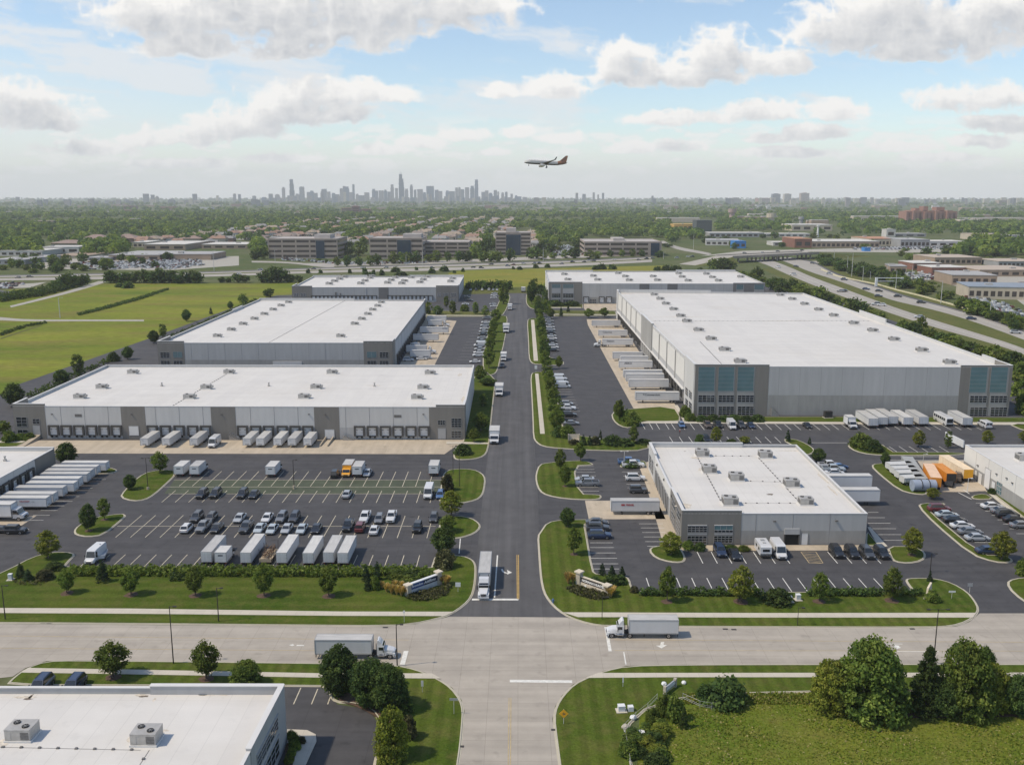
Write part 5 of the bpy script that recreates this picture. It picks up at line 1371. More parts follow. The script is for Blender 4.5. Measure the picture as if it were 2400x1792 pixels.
def semi(label, loc, rz, sc, TL, sleeper, axles, tz=(1.2,4.1), group=None, taxles=2, smooth_side=True):
	root = thing("semi_truck", label, "semi truck", loc, rz, group, sc)
	W, z0, z1 = 1.30, tz[0], tz[1]
	b = MB(); cargo_box(b, -TL, 0, W, z0, z1)
	t = b.build("trailer", [M_tbox, M_troof, M_rail], root)
	rear_doors(t, -TL, W, z0, z1)
	c = MB(); c.box(-TL+0.2,-0.5,0.85,-TL+3.6,0.5, z0-0.01); c.box(-TL+0.02,-1.1,0.5,-TL+0.14,1.1,0.62); c.box(-3.2,-0.9,0.2,-3.05,-0.75, z0-0.12); c.box(-3.2,0.75,0.2,-3.05,0.9, z0-0.12)
	for s in (-1,1): c.box(-TL+0.1, s*1.0-0.28,0.3,-TL+0.13, s*1.0+0.28, z0-0.12)
	c.build("underframe", M_chas, t)
	wheels(t, (-TL+1.7,-TL+2.95) if taxles == 2 else (-TL+1.9,),1.0,0.52,0.55)
	tractor_parts(root, 1.0, sleeper, axles)
	return root
R90 = PI/2
def car_at(kind, colour, px, py, rz, label, group, sc=1.12, end=None):
	"""end: which end of the car stands at the pixel ('f' front bottom edge, None = centre)"""
	p = P(px, py, 0.032); L_ = {'sedan': 4.75, 'hatch': 4.45, 'suv': 4.8, 'pickup': 5.7, 'jeep': 4.3, 'van': 6.0, 'mini': 5.2}[kind]*sc
	if end == 'f': p = p-Vector((math.cos(rz), math.sin(rz),0))*L_/2
	if end == 'r': p = p+Vector((math.cos(rz), math.sin(rz),0))*L_/2
	proto = VAN if kind == 'van' else MINI if kind == 'mini' else CARS[kind]
	return dup(proto, label, p, rz, sc, group, PAINT[colour], {'body'})
CN = dict(white='white', silver='silver', grey='grey', pale='pale silver', dark='dark grey', black='black', navy='dark navy', blue='blue', red='dark red', teal='dark teal', brown='brown', yellow='yellow')
KN = dict(sedan='sedan', hatch='hatchback', suv='SUV', pickup='pickup', jeep='jeep', van='cargo van', mini='minibus')
def row(lst, where, group, rz, sc=1.12, end='f', way="from the left", jit=0.02):
	"""lst of (kind, colour, px, py[, own heading])"""
	rr = random.Random(len(where)); n = len(lst); ev = group.startswith("cars")
	for i, it in enumerate(lst):
		k, c, x, y = it[:4]; a = it[4] if len(it) > 4 else rz
		e = end
		if len(it) > 4 and end == 'f': e = 'r'
		lab = "%s %s%s %s" % (CN[c], KN[k],(", "+nth(i, n, way)) if n > 1 else "", where)
		car_at(k, c, x, y, a+rr.uniform(-jit, jit), lab, group, sc, e)
S, NN = -R90, R90
GL = "cars parked in the main lot"
row([('suv', 'black', 465.8,1171),('suv', 'black', 497.6,1170),('suv', 'black', 562,1170.8),('sedan', 'black', 589.4,1171),('sedan', 'silver', 809,1170.5, NN),('van', 'white', 1001.8,1172),('hatch', 'blue', 1030,1171.5)], "in the row below the box trucks", GL, S)
row([('suv', 'dark', 452.8,1227),('hatch', 'dark', 487.5,1226),('sedan', 'silver', 554,1228),('sedan', 'white', 620,1227.5),('suv', 'grey', 653.8,1228),('suv', 'dark', 684,1228),('pickup', 'white', 850.5,1229),('hatch', 'grey', 885.5,1229.5),('pickup', 'white', 914,1228),('hatch', 'dark', 1014.8,1226.5)], "in the double row's upper half", GL, S)
row([('hatch', 'white', 429.6,1252, NN),('pickup', 'grey', 465.8,1252),('sedan', 'black', 499.8,1252),('pickup', 'dark', 568.5,1253),('sedan', 'pale', 601.7,1253),('sedan', 'pale', 631.3,1255),('sedan', 'silver', 666,1254),('sedan', 'pale', 702,1254.7),('sedan', 'black', 736.6,1253.7),('pickup', 'black', 810.6,1249),('jeep', 'red', 840.7,1251, NN),('sedan', 'white', 874,1257, NN),('jeep', 'black', 975.7,1252)], "in the double row's lower half", GL, S)
car_at('jeep', 'black', 782,1122, NN, "black open jeep beside the yellow box truck", GL, 1.1, 'r')
car_at('sedan', 'silver', 858,1119, S, "silver sedan behind a small shrub beside the upper box trucks", GL, 1.1, 'f')
GR = "cars parked at the small front right building"
row([('suv', 'navy', 1693.7,1308.5),('sedan', 'black', 1727.6,1316)], "west of the white camper by the small building", GR, S)
row([('suv', 'black', 1970,1310.7),('suv', 'black', 2006,1311.8),('suv', 'dark', 2042,1313),('suv', 'black', 2077,1313)], "of four beside the yellow hatched bay", GR, S)
car_at('van', 'white', 1834,1313.6, S, "tall white van parked before the small building's open dock", GR, 1.12, 'f')
row([('sedan', 'dark', 1399,1229),('suv', 'dark', 1401,1242),('suv', 'navy', 1405,1260)], "beside the striped lawn left of the small building", GR, 0.0, end=None, way="from the back")
row([('pickup', 'blue', 1474,1087),('pickup', 'white', 1484,1094),('suv', 'white', 1489,1125),('jeep', 'dark', 1496,1154)], "along the small building's loading side", GR, 0.0, end=None, way="from the back")
row([('sedan', 'silver', 1370,1127, PI),('pickup', 'grey', 1376,1138, PI)], "of two beside the lawn with a notch", GR, 0.0, end='c', way="from the back")
row([('pickup', 'white', 1944,1095),('pickup', 'pale', 1953,1104),('sedan', 'white', 1956,1112),('hatch', 'grey', 1962,1121),('hatch', 'silver', 1968,1131),('sedan', 'white', 1980,1138)], "behind the small building, by its trailers", GR, 0.0, end=None, way="from the back")
car_at('sedan', 'blue', 1966,1098,0.3, "blue sedan at the back end of the row behind the small building", GR, 1.1)
GF = "cars parked in the east lot"
row([('suv', 'red', 2200.5,1197.7),('sedan', 'pale', 2218.6,1211),('sedan', 'black', 2236.7,1223),('sedan', 'white', 2254.7,1237),('sedan', 'grey', 2272.8,1251),('sedan', 'silver', 2289.7,1265.6),('sedan', 'navy', 2316,1296)], "on the long kerb island of the east lot", GF, 0.0, end=None, way="from the back")
row([('sedan', 'white', 2325,1191),('sedan', 'grey', 2348,1202),('suv', 'black', 2360,1211.5),('sedan', 'black', 2377,1222),('sedan', 'grey', 2394,1236)], "along the east shed's path", GF, 0.0, end=None, way="from the back")
GW = "vehicles parked before the largest warehouse"
row([('hatch', 'blue', 1600,1004),('pickup', 'brown', 1662,1005.5),('pickup', 'black', 1687,1005),('van', 'white', 1719,1008.5),('suv', 'dark', 1741,1005.5),('sedan', 'navy', 1764,1005.5),('sedan', 'black', 1897,1005.5)], "before the largest warehouse", GW, S, 1.1)
car_at('suv', 'black', 1655,1034, S, "black SUV between two shrubs behind the small building's roof", GW, 1.1)
car_at('mini', 'white', 2318,1006, NN, "white minibus parked beside the east end of the trailer row", GW, 1.2, 'r')
GB = "cars parked in the lot west of the park road"
cols = ['grey', 'white', 'silver', 'white', 'silver', 'black', 'silver', 'silver', 'white', 'silver', 'white', 'white']
ys = [748,757,765,772,779,786,794,802,812,820,828,835]; kk = ['suv', 'sedan', 'suv', 'hatch', 'sedan', 'sedan', 'hatch', 'sedan', 'van', 'sedan', 'sedan', 'suv']
row([(kk[i], cols[i],1140-(y-748)*0.225, y) for i, y in enumerate(ys)], "in the lot beside the second warehouse", GB, PI, 1.12, None, "from the back")
car_at('sedan', 'white', 1113,850, PI, "white sedan alone at the near corner of the second warehouse's lot", GB, 1.1)
GC = "cars parked in the lot before the largest warehouse's docks"
cols = ['grey', 'silver', 'silver', 'white', 'silver', 'black', 'silver', 'white', 'black', 'silver', 'white', 'black']
row([(['sedan', 'suv', 'hatch'][i % 3], c, 1286.5+i*1.05,747.5+i*6.9) for i, c in enumerate(cols)], "in the lot facing the largest warehouse's docks", GC, 0.0,1.12, None, "from the back")
row([('van', 'white', 1311,891),('van', 'white', 1314,900),('van', 'white', 1318,908.5)], "of three beside the dock lot's trees", GC, 0.0,1.1, None, "from the back")
row([('hatch', 'silver', 1328,949),('pickup', 'white', 1330,960),('suv', 'black', 1334,976),('sedan', 'grey', 1339,995)], "by the tree row at the dock lot's near end", GC, 0.0,1.1, None, "from the back")
GD = "cars parked in the far lot"
row([('suv', 'teal', 1094,699),('suv', 'black', 1100,706),('sedan', 'white', 1091,714)], "against the far warehouse's side", GD, 0.0,1.1, None, "from the back")
row([('sedan', 'white', 1103,680.5),('suv', 'dark', 1116,680.5),('hatch', 'white', 1130,680.5),('suv', 'white', 1146,680.5),('sedan', 'silver', 1156,680.5),('sedan', 'white', 1165,680.5)], "along the bushes at the far lot's back", GD, S, 1.1, None)
row([('sedan', 'silver', 1159,689),('suv', 'white', 1158,694),('sedan', 'white', 1157,699),('sedan', 'silver', 1155,714),('sedan', 'white', 1157,719)], "beside the tall tree in the far lot", GD, PI, 1.1, None, "from the back")
car_at('pickup', 'white', 1256,684, S, "white pickup behind the trees by the rear warehouse", GD, 1.1)
car_at('pickup', 'dark', 1177,860, S, "dark pickup following a box truck on the park road", "vehicles on the park road", 1.1)
row([('sedan', 'white', 988,843),('sedan', 'silver', 1000,841),('suv', 'white', 957,846)], "in the second warehouse's dock yard", GB, 0.1,1.1, None)
row([('suv', 'navy', 97,1616),('suv', 'navy', 174,1616)], "of two behind the nearest building", "cars behind the nearest building", S, 1.15, None)
row([('sedan', 'black', 6,1247),('jeep', 'black', 38,1249)], "on the apron by the west edge", "cars at the west edge", 0.0,1.1, None)
car_at('van', 'white', 208,1325, S, "white crew van parked alone in the main lot's near corner", GL, 1.1, 'f')
p = P(238,1308,0.03); t = thing("flatbed_trailer", "white flatbed trailer with a small crane post behind the crew van", "trailer", p, R90+0.25)
b = MB(); b.box(-2.2,-1.0,0.75,2.2,1.0,0.95); b.box(-2.2,-1.0,0.95,-2.1,1.0,1.5); b.box(-2.2,-1.0,0.95,2.2,-0.93,1.3); b.box(-2.2,0.93,0.95,2.2,1.0,1.3); b.build("deck", PAINT['white'], t)
m = MB(); m.tube((1.9,0,0.95),(1.9,0,2.6),0.08); m.tube((1.9,0,2.6),(0.6,0.3,3.0),0.06); m.build("crane_post", M_rim, t)
wheels(t, (-0.8,0.3),0.85,0.36)
# --- trailers at the docks
GT = "white trailers backed up to docks"
def trl(px, py, rz, L_, label, group, sc=1.0, at='rear', kind='van', off=0.0):
	p = P(px, py, 0.046)
	if at == 'nose': p = p-Vector((math.cos(rz), math.sin(rz),0))*L_*(sc[0] if isinstance(sc, tuple) else sc)
	return dup(trailer(L_, kind), label, p, rz, sc, group)
xs = [339,389.7,454.8,579,610,650.8,684.4,721]
yw = P(560,1031).y
for i, x in enumerate(xs):
	q = P(x, 1049.5); L_ = round((yw-q.y)/1.0,1)
	if i == 7: L_ -= 0.8
	o = trl(x, 1049.5, S, L_, "white trailer at the long dock shed, %s of eight" % nth(i, 8), GT, (1.0,0.93,0.74), 'nose', 'nose')
car_at('van', 'white', 494.6,1051, S, "white cargo van among the trailers at the long dock shed", GT, 1.15, 'f')
Lb = 14.0
b8 = [(108.5,1196),(122,1184.5),(157,1165),(182,1154),(195,1143.5),(216,1132),(224,1127.5),(232,1122),(255,1110)]
wt = [(116,1191),(132,1181),(154,1166),(180,1155),(191,1144),(210,1133),(219,1124.5),(232,1115.5),(254,1106)]
for i, (x, y) in enumerate(wt):
	o = trl(x, y, 0.0,13.2 if i else 14.2, "white trailer docked at the west shed, %s" % (nth(i, 9, "from the front")), "trailers docked at the west shed", (0.94,0.94,0.74), 'nose', 'nose')
	if i == 0:
		ro = o
text("TRUCKST", 0.62, M_redink, ro, (7.2,-1.345,2.75),(PI/2,0,0), bold=0.02); text("LINES", 0.34, M_ink, ro, (10.3,-1.345,2.78),(PI/2,0,0))
p = P(62,1217,0.046); o = dup(BOXT, "white box truck with blue tinted windscreen beside the west shed's trailers", p-Vector((4.6,0,0)),0.0,1.2, "trailers docked at the west shed")
for i, (x0, x1, y, cab) in enumerate([(1002,1046,756,0),(1004,1052,766,1),(985,1051,783,0),(969,1028,801,0),(953,1020,829,2),(962,1010,840,0)]):
	q0, q1 = P(x0, y), P(x1, y); L_ = q1.x-q0.x
	if cab: L_ -= 4.0
	lab = "white trailer in the second warehouse's dock yard, %s" % nth(i, 6, "from the back")
	if cab:
		semi("white semi truck backed into the second warehouse, %s of two" % ("farther" if cab == 1 else "nearer"),(q0.x+round(L_, 1), q0.y, 0.046),0.0,1.0, round(L_, 1), False, 2, group="trailers at the second warehouse")
	else:
		o = trl(x0, y, 0.0, round(L_, 1), lab, "trailers at the second warehouse", 1.0, 'rear', 'nose')
		if i == 2: text("AXON-Z", 0.7, M_ink, o, (L_-3.3,-1.345,3.2),(PI/2,0,0), bold=0.015)
p = P(977,820,0.046); c = dup(BOXS, "dark blue roofed truck between two trailers at the second warehouse", p, R90*0.6,1.1, "trailers at the second warehouse", PAINT['navy'], {'cab'})
big = [(1387,1453.5,767, None),(1402.6,1469.8,790.7, "Cuternica"),(1412,1482.5,812.5, "Statson"),(1436,1505,845, None),(1454,1518,855, None),(1450.7,1528,866, "ARKO"),(1460.7,1551,889, None),(1467,1555,898, None),(1474,1566,912, None),(1488.8,1590.5,943, "Commercium")]
for i, (x0, x1, y, tx) in enumerate(big):
	q0, q1 = P(x0, y), P(x1, y); L_ = round(q1.x-q0.x, 1)
	lab = "white trailer at the largest warehouse's side docks, %s" % nth(i, 10, "from the back")
	if i == 2:
		o = semi("white semi truck backed to the largest warehouse's side docks", (q0.x, q0.y, 0.046), PI, 1.0, L_, False, 2, group="trailers at the largest warehouse's side"); par = [k for k in o.children if k.name.startswith("trailer")][0]
		text(tx, 1.3, M_ink, par, (-2.0,1.345,2.7),(PI/2,0, PI), bold=0.02)
		continue
	o = trl(x1, y, PI, L_, lab, "trailers at the largest warehouse's side", 1.0, 'rear', 'nose')
	if tx: text(tx, 1.25 if i != 9 else 1.0, M_ink, o, (L_-(2.2 if i != 9 else 3.4),1.345,2.7 if i != 9 else 2.9),(PI/2,0, PI), bold=0.02)
	if i == 9:
		m = MB(); m.add([(L_-2.2,1.348,3.75),(L_-3.6,1.348,3.45),(L_-2.9,1.348,3.45),(L_-3.3,1.348,2.9),(L_-2.6,1.348,3.3)],[(0,1,2),(2,3,4)]); m.build("emblem", M_ink, o)
GE = "white trailers parked before the largest warehouse"
yb = [1003.8,1000.8,999,1000.8,999.8,1002]
for i, x in enumerate([2046.5,2069,2092.8,2127.8,2164,2267]):
	o = trl(x, yb[i], R90,12.0 if i < 3 else 11.0, "white trailer before the largest warehouse, %s of six" % nth(i, 6), GE, (1.05,1.2,0.82), 'rear')
p = P(1993,1001,0.033); dup(BOXS, "white box truck with dark front beside the trailers before the largest warehouse", p, R90*1.0+PI, 1.05, GE)
# --- main lot: trailers and box trucks
GM = "trailers standing in the main lot"
for i, (x, y, L_) in enumerate([(485,1326,11.5),(577,1327.5,13.0),(661,1328,12.6),(723,1328.7,12.0),(770.7,1327,11.8),(804,1328.5,12.0)]):
	trl(x, y, R90, L_, "white trailer, %s of six in the main lot's front row" % nth(i, 6), GM, (0.86,0.84,0.76))
def bt(px, py, label, sc=1.0, rz=R90, proto=BOXT, pt=None, end=-1, ln=7.6, group="box trucks in the main lot", zs=0.84):
	p = P(px, py, 0.034)+Vector((math.cos(rz), math.sin(rz),0))*(-end*ln*sc/2)
	return dup(proto, label, p, rz, (sc, sc, sc*zs), group, pt, {'cab', 'cargo_box'} if pt else None)
bt(518,1326.6, "small white box truck between two trailers in the front row", 1.0, R90, BOXS, ln=6.2, zs=0.88)
for i, x in enumerate((419.4,456)): bt(x, 1118, "white box truck at the grass island, %s of two" % ("left" if i == 0 else "right"),1.08)
bt(634,1119, "white box truck alone in the middle of the lot's back row", 1.08)
o = bt(810,1119.5, "yellow box truck facing the street in the lot's back row", 1.05, S, BOXT, PAINT['yellow'],1)
bt(837,1119, "white box truck right beside the yellow one", 1.08)
bt(1016,1116.5, "white box truck at the end of the back row near the striped lawn", 1.08)
p = P(622,1323,0.034); t = thing("flatbed_trailer", "flatbed trailer piled with brown timber between white trailers", "trailer", p, R90)
b = MB(); b.box(0,-1.25,0.95,6.2,1.25,1.15); b.box(-0.1,-1.25,0.6,0.1,1.25,1.35); b.build("deck", mat("tan_deck", (0.42,0.34,0.24),0.85,0.15,1), t)
m = MB(); rr = random.Random(4)
for i in range(46):
	x = rr.uniform(0.6,5.6); y = rr.uniform(-0.95,0.95); a = rr.uniform(-0.5,0.5); l_ = rr.uniform(1.2,3.0); z = rr.uniform(1.2,2.2)
	m.tube((x-l_/2*math.cos(a), y-l_/2*math.sin(a)*0.4, z),(x+l_/2*math.cos(a), y+l_/2*math.sin(a)*0.4, z+rr.uniform(-0.3,0.4)),0.06, n=5)
m.build("timber_load", mat("brown_timber", (0.16,0.10,0.06),0.9,0.4,1.2), t)
m = MB()
for x in (0.4,2.2,4.0,5.9):
	for s in (-1,1): m.tube((x, s*1.2,1.1),(x+rr.uniform(-0.2,0.2), s*1.28,2.9+rr.uniform(-0.4,0.5)),0.05, n=5)
m.build("stake", M_chas, t)
wheels(t, (1.2,2.4),1.0,0.48,0.5)
p = P(1795,1309,0.034); t = thing("camper", "white camper trailer parked beside the tall white van", "camper", p+Vector((0,2.7,0)),-R90, "cars parked at the small front right building", 1.05)
b = MB(); prof = [(-2.5,0.55),(2.1,0.55),(2.6,1.1),(2.5,2.4),(2.1,2.65),(-2.3,2.65),(-2.6,2.3)]
b.loft([[(x, -1.12, z) for x, z in prof],[(x, 1.12, z) for x, z in prof]],0); b.build("body", PAINT['white'], t)
m = MB(); m.box(2.50,-0.7,1.5,2.60,0.7,2.0); m.build("rear_window", M_cglass, t)
for s in (-1,1):
	m = MB(); m.box(-1.4, s*1.125-0.01,1.4,-0.4, s*1.125+0.01,2.0); m.box(0.6, s*1.125-0.01,1.4,1.5, s*1.125+0.01,2.0); m.build("side_window", M_cglass, t)
m = MB(); m.box(-1.2,-0.4,2.65,-0.5,0.4,2.85); m.box(0.5,-0.3,2.65,1.0,0.3,2.8); m.build("roof_hatch", M_frame, t)
m = MB(); m.tube((-2.5,0,0.6),(-3.6,0,0.5),0.06); m.box(2.4,-1.1,0.45,2.7,1.1,0.62); m.build("tow_bar", M_chas, t)
wheels(t, (-0.4,0.4),1.0,0.34)
q0, q1 = P(1431.6,1202), P(1543.5,1202); L_ = round((q1.x-q0.x)/0.96,1)
o = trl(1543.5,1202.5, PI, L_, "white trailer with small red lettering backed to the small building", GT, (0.96,0.96,0.86), 'rear')
text("TREXEL", 0.62, M_redink, o, (L_-3.6,1.345,2.75),(PI/2,0, PI), bold=0.03)
m = MB(); m.box(L_-3.4,1.335,2.72, L_-2.5,1.348,3.2); m.build("emblem", M_redink, o)
for i, (x, y) in enumerate([(2038,1147),(2056,1181)]):
	trl(x, y, 0.0,12.5, "white trailer behind the small building, %s of two" % ("farther" if i == 0 else "nearer"), "trailers behind the small building", 1.0, 'nose')
p = P(871.5,1545,0.054); semi("white semi truck with a short trailer driving east behind the dark trees", (p.x, p.y+1.15,0.054),0.0,0.86,10.9, False, 1,(1.15,4.0), "semi trucks on the streets", 1)
p = P(1474,1496,0.054); semi("white semi truck with a short trailer waiting at the stop line", (p.x, p.y+1.15,0.054), PI, 0.86,9.9, False, 1,(1.15,4.0), "semi trucks on the streets", 1)
p = P(1131,1407,0.045)
def gp(px, py, z): return P(px, py, z)
tl = gp(1134,1293,3.5).y-p.y
semi("white sleeper semi truck waiting at the park road's mouth", (p.x+0.15, p.y+4.9,0.045), S, 0.88, max(9.0,(tl-4.9)/0.88), True, 2,(1.2,4.1), "semi trucks on the streets", 2)
GP = "trucks on the park road"
bt(1158,1042, "white box truck on the park road beside the long dock shed's lawn", 1.30, S, BOXT, None, 1,7.6, GP)
bt(1169.5,930, "white box truck on the park road, second from the front", 1.30, S, BOXT, None, 1,7.6, GP)
bt(1180,847, "white box truck on the park road ahead of a dark pickup", 1.15, S, BOXT, None, 1,7.6, GP)
bt(1186,781, "white bus like truck on the park road beside the second lot", 1.5, S, BOXT, None, 1,7.6, GP)
bt(1195,727, "small white box truck on the park road near its far end", 1.25, S, BOXT, None, 1,7.6, GP)
bt(1226.5,685, "white box truck at the far end of the park road", 1.35, R90, BOXT, None, -1,7.6, GP)
GO = "orange trailers in the east yard"
M_or = mat("orange_paint", (0.62,0.24,0.03),0.5,0.12,0.7); M_pk = mat("pale_orange_roof", (0.72,0.50,0.34),0.6,0.10,0.7); M_sand = mat("sand_side", (0.74,0.60,0.42),0.55,0.08,0.8); M_yel = mat("deep_yellow", (0.72,0.36,0.02),0.5,0.1,1)
def orange(rear, far, side, roof, back, label, yawx=0.0, z1=3.6):
	a = P(*rear, 0.05); e = P(*far, z1); L_ = e.y-a.y; ang = math.atan2(L_, (e.x-a.x))
	t = thing("trailer", label, "trailer", a, ang, GO); L_ = math.hypot(L_, e.x-a.x)
	b = MB(); b.box(0,-1.3,1.1, L_, 1.3, z1,0,1); b.box(-0.02,-1.25,1.12,0.02,1.25, z1-0.05,2)
	for i in range(9): b.box(L_*(i+0.5)/9-0.05,1.3,1.15, L_*(i+0.5)/9+0.05,1.35, z1-0.1,0)
	b.box(-0.05,-1.35, z1-0.1, L_, -1.25, z1+0.06,1); b.box(-0.05,1.25, z1-0.1, L_, 1.35, z1+0.06,1); b.build("cargo_box", [side, roof, back], t)
	m = MB(); m.box(0.2,-0.8,0.6, L_-0.5,0.8,1.08); m.box(0,-1.1,0.45,0.15,1.1,0.62); m.build("underframe", M_chas, t)
	wheels(t, (1.2,2.4),1.0,0.5,0.5); return t
orange((2192,1150),(2176,1086), M_or, M_pk, M_or, "orange trailer with a pale roof beside the silver trailers")
orange((2228,1140),(2196,1085.5), M_or, M_or, M_chas, "trailer with a bright orange roof between two pale ones")
orange((2268,1130),(2212,1066), M_sand, M_sand, M_yel, "longest sand coloured trailer with a round yellow tank end")
p = P(2268,1130,0.05);
for i, (x, y, c, l_, lab) in enumerate([(2224,1137, 'dark', 4.4, "dark tracked loader standing behind the orange trailers"),(2244,1128, 'brown', 3.4, "rusty brown generator beside the sand coloured trailer")]):
	q = P(x, y, 0.05); t = thing("yard_machine", lab, "machine", q, R90*0.7)
	b = MB(); b.box(-l_/2,-0.95,0.5, l_/2,0.95,1.5); b.box(-l_*0.2,-0.8,1.5, l_*0.3,0.8,2.5); b.build("body", PAINT[c], t)
	m = MB(); m.tube((l_*0.3,-0.5,1.5),(l_*0.75,-0.5,2.2),0.1); m.tube((l_*0.3,0.5,1.5),(l_*0.75,0.5,2.2),0.1); m.tube((l_*0.75,-0.5,2.2),(l_*0.95,-0.5,0.6),0.09); m.tube((l_*0.75,0.5,2.2),(l_*0.95,0.5,0.6),0.09); m.box(l_*0.88,-0.9,0.3, l_*1.05,0.9,0.9); m.build("loader_arm", M_chas, t)
	for s in (-1,1):
		k = MB(); k.box(-l_/2, s*1.0-0.2,0.0, l_/2, s*1.0+0.2,0.62); k.build("track", M_tyre, t)
GS = "silver trailers in the east yard"
M_sil = mat("dull_silver", (0.56,0.56,0.54),0.5,0.08,0.6)
sl = [(2079,1098,2133,1096),(2089,1108,2142,1106),(2100,1118,2150,1116),(2112,1130,2160,1128)]
for i, (x0, y0, x1, y1) in enumerate(sl):
	a, e = P(x0, y0+6,0.05), P(x1, y1+6,0.05); L_ = (e-a).length
	t = thing("trailer", "low silver tipper trailer in the east yard, %s of four" % nth(i, 4, "from the back"), "trailer", a, math.atan2(e.y-a.y, e.x-a.x), GS)
	b = MB(); pr = [(-1.0,0.8),(1.0,0.8),(1.3,1.2),(1.3,2.3),(1.0,2.5),(-1.0,2.5),(-1.3,2.3),(-1.3,1.2)]
	b.loft([[(0, y, z) for y, z in pr],[(L_, y, z) for y, z in pr]],0)
	for s in (-1,1): b.tube((0, s*1.3,2.2),(L_, s*1.3,2.2),0.08, n=6, mi=0)
	for k in range(8): b.box(L_*(k+0.5)/8-0.06,-1.36,1.2, L_*(k+0.5)/8+0.06,-1.3,2.18)
	b.build("tub", M_sil, t); wheels(t, (1.0,2.2, L_-1.2),0.95,0.48,0.45)
a = P(2160,1143,0.05); t = thing("trailer", "long flat grey covered trailer between the silver and orange ones", "trailer", a, math.atan2(P(2124,1089).y-a.y, P(2124,1089).x-a.x), GS)
b = MB(); L_ = (P(2124,1089)-a).length; b.box(0,-1.5,1.0, L_, 1.5,2.5); b.build("tarpaulin", mat("grey_tarpaulin", (0.33,0.34,0.335),0.8,0.1,0.5), t); wheels(t, (1.2,2.5),1.0,0.5,0.5)
q = P(2163,1150,0.05); t = thing("storage_tank", "pale blue grey storage tank with two dark hoops by the yard kerb", "tank", q, 0.05)
b = MB(); b.tube((-3.0,0,1.55),(3.0,0,1.55),1.5, n=20); b.build("drum", mat("blue_grey_tank", (0.30,0.345,0.42),0.45,0.12,0.7), t)
for x in (-0.9,1.1):
	m = MB(); pts = [(x, -1.62*math.cos(a),1.55+1.62*math.sin(a)) for a in [PI*i/10-0.3 for i in range(12)]]; m.path(pts, 0.10,6); m.build("hoop", M_chas, t)
m = MB(); m.box(-2.4,-1.2,0,-2.0,1.2,0.5); m.box(2.0,-1.2,0,2.4,1.2,0.5); m.build("cradle", M_chas, t)
q = P(2226,1000,0.034); t = thing("coach", "white coach with dark lettered windows between two trailers before the largest warehouse", "coach", q+Vector((0,5.2,0)),-R90, GE, 1.0)
b = MB(); b.loft([ring8(-5,1.22,0.4,3.0), ring8(-4.9,1.25,0.35,3.1), ring8(4.7,1.25,0.35,3.1), ring8(5,1.15,0.45,2.8)],0); b.build("body", PAINT['white'], t)
for s in (-1,1):
	m = MB()
	for k in range(6): m.box(-4.4+k*1.45, s*1.255-0.015,1.7,-3.3+k*1.45, s*1.255+0.015,2.6)
	m.build("side_window", M_cglass, t)
m = MB(); m.box(4.88,-1.0,1.3,5.02,1.0,2.6); m.build("windscreen", M_cglass, t)
m = MB(); m.box(4.85,-1.1,0.4,5.1,1.1,0.9); m.build("bumper", M_trim, t); wheels(t, (3.2,-2.8),1.05,0.48,0.35)

# ---------------------------------------------------------------- trees, hedges, shrubs
LEAF = dict(
 maple=[leafmat("maple_leaf", (0.084,0.122,0.024)), leafmat("maple_leaf_pale", (0.135,0.170,0.036)), leafmat("maple_leaf_deep", (0.052,0.082,0.018))],
 lime=[leafmat("yellow_green_leaf", (0.128,0.150,0.022)), leafmat("yellow_green_leaf_pale", (0.180,0.188,0.034)), leafmat("yellow_green_leaf_deep", (0.082,0.104,0.018))],
 dark=[leafmat("dark_leaf", (0.048,0.078,0.022)), leafmat("dark_leaf_pale", (0.078,0.115,0.030)), leafmat("dark_leaf_deep", (0.030,0.054,0.018))],
 conifer=[leafmat("needle", (0.032,0.056,0.026)), leafmat("needle_pale", (0.054,0.084,0.038)), leafmat("needle_deep", (0.020,0.038,0.020))],
 red=[leafmat("russet_leaf", (0.060,0.060,0.028)), leafmat("russet_leaf_pale", (0.10,0.10,0.045)), leafmat("russet_leaf_deep", (0.034,0.040,0.020))],
 straw=[leafmat("straw_blade", (0.34,0.235,0.085),0.2,0.1), leafmat("straw_blade_pale", (0.44,0.33,0.15),0.2,0.1), leafmat("straw_blade_green", (0.19,0.18,0.055),0.2,0.1)])
M_bark = mat("bark", (0.115,0.088,0.066),0.95,0.3,3.0)
def leaf_cloud(rng, centres, rads, n_per, leaf, squash=0.8, up=0.35, aspect=1.0):
	"""quads scattered round clump centres; returns vertices, faces and clump index"""
	k = len(centres)
	idx = np.repeat(np.arange(k), n_per)
	m = len(idx)
	d = rng.normal(size=(m, 3)); d /= np.linalg.norm(d, axis=1, keepdims=True)
	r = rng.random(m)**0.45
	pos = centres[idx]+d*(rads[idx]*r)[:, None]*np.array([1,1, squash])
	nrm = d*0.8+rng.normal(size=(m, 3))*0.55+np.array([0,0, up]); nrm /= np.linalg.norm(nrm, axis=1, keepdims=True)
	t = rng.normal(size=(m, 3)); t -= nrm*(t*nrm).sum(1, keepdims=True); t /= np.linalg.norm(t, axis=1, keepdims=True)
	b = np.cross(nrm, t)
	s = leaf*(0.65+0.7*rng.random(m))
	t *= s[:, None]*0.5*aspect; b *= s[:, None]*0.5
	tip = nrm*(s*0.18)[:, None]
	V = np.stack([pos-t-b*0.55, pos+t*0.1-b+tip, pos+t+b*0.55, pos-t*0.1+b+tip], axis=1).reshape(-1,3)
	Fq = np.arange(m*4).reshape(-1,4)
	return V, Fq, idx
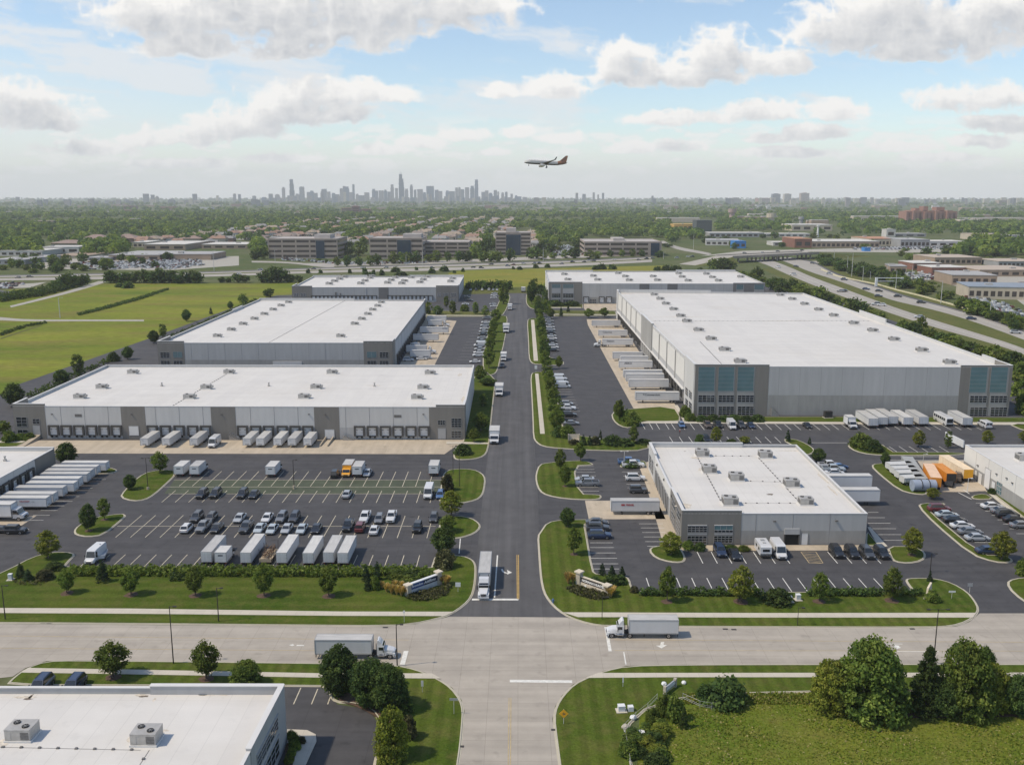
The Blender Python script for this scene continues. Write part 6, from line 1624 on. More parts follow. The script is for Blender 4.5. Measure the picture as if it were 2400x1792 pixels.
def envelope(rng, k, shape, inner=0.35):
	"""clump centres in a unit crown: x, y in -0.5..0.5, z in 0..1"""
	out = []
	while len(out) < k:
		z = rng.random(); a = rng.random()*2*PI
		if shape == 'oval': w_ = (math.sin(PI*min(1, z*0.94+0.06)))**0.62*(1-0.42*max(0, z-0.42))
		elif shape == 'round': w_ = math.sqrt(max(0,1-(2*z-0.95)**2))
		elif shape == 'cone': w_ = (1-z)**0.85*(0.93+0.07*math.sin(z*40))
		elif shape == 'column': w_ = (math.sin(PI*min(1, z*0.9+0.09)))**0.4*0.9
		elif shape == 'dome': w_ = math.sqrt(max(0,1-z**2.2))
		elif shape == 'vase': w_ = min(1,0.45+z*0.75)*math.sqrt(max(0,1-max(0, z-0.45)**2*3.1))
		r = (inner+(1-inner)*rng.random()**0.6)*w_*0.5
		if rng.random() > w_+0.15: continue
		out.append((r*math.cos(a), r*math.sin(a), z))
	return np.array(out)
TP = {}
def tree_proto(key, shape, pal, H=1.0, W=0.6, trunk=0.22, k=70, n_per=34, leaf=0.055, clump=0.11, seed=1, name="deciduous_tree", lean=0.0):
	"""tree of unit height; crown width W; trunk bare up to the share trunk"""
	rng = np.random.default_rng(seed)
	c = envelope(rng, k, shape)
	c[:, :2] *= W; c[:, :2] += rng.normal(size=(k, 2))*W*0.03
	z0 = trunk; c[:, 2] = z0+c[:, 2]*(1-z0-clump*0.5)
	rads = clump*W/0.6*(0.6+0.8*rng.random(k))
	V, Fq, idx = leaf_cloud(rng, c, rads, n_per, leaf*W/0.6, squash=0.75 if shape != 'cone' else 0.5, up=0.45 if shape != 'cone' else 0.1)
	ks = k//2; c2 = envelope(rng, ks, shape, 0.92); c2[:, :2] *= W*1.06; c2[:, 2] = z0+c2[:, 2]*(1-z0)*1.0
	V2, F2, i2 = leaf_cloud(rng, c2, np.full(ks, clump*W*0.8), max(4, n_per//5), leaf*W/0.6)
	tone = rng.choice(3, size=k+ks, p=[0.46,0.30,0.24])
	mi = np.concatenate([tone[idx], tone[k+i2]])
	V = np.vstack([V, V2]); Fq = np.vstack([Fq, F2+len(V)-len(V2)])
	V[:, 0] += lean*V[:, 2]**2
	me = npmesh("crown", V, Fq, LEAF[pal], mi)
	root = thing(name, "tree", "tree")
	link("crown", me, root)
	b = MB(); r0 = 0.022
	top = trunk+(1-trunk)*(0.62 if shape != 'cone' else 0.95)
	zs = [0,0.02, trunk*0.6, trunk, trunk+(top-trunk)*0.5, top]; rs = [r0*1.5, r0, r0*0.85, r0*0.75, r0*0.45, r0*0.15]
	b.path([(math.sin(z*9+seed)*0.008+lean*z*z, math.cos(z*7)*0.006, z) for z in zs], rs, 7)
	rr = random.Random(seed)
	for i in range(7):
		a = i*2.4+rr.random(); zb = trunk*(0.92)+(top-trunk)*i/9; q = W*0.36*(1-0.35*i/7)
		e = (math.cos(a)*q, math.sin(a)*q, zb+0.16*(1-trunk)); m_ = (math.cos(a)*q*0.4, math.sin(a)*q*0.4, zb+0.05)
		b.path([(0,0, zb), m_, e],[r0*0.45, r0*0.3, r0*0.1],5)
	b.build("trunk", M_bark, root)
	TP[key] = park_proto(root)
for i in range(3):
	tree_proto("maple%d" % i, 'oval', 'maple', W=0.62, trunk=0.20, k=84, n_per=34, leaf=0.042, clump=0.088, seed=10+i)
	tree_proto("lime%d" % i, 'oval', 'lime', W=0.60, trunk=0.16, k=84, n_per=34, leaf=0.042, clump=0.085, seed=20+i)
for i in range(2):
	tree_proto("green%d" % i, 'round', 'dark', W=0.70, trunk=0.16, k=90, n_per=42, leaf=0.045, clump=0.11, seed=30+i)
	tree_proto("conifer%d" % i, 'cone', 'conifer', W=0.52, trunk=0.05, k=90, n_per=40, leaf=0.040, clump=0.075, seed=40+i, name="conifer_tree")
	tree_proto("column%d" % i, 'column', 'maple', W=0.42, trunk=0.10, k=70, n_per=36, leaf=0.052, clump=0.10, seed=50+i)
	tree_proto("shrub%d" % i, 'dome', 'dark', W=1.2, trunk=0.0, k=60, n_per=40, leaf=0.060, clump=0.14, seed=60+i, name="shrub")
	tree_proto("bush%d" % i, 'dome', 'maple', W=1.2, trunk=0.0, k=60, n_per=40, leaf=0.060, clump=0.14, seed=70+i, name="shrub")
tree_proto("russet", 'dome', 'red', W=1.1, trunk=0.0, k=60, n_per=40, leaf=0.060, clump=0.14, seed=80, name="shrub")
tree_proto("bigA", 'dome', 'maple', W=0.95, trunk=0.02, k=230, n_per=60, leaf=0.026, clump=0.075, seed=90)
tree_proto("bigB", 'round', 'dark', W=0.85, trunk=0.04, k=220, n_per=60, leaf=0.026, clump=0.075, seed=91)
tree_proto("bigC", 'dome', 'lime', W=0.80, trunk=0.02, k=190, n_per=60, leaf=0.028, clump=0.075, seed=92)
tree_proto("bigD", 'cone', 'dark', W=0.62, trunk=0.02, k=220, n_per=54, leaf=0.026, clump=0.06, seed=93, name="conifer_tree")
tree_proto("bigE", 'oval', 'dark', W=0.72, trunk=0.05, k=200, n_per=60, leaf=0.028, clump=0.08, seed=94)
for i in range(3):
	tree_proto("far%d" % i, 'round', 'dark', W=0.85, trunk=0.10, k=30, n_per=14, leaf=0.10, clump=0.16, seed=100+i)
	tree_proto("fargreen%d" % i, 'round', 'maple', W=0.80, trunk=0.10, k=30, n_per=14, leaf=0.10, clump=0.16, seed=110+i)
tree_proto("farpoplar", 'oval', 'maple', W=0.50, trunk=0.08, k=30, n_per=14, leaf=0.10, clump=0.14, seed=115)
tree_proto("farbush", 'dome', 'dark', W=1.3, trunk=0.0, k=26, n_per=14, leaf=0.13, clump=0.2, seed=116, name="shrub")
def grass_tuft(seed):
	rng = np.random.default_rng(seed); m = 420
	a = rng.random(m)*2*PI; lean = rng.random(m)**0.7*0.55; h = 0.6+0.4*rng.random(m)
	base = np.stack([np.cos(a)*0.10*rng.random(m), np.sin(a)*0.10*rng.random(m), np.zeros(m)],1)
	tip = base+np.stack([np.cos(a)*lean, np.sin(a)*lean, h],1); mid = base*0.5+tip*0.5+np.stack([-np.cos(a)*lean*0.12,-np.sin(a)*lean*0.12, np.full(m, 0.06)],1)
	s = np.stack([-np.sin(a), np.cos(a), np.zeros(m)],1)*0.022
	V = np.stack([base-s, base+s, mid+s*1.2, mid-s*1.2, mid-s*1.2, mid+s*1.2, tip+s*1.4, tip-s*1.4],1).reshape(-1,3)
	Fq = np.arange(m*8).reshape(-1,4)
	me = npmesh("blades", V, Fq, LEAF['straw'], np.repeat(rng.choice(3, size=m, p=[0.5,0.32,0.18]),2))
	r = thing("ornamental_grass", "grass", "ornamental grass"); link("blades", me, r); TP["tuft%d" % seed] = park_proto(r)
grass_tuft(0); grass_tuft(1)
TRNG = random.Random(5)
PW = dict(maple=0.66, lime=0.62, green=0.75, conifer=0.54, column=0.44, shrub=1.3, bush=1.3, russet=1.2, bigA=1.0, bigB=0.92, bigC=0.86, bigD=0.66, bigE=0.78, far=0.95, fargreen=0.9, farpoplar=0.54, farbush=1.45, tuft=1.0)
def plant(kind, px, ybase, ytop, wpx, label, group=None, z=0.12, rz=None):
	"""set a tree whose foot is at the pixel and whose outline is wpx wide and reaches row ytop"""
	p = P(px, ybase, z); s = ppm(p)
	d = ray(px, ytop); t = p.y/d.y; h = max(0.5, CAMZ+d.z*t-z)
	import re as _re
	base = _re.sub(r"\d+$", "", kind); opts = [k for k in TP if _re.sub(r"\d+$", "", k) == base]
	key = kind if kind in TP else TRNG.choice(sorted(opts))
	w_ = wpx/s/PW[base]
	o = dup(TP[key], label, p, TRNG.random()*6.28 if rz is None else rz, (w_, w_, h), group)
	return o
def trees(lst, where, group, way="from the left", adj=None, z=0.12):
	"""lst of (kind, px, ybase, ytop, width)"""
	NM = dict(maple="oval green tree", lime="yellow green tree", green="round dark green tree", conifer="dark conifer", column="slim upright tree", shrub="dark green shrub", bush="green shrub", russet="russet shrub", bigA="tall spreading tree", bigB="large dark tree", bigC="bright green bushy tree", bigD="dark spruce like tree", bigE="dense dark tree", far="dark tree", fargreen="green tree", farpoplar="slim tree", farbush="dark bush", tuft="clump of straw coloured grass")
	import re as _re
	n = len(lst)
	for i, it in enumerate(lst):
		k = _re.sub(r"\d+$", "", it[0])
		lab = "%s%s %s" % (adj or NM[k],(", "+nth(i, n, way)) if n > 1 else "", where)
		o = plant(it[0], it[1], it[2], it[3], it[4], lab, group, z)
		if k in ('shrub', 'bush', 'russet', 'farbush'): o['category'] = 'shrub'
trees([('maple', 157,1389,1332,38),('maple', 307,1393,1325,44),('maple', 458,1395,1325,42),('maple', 619,1395,1319,46),('maple', 770,1396,1326,44)], "in the lawn below the main lot's hedge", "young trees of the front lawns")
trees([('maple', 1563,1409,1326,40),('lime', 1737,1409,1324,60),('maple', 1920,1409,1338,42),('maple', 2090,1407,1326,47)], "along the small building's front hedge", "young trees of the front lawns")
trees([('maple', 265.7,1586,1501,76),('maple', 484,1590,1499.5,64)], "on the verge behind the nearest building", "trees by the nearest building")
trees([('bigE', 797,1622,1511,92),('bigB', 866,1652,1541,84),('bigB', 907,1660,1554,92),('bigD', 948,1668,1602,50)], "in the dark clump by the near kerb", "dark tree clump by the nearest car park")
trees([('bigA', 578,1604,1548,72)], "round and bushy against the nearest building's back wall", None)
trees([('bigC', 919,1774,1654,78)], "alone by the nearest car park's kerb", None)
trees([('russet', 957,1727,1680,38)], "beside the bright green tree near the nearest kerb", None)
trees([('conifer', 241.5,1362,1310,32)], "poking up through the main lot's hedge", None)
trees([('conifer', 49,1352,1318,26),('conifer', 67,1359,1333,28)], "in the mulched corner bed of the left lawn", "corner bed conifers")
trees([('russet', 105,1356,1336,36),('shrub', 128,1333,1318,40)], "beside the corner bed of the left lawn", "corner bed shrubs")
trees([('lime', 113,1306,1242,54)], "on the left lawn's back curve", None)
trees([('green', 157,1089,1038,42)], "at the back corner of the west shed", None, adj="dense dark green tree")
trees([('maple', 375,1107,1057,40),('green', 305,1146,1112,28)], "on the leaf shaped west island", "trees on the west islands")
trees([('maple', 245,1217,1164,30),('green', 208,1243,1182,34)], "on the pointed island of the main lot", "trees on the west islands", way="from the back")
trees([('lime', 1058.5,1209,1148,50),('green', 1040,1297,1236,52)], "on the islands west of the road mouth", "trees on the islands by the park road", way="from the back")
trees([('maple', 1050,1245,1205,40),('russet', 1049,1148,1112,26)], "over the kerb of the lower striped islands", "trees on the islands by the park road")
trees([('russet', 1042,1328,1290,44)], "above the entrance sign on the left lawn", None, adj="large dusky russet shrub")
trees([('maple', 1313,1101,1049,28),('maple', 1360,1079,1034,29),('maple', 1324,1139,1086,28)], "on the notched striped island", "trees on the notched island")
trees([('green', 1329.6,1233,1190,32),('maple', 1345,1298,1235,38)], "on the small building's striped lawn", "trees on the striped front lawn", way="from the back")
trees([('lime', 2137,1300,1236,46)], "on the round ended island by the small building", None)
trees([('lime', 2347,1310,1244,56)], "at the near tip of the long east island", None)
trees([('lime', 2186,1168,1142,30)], "on the silver trailers' kerb", None)
trees([('green', 2074,1091,1060,20)], "at the back tip of the silver trailers' island", None)
trees([('green', 1918,1082,1051,30)], "behind the small building's far corner", None)
trees([('lime', 2153,1047,1007,28),('column', 2222,1049,1008,18),('lime', 2313.5,1041,1007,26),('lime', 2399,1036,1009,24)], "in the second stall row before the largest warehouse", "young trees before the largest warehouse")
trees([('conifer', 2179,1362,1336,14)], "on the island behind the east entrance sign", None)
trees([('bush', 2396,1346,1312,30)], "cut off by the east edge above the kerb", None)
trees([('lime', 1571.7,1298,1247,52)], "on the island at the small building's taupe corner", None)
trees([('maple', 1450.8,985,935,28),('bush', 1467,986,962,30),('bush', 1483,996,967,32),('maple', 1484.4,1039,997,24)], "on the pointed lawn before the largest warehouse", "plants on the pointed lawn")
trees([('shrub', 1640,1039,1018,20),('lime', 1678.7,1038,999,26),('shrub', 1714,1038,1029,22),('lime', 1745,1039,1021,26),('conifer', 1846,1034,1007,15),('conifer', 1897,1040,1023,10)], "behind the small building's roof edge", "plants behind the small building")
trees([('bush', 2017,1047,1017,48),('shrub', 2047,1056,1032,40)], "on the teardrop island before the largest warehouse", "shrubs on the teardrop island")
trees([('shrub', 1438,1040,1021,46),('shrub', 1465,1043,1028,34),('shrub', 1507,1038,1029,34),('russet', 1395,1041,1023,22),('conifer', 1407,1030,1006,10),('conifer', 1367,1042,1018,18),('conifer', 1382,1043,1020,15),('shrub', 1310,1022,1000,30),('bush', 1329,1024,998,36),('russet', 1345,1040,1030,24)], "in the curved lawn's planted bed", "plants in the curved bed")
R3 = [(1277,865,818,26),(1283,888,842,27),(1287,908,865,28),(1292,930,884,30),(1297,955,905,34),(1302,985,930,38),(1304,1008,955,38)]
trees([('column' if i % 2 else 'maple', *t) for i, t in enumerate(R3)], "in the tree row east of the park road", "tree row east of the park road", way="from the back")
R3b = [(1246,712,657,22),(1254,690,650,14),(1261,727,690,22),(1263,742,706,20),(1265,757,722,20),(1267,772,736,21),(1269,787,750,22),(1272,803,765,22),(1275,822,782,24),(1277,842,800,24)]
trees([('green' if i % 3 == 0 else 'column' if i % 3 == 1 else 'maple', *t) for i, t in enumerate(R3b)], "in the eastern row beyond the side street", "far tree row east of the park road", way="from the back")
trees([('maple', 1310,863,832,18)], "at the small kerb tip of the dock lot", None)
trees([('column', 1179.7,712,655,26),('maple', 1162,758,722,26),('maple', 1157,778,745,22),('column', 1153,800,764,22),('maple', 1149,824,785,24),('maple', 1146,862,812,30)], "in the tree row west of the park road", "tree row west of the park road", way="from the back")
trees([('maple', 1125,895,855,32),('green', 1144,902,886,36),('column', 1132.6,951,922,20),('maple', 1127,1009,966,40),('maple', 1111,1035,1002,28),('shrub', 1085,1063,1042,38)], "on the lawn beside the long dock shed", "plants beside the long dock shed", way="from the back")
trees([('fargreen', 1004,735,708,18),('far', 1026,737,716,24),('column', 1046,719,693,13),('column', 1061,735,704,18),('bush', 1089,729,714,20),('column', 1114.5,736,707,16),('farpoplar', 1137,741,715,18)], "along the side street west of the park road", "side street trees, west")
trees([('maple', 1290,746,720,20),('conifer', 1315,742,717,11),('conifer', 1331.5,731,713,9),('maple', 1380,745,722,26),('maple', 1416,743,720,24)], "along the side street east of the park road", "side street trees, east")
trees([('farbush', 1100 + i*13,676 + (i % 2)*2,661 - (i % 3),20) for i in range(8)], "behind the far lot", "bushes behind the far lot")
trees([('farbush', 1281,705,680,20),('farbush', 1270,690,668,20),('fargreen', 1280,735,700,20),('farbush', 1300,716,706,40),('farbush', 1340,716,707,34)], "against the rear warehouse's corner", "plants by the rear warehouse's corner")
trees([('green', 34,951,899,44),('green', 145,899,866,32),('column', 184,878,828,28),('shrub', 266,846,826,26),('green', 300,842,812,24),('green', 361,804,774,24),('column', 382,791,757,18),('green', 437,753,725,20),('conifer', 494.5,736,719,10),('green', 540,724,706,13),('fargreen', 570,712,687,22),('far', 630,697,676,24)], "along the meadow's edge behind the west sheds", "trees at the meadow's edge", z=0.03)
trees([('fargreen', 9,1014,984,30)], "cut off by the west edge beside the dock shed", None)
GBIG = "trees of the near right clump"
trees([('bigC', 1944,1660,1543,92),('bigA', 2037,1668,1500,160),('bigB', 2075,1672,1585,100),('bigD', 2167.6,1669,1512,96),('bigA', 2256,1668,1503,125),('bigB', 2210,1674,1590,80),('bigC', 2318,1656,1553,90),('bigE', 2304,1600,1515,50),('bigB', 2388,1674,1580,74)], "in the near clump by the street", GBIG, z=0.03)
trees([('shrub', 1700,1645,1592,88),('shrub', 1652,1640,1606,40)], "beside the thin fence near the street", "shrubs by the thin fence", z=0.03)
trees([('bush', 1556,1672,1630,36),('bush', 1581,1684,1632,40),('bigD', 1602,1704,1655,26),('bush', 1530,1690,1660,34)], "behind the small pavement side sign", "shrubs behind the pavement side sign", z=0.03)
for i in range(16):
	x = 1470+TRNG.random()*100; y = 1700+TRNG.random()*95
	o = plant(TRNG.choice(['bush', 'lime', 'shrub']), x, y, y-16-TRNG.random()*14,30+TRNG.random()*24, "low weedy bush in the overgrown corner behind the fence", "weedy bushes of the overgrown corner", 0.03)
	o['category'] = 'bush'
trees([('tuft', 895,1378,1362,13),('tuft', 906,1386,1366,16),('tuft', 918,1391,1370,17),('tuft', 930,1393,1372,18),('tuft', 941,1396,1374,18),('tuft', 953,1394,1375,18),('tuft', 925,1378,1360,15),('tuft', 940,1380,1362,16)], "at the blue entrance sign's west end", "grass clumps at the blue sign")
trees([('tuft', 1034,1368,1348,18),('tuft', 1045,1370,1348,18),('tuft', 1051,1366,1350,14)], "at the blue entrance sign's east end", "grass clumps at the blue sign's east end")
trees([('tuft', 1332,1367,1341,20),('tuft', 1343,1366,1345,16)], "at the dark entrance sign's west end", "grass clumps at the dark sign")
trees([('tuft', 1425,1392,1372,20),('tuft', 1432,1398,1376,20),('tuft', 1437,1388,1372,16)], "at the dark entrance sign's east end", "grass clumps at the dark sign's east end")
trees([('conifer', 1411,1346,1319,20),('conifer', 1434,1348,1324,20),('conifer', 1458,1350,1326,18)], "behind the dark entrance sign", "conifers behind the dark sign")
trees([('conifer', 858,1360,1326,24),('conifer', 884,1358,1314,22),('conifer', 862,1382,1352,20),('bush', 880,1380,1352,22)], "west of the blue entrance sign", "conifers west of the blue sign")
trees([('shrub', 1395,1370,1352,30),('shrub', 1430,1368,1348,34),('shrub', 1452,1366,1348,30),('russet', 1486,1386,1374,20)], "in the bed behind the dark entrance sign", "shrubs behind the dark sign")
trees([('bush', 930,1352,1338,46),('shrub', 965,1350,1338,50),('bush', 1000,1356,1336,40),('bush', 960,1365,1350,40)], "in the bed behind the blue entrance sign", "shrubs behind the blue sign")
trees([('shrub', 1822,1410,1382,62)], "rounded off in the small building's front hedge", None, adj="large clipped dark shrub")
trees([('bush', 2185,1408,1385,32)], "before the pale slab sign on the east island", None)
trees([('bush', 682,1728,1712,22),('bush', 690,1742,1718,26),('bush', 692,1754,1735,26),('bush', 683,1768,1752,20),('bush', 677,1786,1768,22),('russet', 707,1740,1726,18)], "in the planter beside the nearest building", "clipped shrubs in the planter", way="from the back")
trees([('shrub', 1480,1092,1079,40)], "behind the blue pickup by the small building", None)
trees([('shrub', 2324,1156,1144,18)], "beside the east shed's door", None)
trees([('bush', 1605,976,952,26),('bush', 1618,985,968,26)], "at the largest warehouse's glass corner", "bushes at the glass corner")
trees([('shrub', 1645+i*26,986,974 - (i % 2)*2,30) for i in range(6)], "under the largest warehouse's windows", "shrubs under the largest warehouse's windows")
trees([('shrub', 1640,1287,1272,26),('bush', 1612,1285,1268,26),('shrub', 1690,1287,1278,30),('shrub', 1715,1287,1278,30),('bush', 1744,1288,1279,26)], "along the small building's front wall", "shrubs along the small building's front")
trees([('bush', 48,1030,1016,24),('bush', 70,1030,1015,26),('bush', 22,1034,1010,30)], "at the dock shed's west corner", "bushes at the dock shed's corner")
def leafy(name, pts, label, cat, pal, h=1.0, dens=9.0, leaf=0.42, z=0.10, group=None, seed=3, stuff=False, lumps=0.0, gap=0.0):
	"""leaves filling a plot of ground up to the height h"""
	poly = ccw(pxpoly(pts)); rng = np.random.default_rng(seed)
	A = np.array(poly); lo, hi = A.min(0), A.max(0); ar = abs(area2(poly))/2
	n = int(ar*dens); C = []
	def inside(x, y):
		c = np.zeros(len(x), bool); j = len(A)-1
		for i in range(len(A)):
			c ^= ((A[i, 1] > y) != (A[j, 1] > y)) & (x < (A[j, 0]-A[i, 0])*(y-A[i, 1])/(A[j, 1]-A[i, 1]+1e-12)+A[i, 0]); j = i
		return c
	got = 0
	while got < n:
		q = rng.random((n*2,2))*(hi-lo)+lo; q = q[inside(q[:, 0], q[:, 1])]; C.append(q); got += len(q)
	q = np.vstack(C)[:n]
	o = q.mean(0)
	if gap:
		kp = np.sin(q[:, 0]*0.35+seed)*np.sin(q[:, 1]*0.41+seed*2)+0.45*rng.normal(size=n) > -gap; q = q[kp]; n = len(q)
	wav = 0.75+0.25*np.sin(q[:, 0]*1.9+seed)*np.cos(q[:, 1]*1.5)+lumps*rng.normal(size=n)*0.3
	zz = h*wav*rng.random(n)**0.4
	c = np.column_stack([q-o, zz])
	V, Fq, idx = leaf_cloud(rng, c, np.full(n, leaf*0.7),3, leaf, 0.8,0.5)
	tone = rng.choice(3, size=n, p=[0.46,0.3,0.24])
	me = npmesh(name, V, Fq, LEAF[pal], tone[idx])
	ob = link(name, me, None, (o[0], o[1], z))
	if stuff: ob['kind'] = 'stuff'
	if label: tag(ob, label, cat, group)
	return ob
def hedge(pts, label, pal='dark', h=1.3, seed=3, group=None):
	return leafy("hedge", pts, label, "hedge", pal, h, 16.0,0.40,0.1, group, seed, lumps=0.5, gap=1.1)
hedge([(165,1336),(1000,1337),(1000,1349),(800,1354),(165,1352)], "long dark hedge along the main lot's near edge", 'maple', 1.5,5)
hedge([(400,1352),(436,1350),(430,1362),(398,1364)], "short hedge stub sticking out below the long hedge", 'dark', 1.2,6)
hedge([(1500,1389),(1790,1389),(1790,1399),(1500,1399)], "front hedge of the small building, western stretch", 'dark', 1.3,7, "front hedges of the small building")
hedge([(1890,1389),(2160,1389),(2160,1399),(1890,1399)], "front hedge of the small building, eastern stretch", 'dark', 1.3,8, "front hedges of the small building")
leafy("ground_cover", [(950,1403),(962,1394),(1010,1385),(1048,1372),(1056,1374),(1052,1392),(1025,1405),(985,1411),(960,1409)], "kidney shaped bed of low dark shrubs before the blue sign", "flower bed", 'red', 0.7,12,0.35, seed=9)
leafy("ground_cover", [(1328,1380),(1345,1374),(1420,1390),(1432,1404),(1400,1408),(1355,1398),(1335,1388)], "oval bed of dusky low shrubs before the dark sign", "flower bed", 'red', 0.6,12,0.35, seed=10)
leafy("ground_cover", [(28,1362),(110,1366),(100,1372),(40,1372)], "mulched bed with low plants on the left lawn", "flower bed", 'red', 0.4,5,0.3, seed=11)
hedge([(560,1606),(600,1606),(612,1610),(560,1611)], "low hedge behind the nearest building's roof edge", 'dark', 1.0,12)
for i, (pts, lab) in enumerate([([(0,698),(90,684),(175,664),(205,652),(212,658),(185,672),(100,694),(0,709)], "thick dark hedgerow beside the slanting field road"),([(180,737),(240,722),(330,697),(394,677),(396,679),(334,701),(244,726),(184,740)], "thin dark hedgerow crossing the upper meadow"),([(0,783),(60,764),(108,756),(110,758),(62,767),(0,788)], "thin dark hedgerow in the lower meadow's corner")]):
	leafy("hedgerow", pts, lab, "hedgerow", 'dark', 4.0 if i == 0 else 1.4,1.1 if i == 0 else 4.0,1.3 if i == 0 else 0.6,0.02, "hedgerows in the meadows", 20+i, lumps=0.6, gap=0.5 if i else 1.0)
for i, (pts, lab) in enumerate([([(60,930),(250,845),(262,847),(80,935)], "scrubby hedge along the dock shed's meadow side"),([(390,795),(600,703),(606,706),(402,800)], "scrubby hedge along the second warehouse's meadow side")]):
	leafy("hedge", pts, lab, "hedge", 'dark', 1.8,1.6,0.7,0.02, "scrub along the west sheds", 30+i, lumps=0.6, gap=0.35)
def tufts(name, pts, n, h, seed, z=0.03):
	poly = ccw(pxpoly(pts)); A = np.array(poly); rng = np.random.default_rng(seed); lo, hi = A.min(0), A.max(0)
	q = rng.random((n*3,2))*(hi-lo)+lo; x, y = q[:, 0], q[:, 1]; c = np.zeros(len(q), bool); j = len(A)-1
	for i in range(len(A)):
		c ^= ((A[i, 1] > y) != (A[j, 1] > y)) & (x < (A[j, 0]-A[i, 0])*(y-A[i, 1])/(A[j, 1]-A[i, 1]+1e-12)+A[i, 0]); j = i
	q = q[c][:n]; m = len(q); o = q.mean(0)
	pt = 0.5+0.5*np.sin(q[:, 0]*0.33+np.sin(q[:, 1]*0.21)*2)*np.cos(q[:, 1]*0.27+1.0)
	a = rng.random(m)*2*PI; hh = h*(0.35+0.9*pt)*(0.5+rng.random(m)); l_ = hh*0.8
	base = np.column_stack([q-o, np.zeros(m)]); s = np.stack([-np.sin(a), np.cos(a), np.zeros(m)],1)*(0.10+0.10*rng.random(m))[:, None]
	tip = base+np.stack([np.cos(a)*l_, np.sin(a)*l_, hh],1)
	V = np.stack([base-s, base+s, tip+s*0.5, tip-s*0.5],1).reshape(-1,3); Fq = np.arange(m*4).reshape(-1,4)
	tone = np.where(rng.random(m) < 0.25+0.4*(1-pt),1, np.where(rng.random(m) < 0.12,2,0))
	me = npmesh(name, V, Fq, [M_blade, M_blade2, M_blade3], tone); ob = link(name, me, None, (o[0], o[1], z)); ob['kind'] = 'stuff'; return ob
M_blade = leafmat("meadow_blade", (0.092,0.130,0.016),0.25); M_blade2 = leafmat("meadow_blade_dry", (0.170,0.175,0.036),0.25); M_blade3 = leafmat("meadow_blade_pale", (0.28,0.25,0.11),0.2)
tufts("meadow_grass", [(1490,1800),(1500,1700),(1620,1660),(1700,1640),(2420,1640),(2420,1810)],15000,0.13,1)
tufts("meadow_grass", [(1600,1625),(1900,1625),(1930,1650),(1600,1650)],3500,0.26,2)
mul = MB()
rm = random.Random(8)
for (x, y, r_) in [(157,1389,1.3),(307,1393,1.3),(458,1395,1.3),(619,1395,1.3),(770,1396,1.3),(1563,1409,1.1),(1737,1409,1.4),(1920,1409,1.2),(2090,1407,1.3),(265.7,1586,1.2),(484,1590,1.2),(919,1774,1.0),(1058,1209,0.9),(1345,1298,0.9),(2137,1300,0.9),(245,1217,0.9),(208,1243,0.9),(1324,1139,0.8)]:
	p = P(x, y, 0.15); n = 16
	mul.add([(p.x+r_*rm.uniform(0.85,1.12)*math.cos(2*PI*i/n), p.y+r_*rm.uniform(0.85,1.12)*math.sin(2*PI*i/n),0.15) for i in range(n)]+[(p.x, p.y, 0.24)],[(i, (i+1) % n, n) for i in range(n)])
mul.build("mulch_ground", M_mulch)['kind'] = 'structure'
b = MB()
for pts in ([(790,1612),(860,1640),(905,1664),(950,1675),(965,1735),(940,1740),(900,1690),(840,1655),(785,1640)],[(668,1716),(712,1730),(690,1800),(668,1800)],[(1895,1655),(2000,1668),(2400,1670),(2400,1680),(1960,1682)]):
	b.sheet(ccw(chaikin(pxpoly(pts, 0.15),1)),0.152)
b.build("mulch_ground", M_mulch)['kind'] = 'structure'

# ---------------------------------------------------------------- street furniture
M_pole = mat("dark_pole", (0.045,0.04,0.036),0.6,0.1,2, metal=0.3); M_pole2 = mat("pale_pole", (0.50,0.50,0.48),0.5,0.06,2)
M_signw = mat("sign_white", (0.68,0.69,0.69),0.5,0.04,1); M_signg = mat("sign_grey_back", (0.44,0.45,0.46),0.4,0.06,1, metal=0.4); M_signy = mat("sign_yellow", (0.70,0.36,0.02),0.5,0.06,1)
def lamp(px, yb, yt, label, group=None, arms=1, m=None, r=0.11, z=0.05, head=0.55, base=0.0, arm=0.6, ang=0.0):
	p = P(px, yb, z); d = ray(px, yt); h = CAMZ+d.z*(p.y/d.y)-z
	t = thing("street_lamp", label, "street lamp", p, ang, group)
	b = MB(); b.tube((0,0, base),(0,0, h), r, r*0.6,8); b.build("pole", m or M_pole, t)
	if base:
		c = MB(); c.tube((0,0,0),(0,0, base),0.32,0.32,14); c.build("footing", M_apron, t)
	for s in ([1] if arms == 1 else [1,-1]):
		c = MB(); c.tube((0,0, h-0.08),(s*arm, 0, h-0.03),0.045, n=6); c.box(min(s*arm, s*(arm+head)),-0.17, h-0.10, max(s*arm, s*(arm+head)),0.17, h+0.04); c.build("lamp_head", m or M_pole, t)
	return t
GLP = "lamp posts of the main lot"
lamp(347,1147,1073, "dark lamp post on the leaf shaped island of the main lot", GLP, 2, base=0.7)
lamp(689.5,1145,1077, "dark lamp post standing in the main lot's middle stalls", GLP, 1, base=0.9)
GLS = "lamp posts along the street"
lamp(12.6,1451,1371, "dark street lamp at the west end of the front lawn's verge", GLS, 1)
lamp(406.7,1555,1420, "dark street lamp between the two verge trees", GLS, 1)
lamp(512.6,1456,1377, "dark street lamp on the verge below the main lot", GLS, 1)
lamp(931,1560,1462, "dark street lamp before the eastbound semi truck's bonnet", GLS, 1)
lamp(1411,1451,1398, "thin dark lamp post before the dark entrance sign", GLS, 1, r=0.07)
lamp(1869,1466,1423, "thin dark lamp post on the verge below the small building", GLS, 1, r=0.07)
lamp(2187.5,1556,1427, "tall dark lamp with two arms among the near tree clump", GLS, 2, arm=1.3)
lamp(2180,1340,1296, "dark lamp post at the east island behind the conifer", None, 1)
lamp(1462.7,1092,1057, "pale lamp post by the blue and white pickups", None, 2, M_pole2)
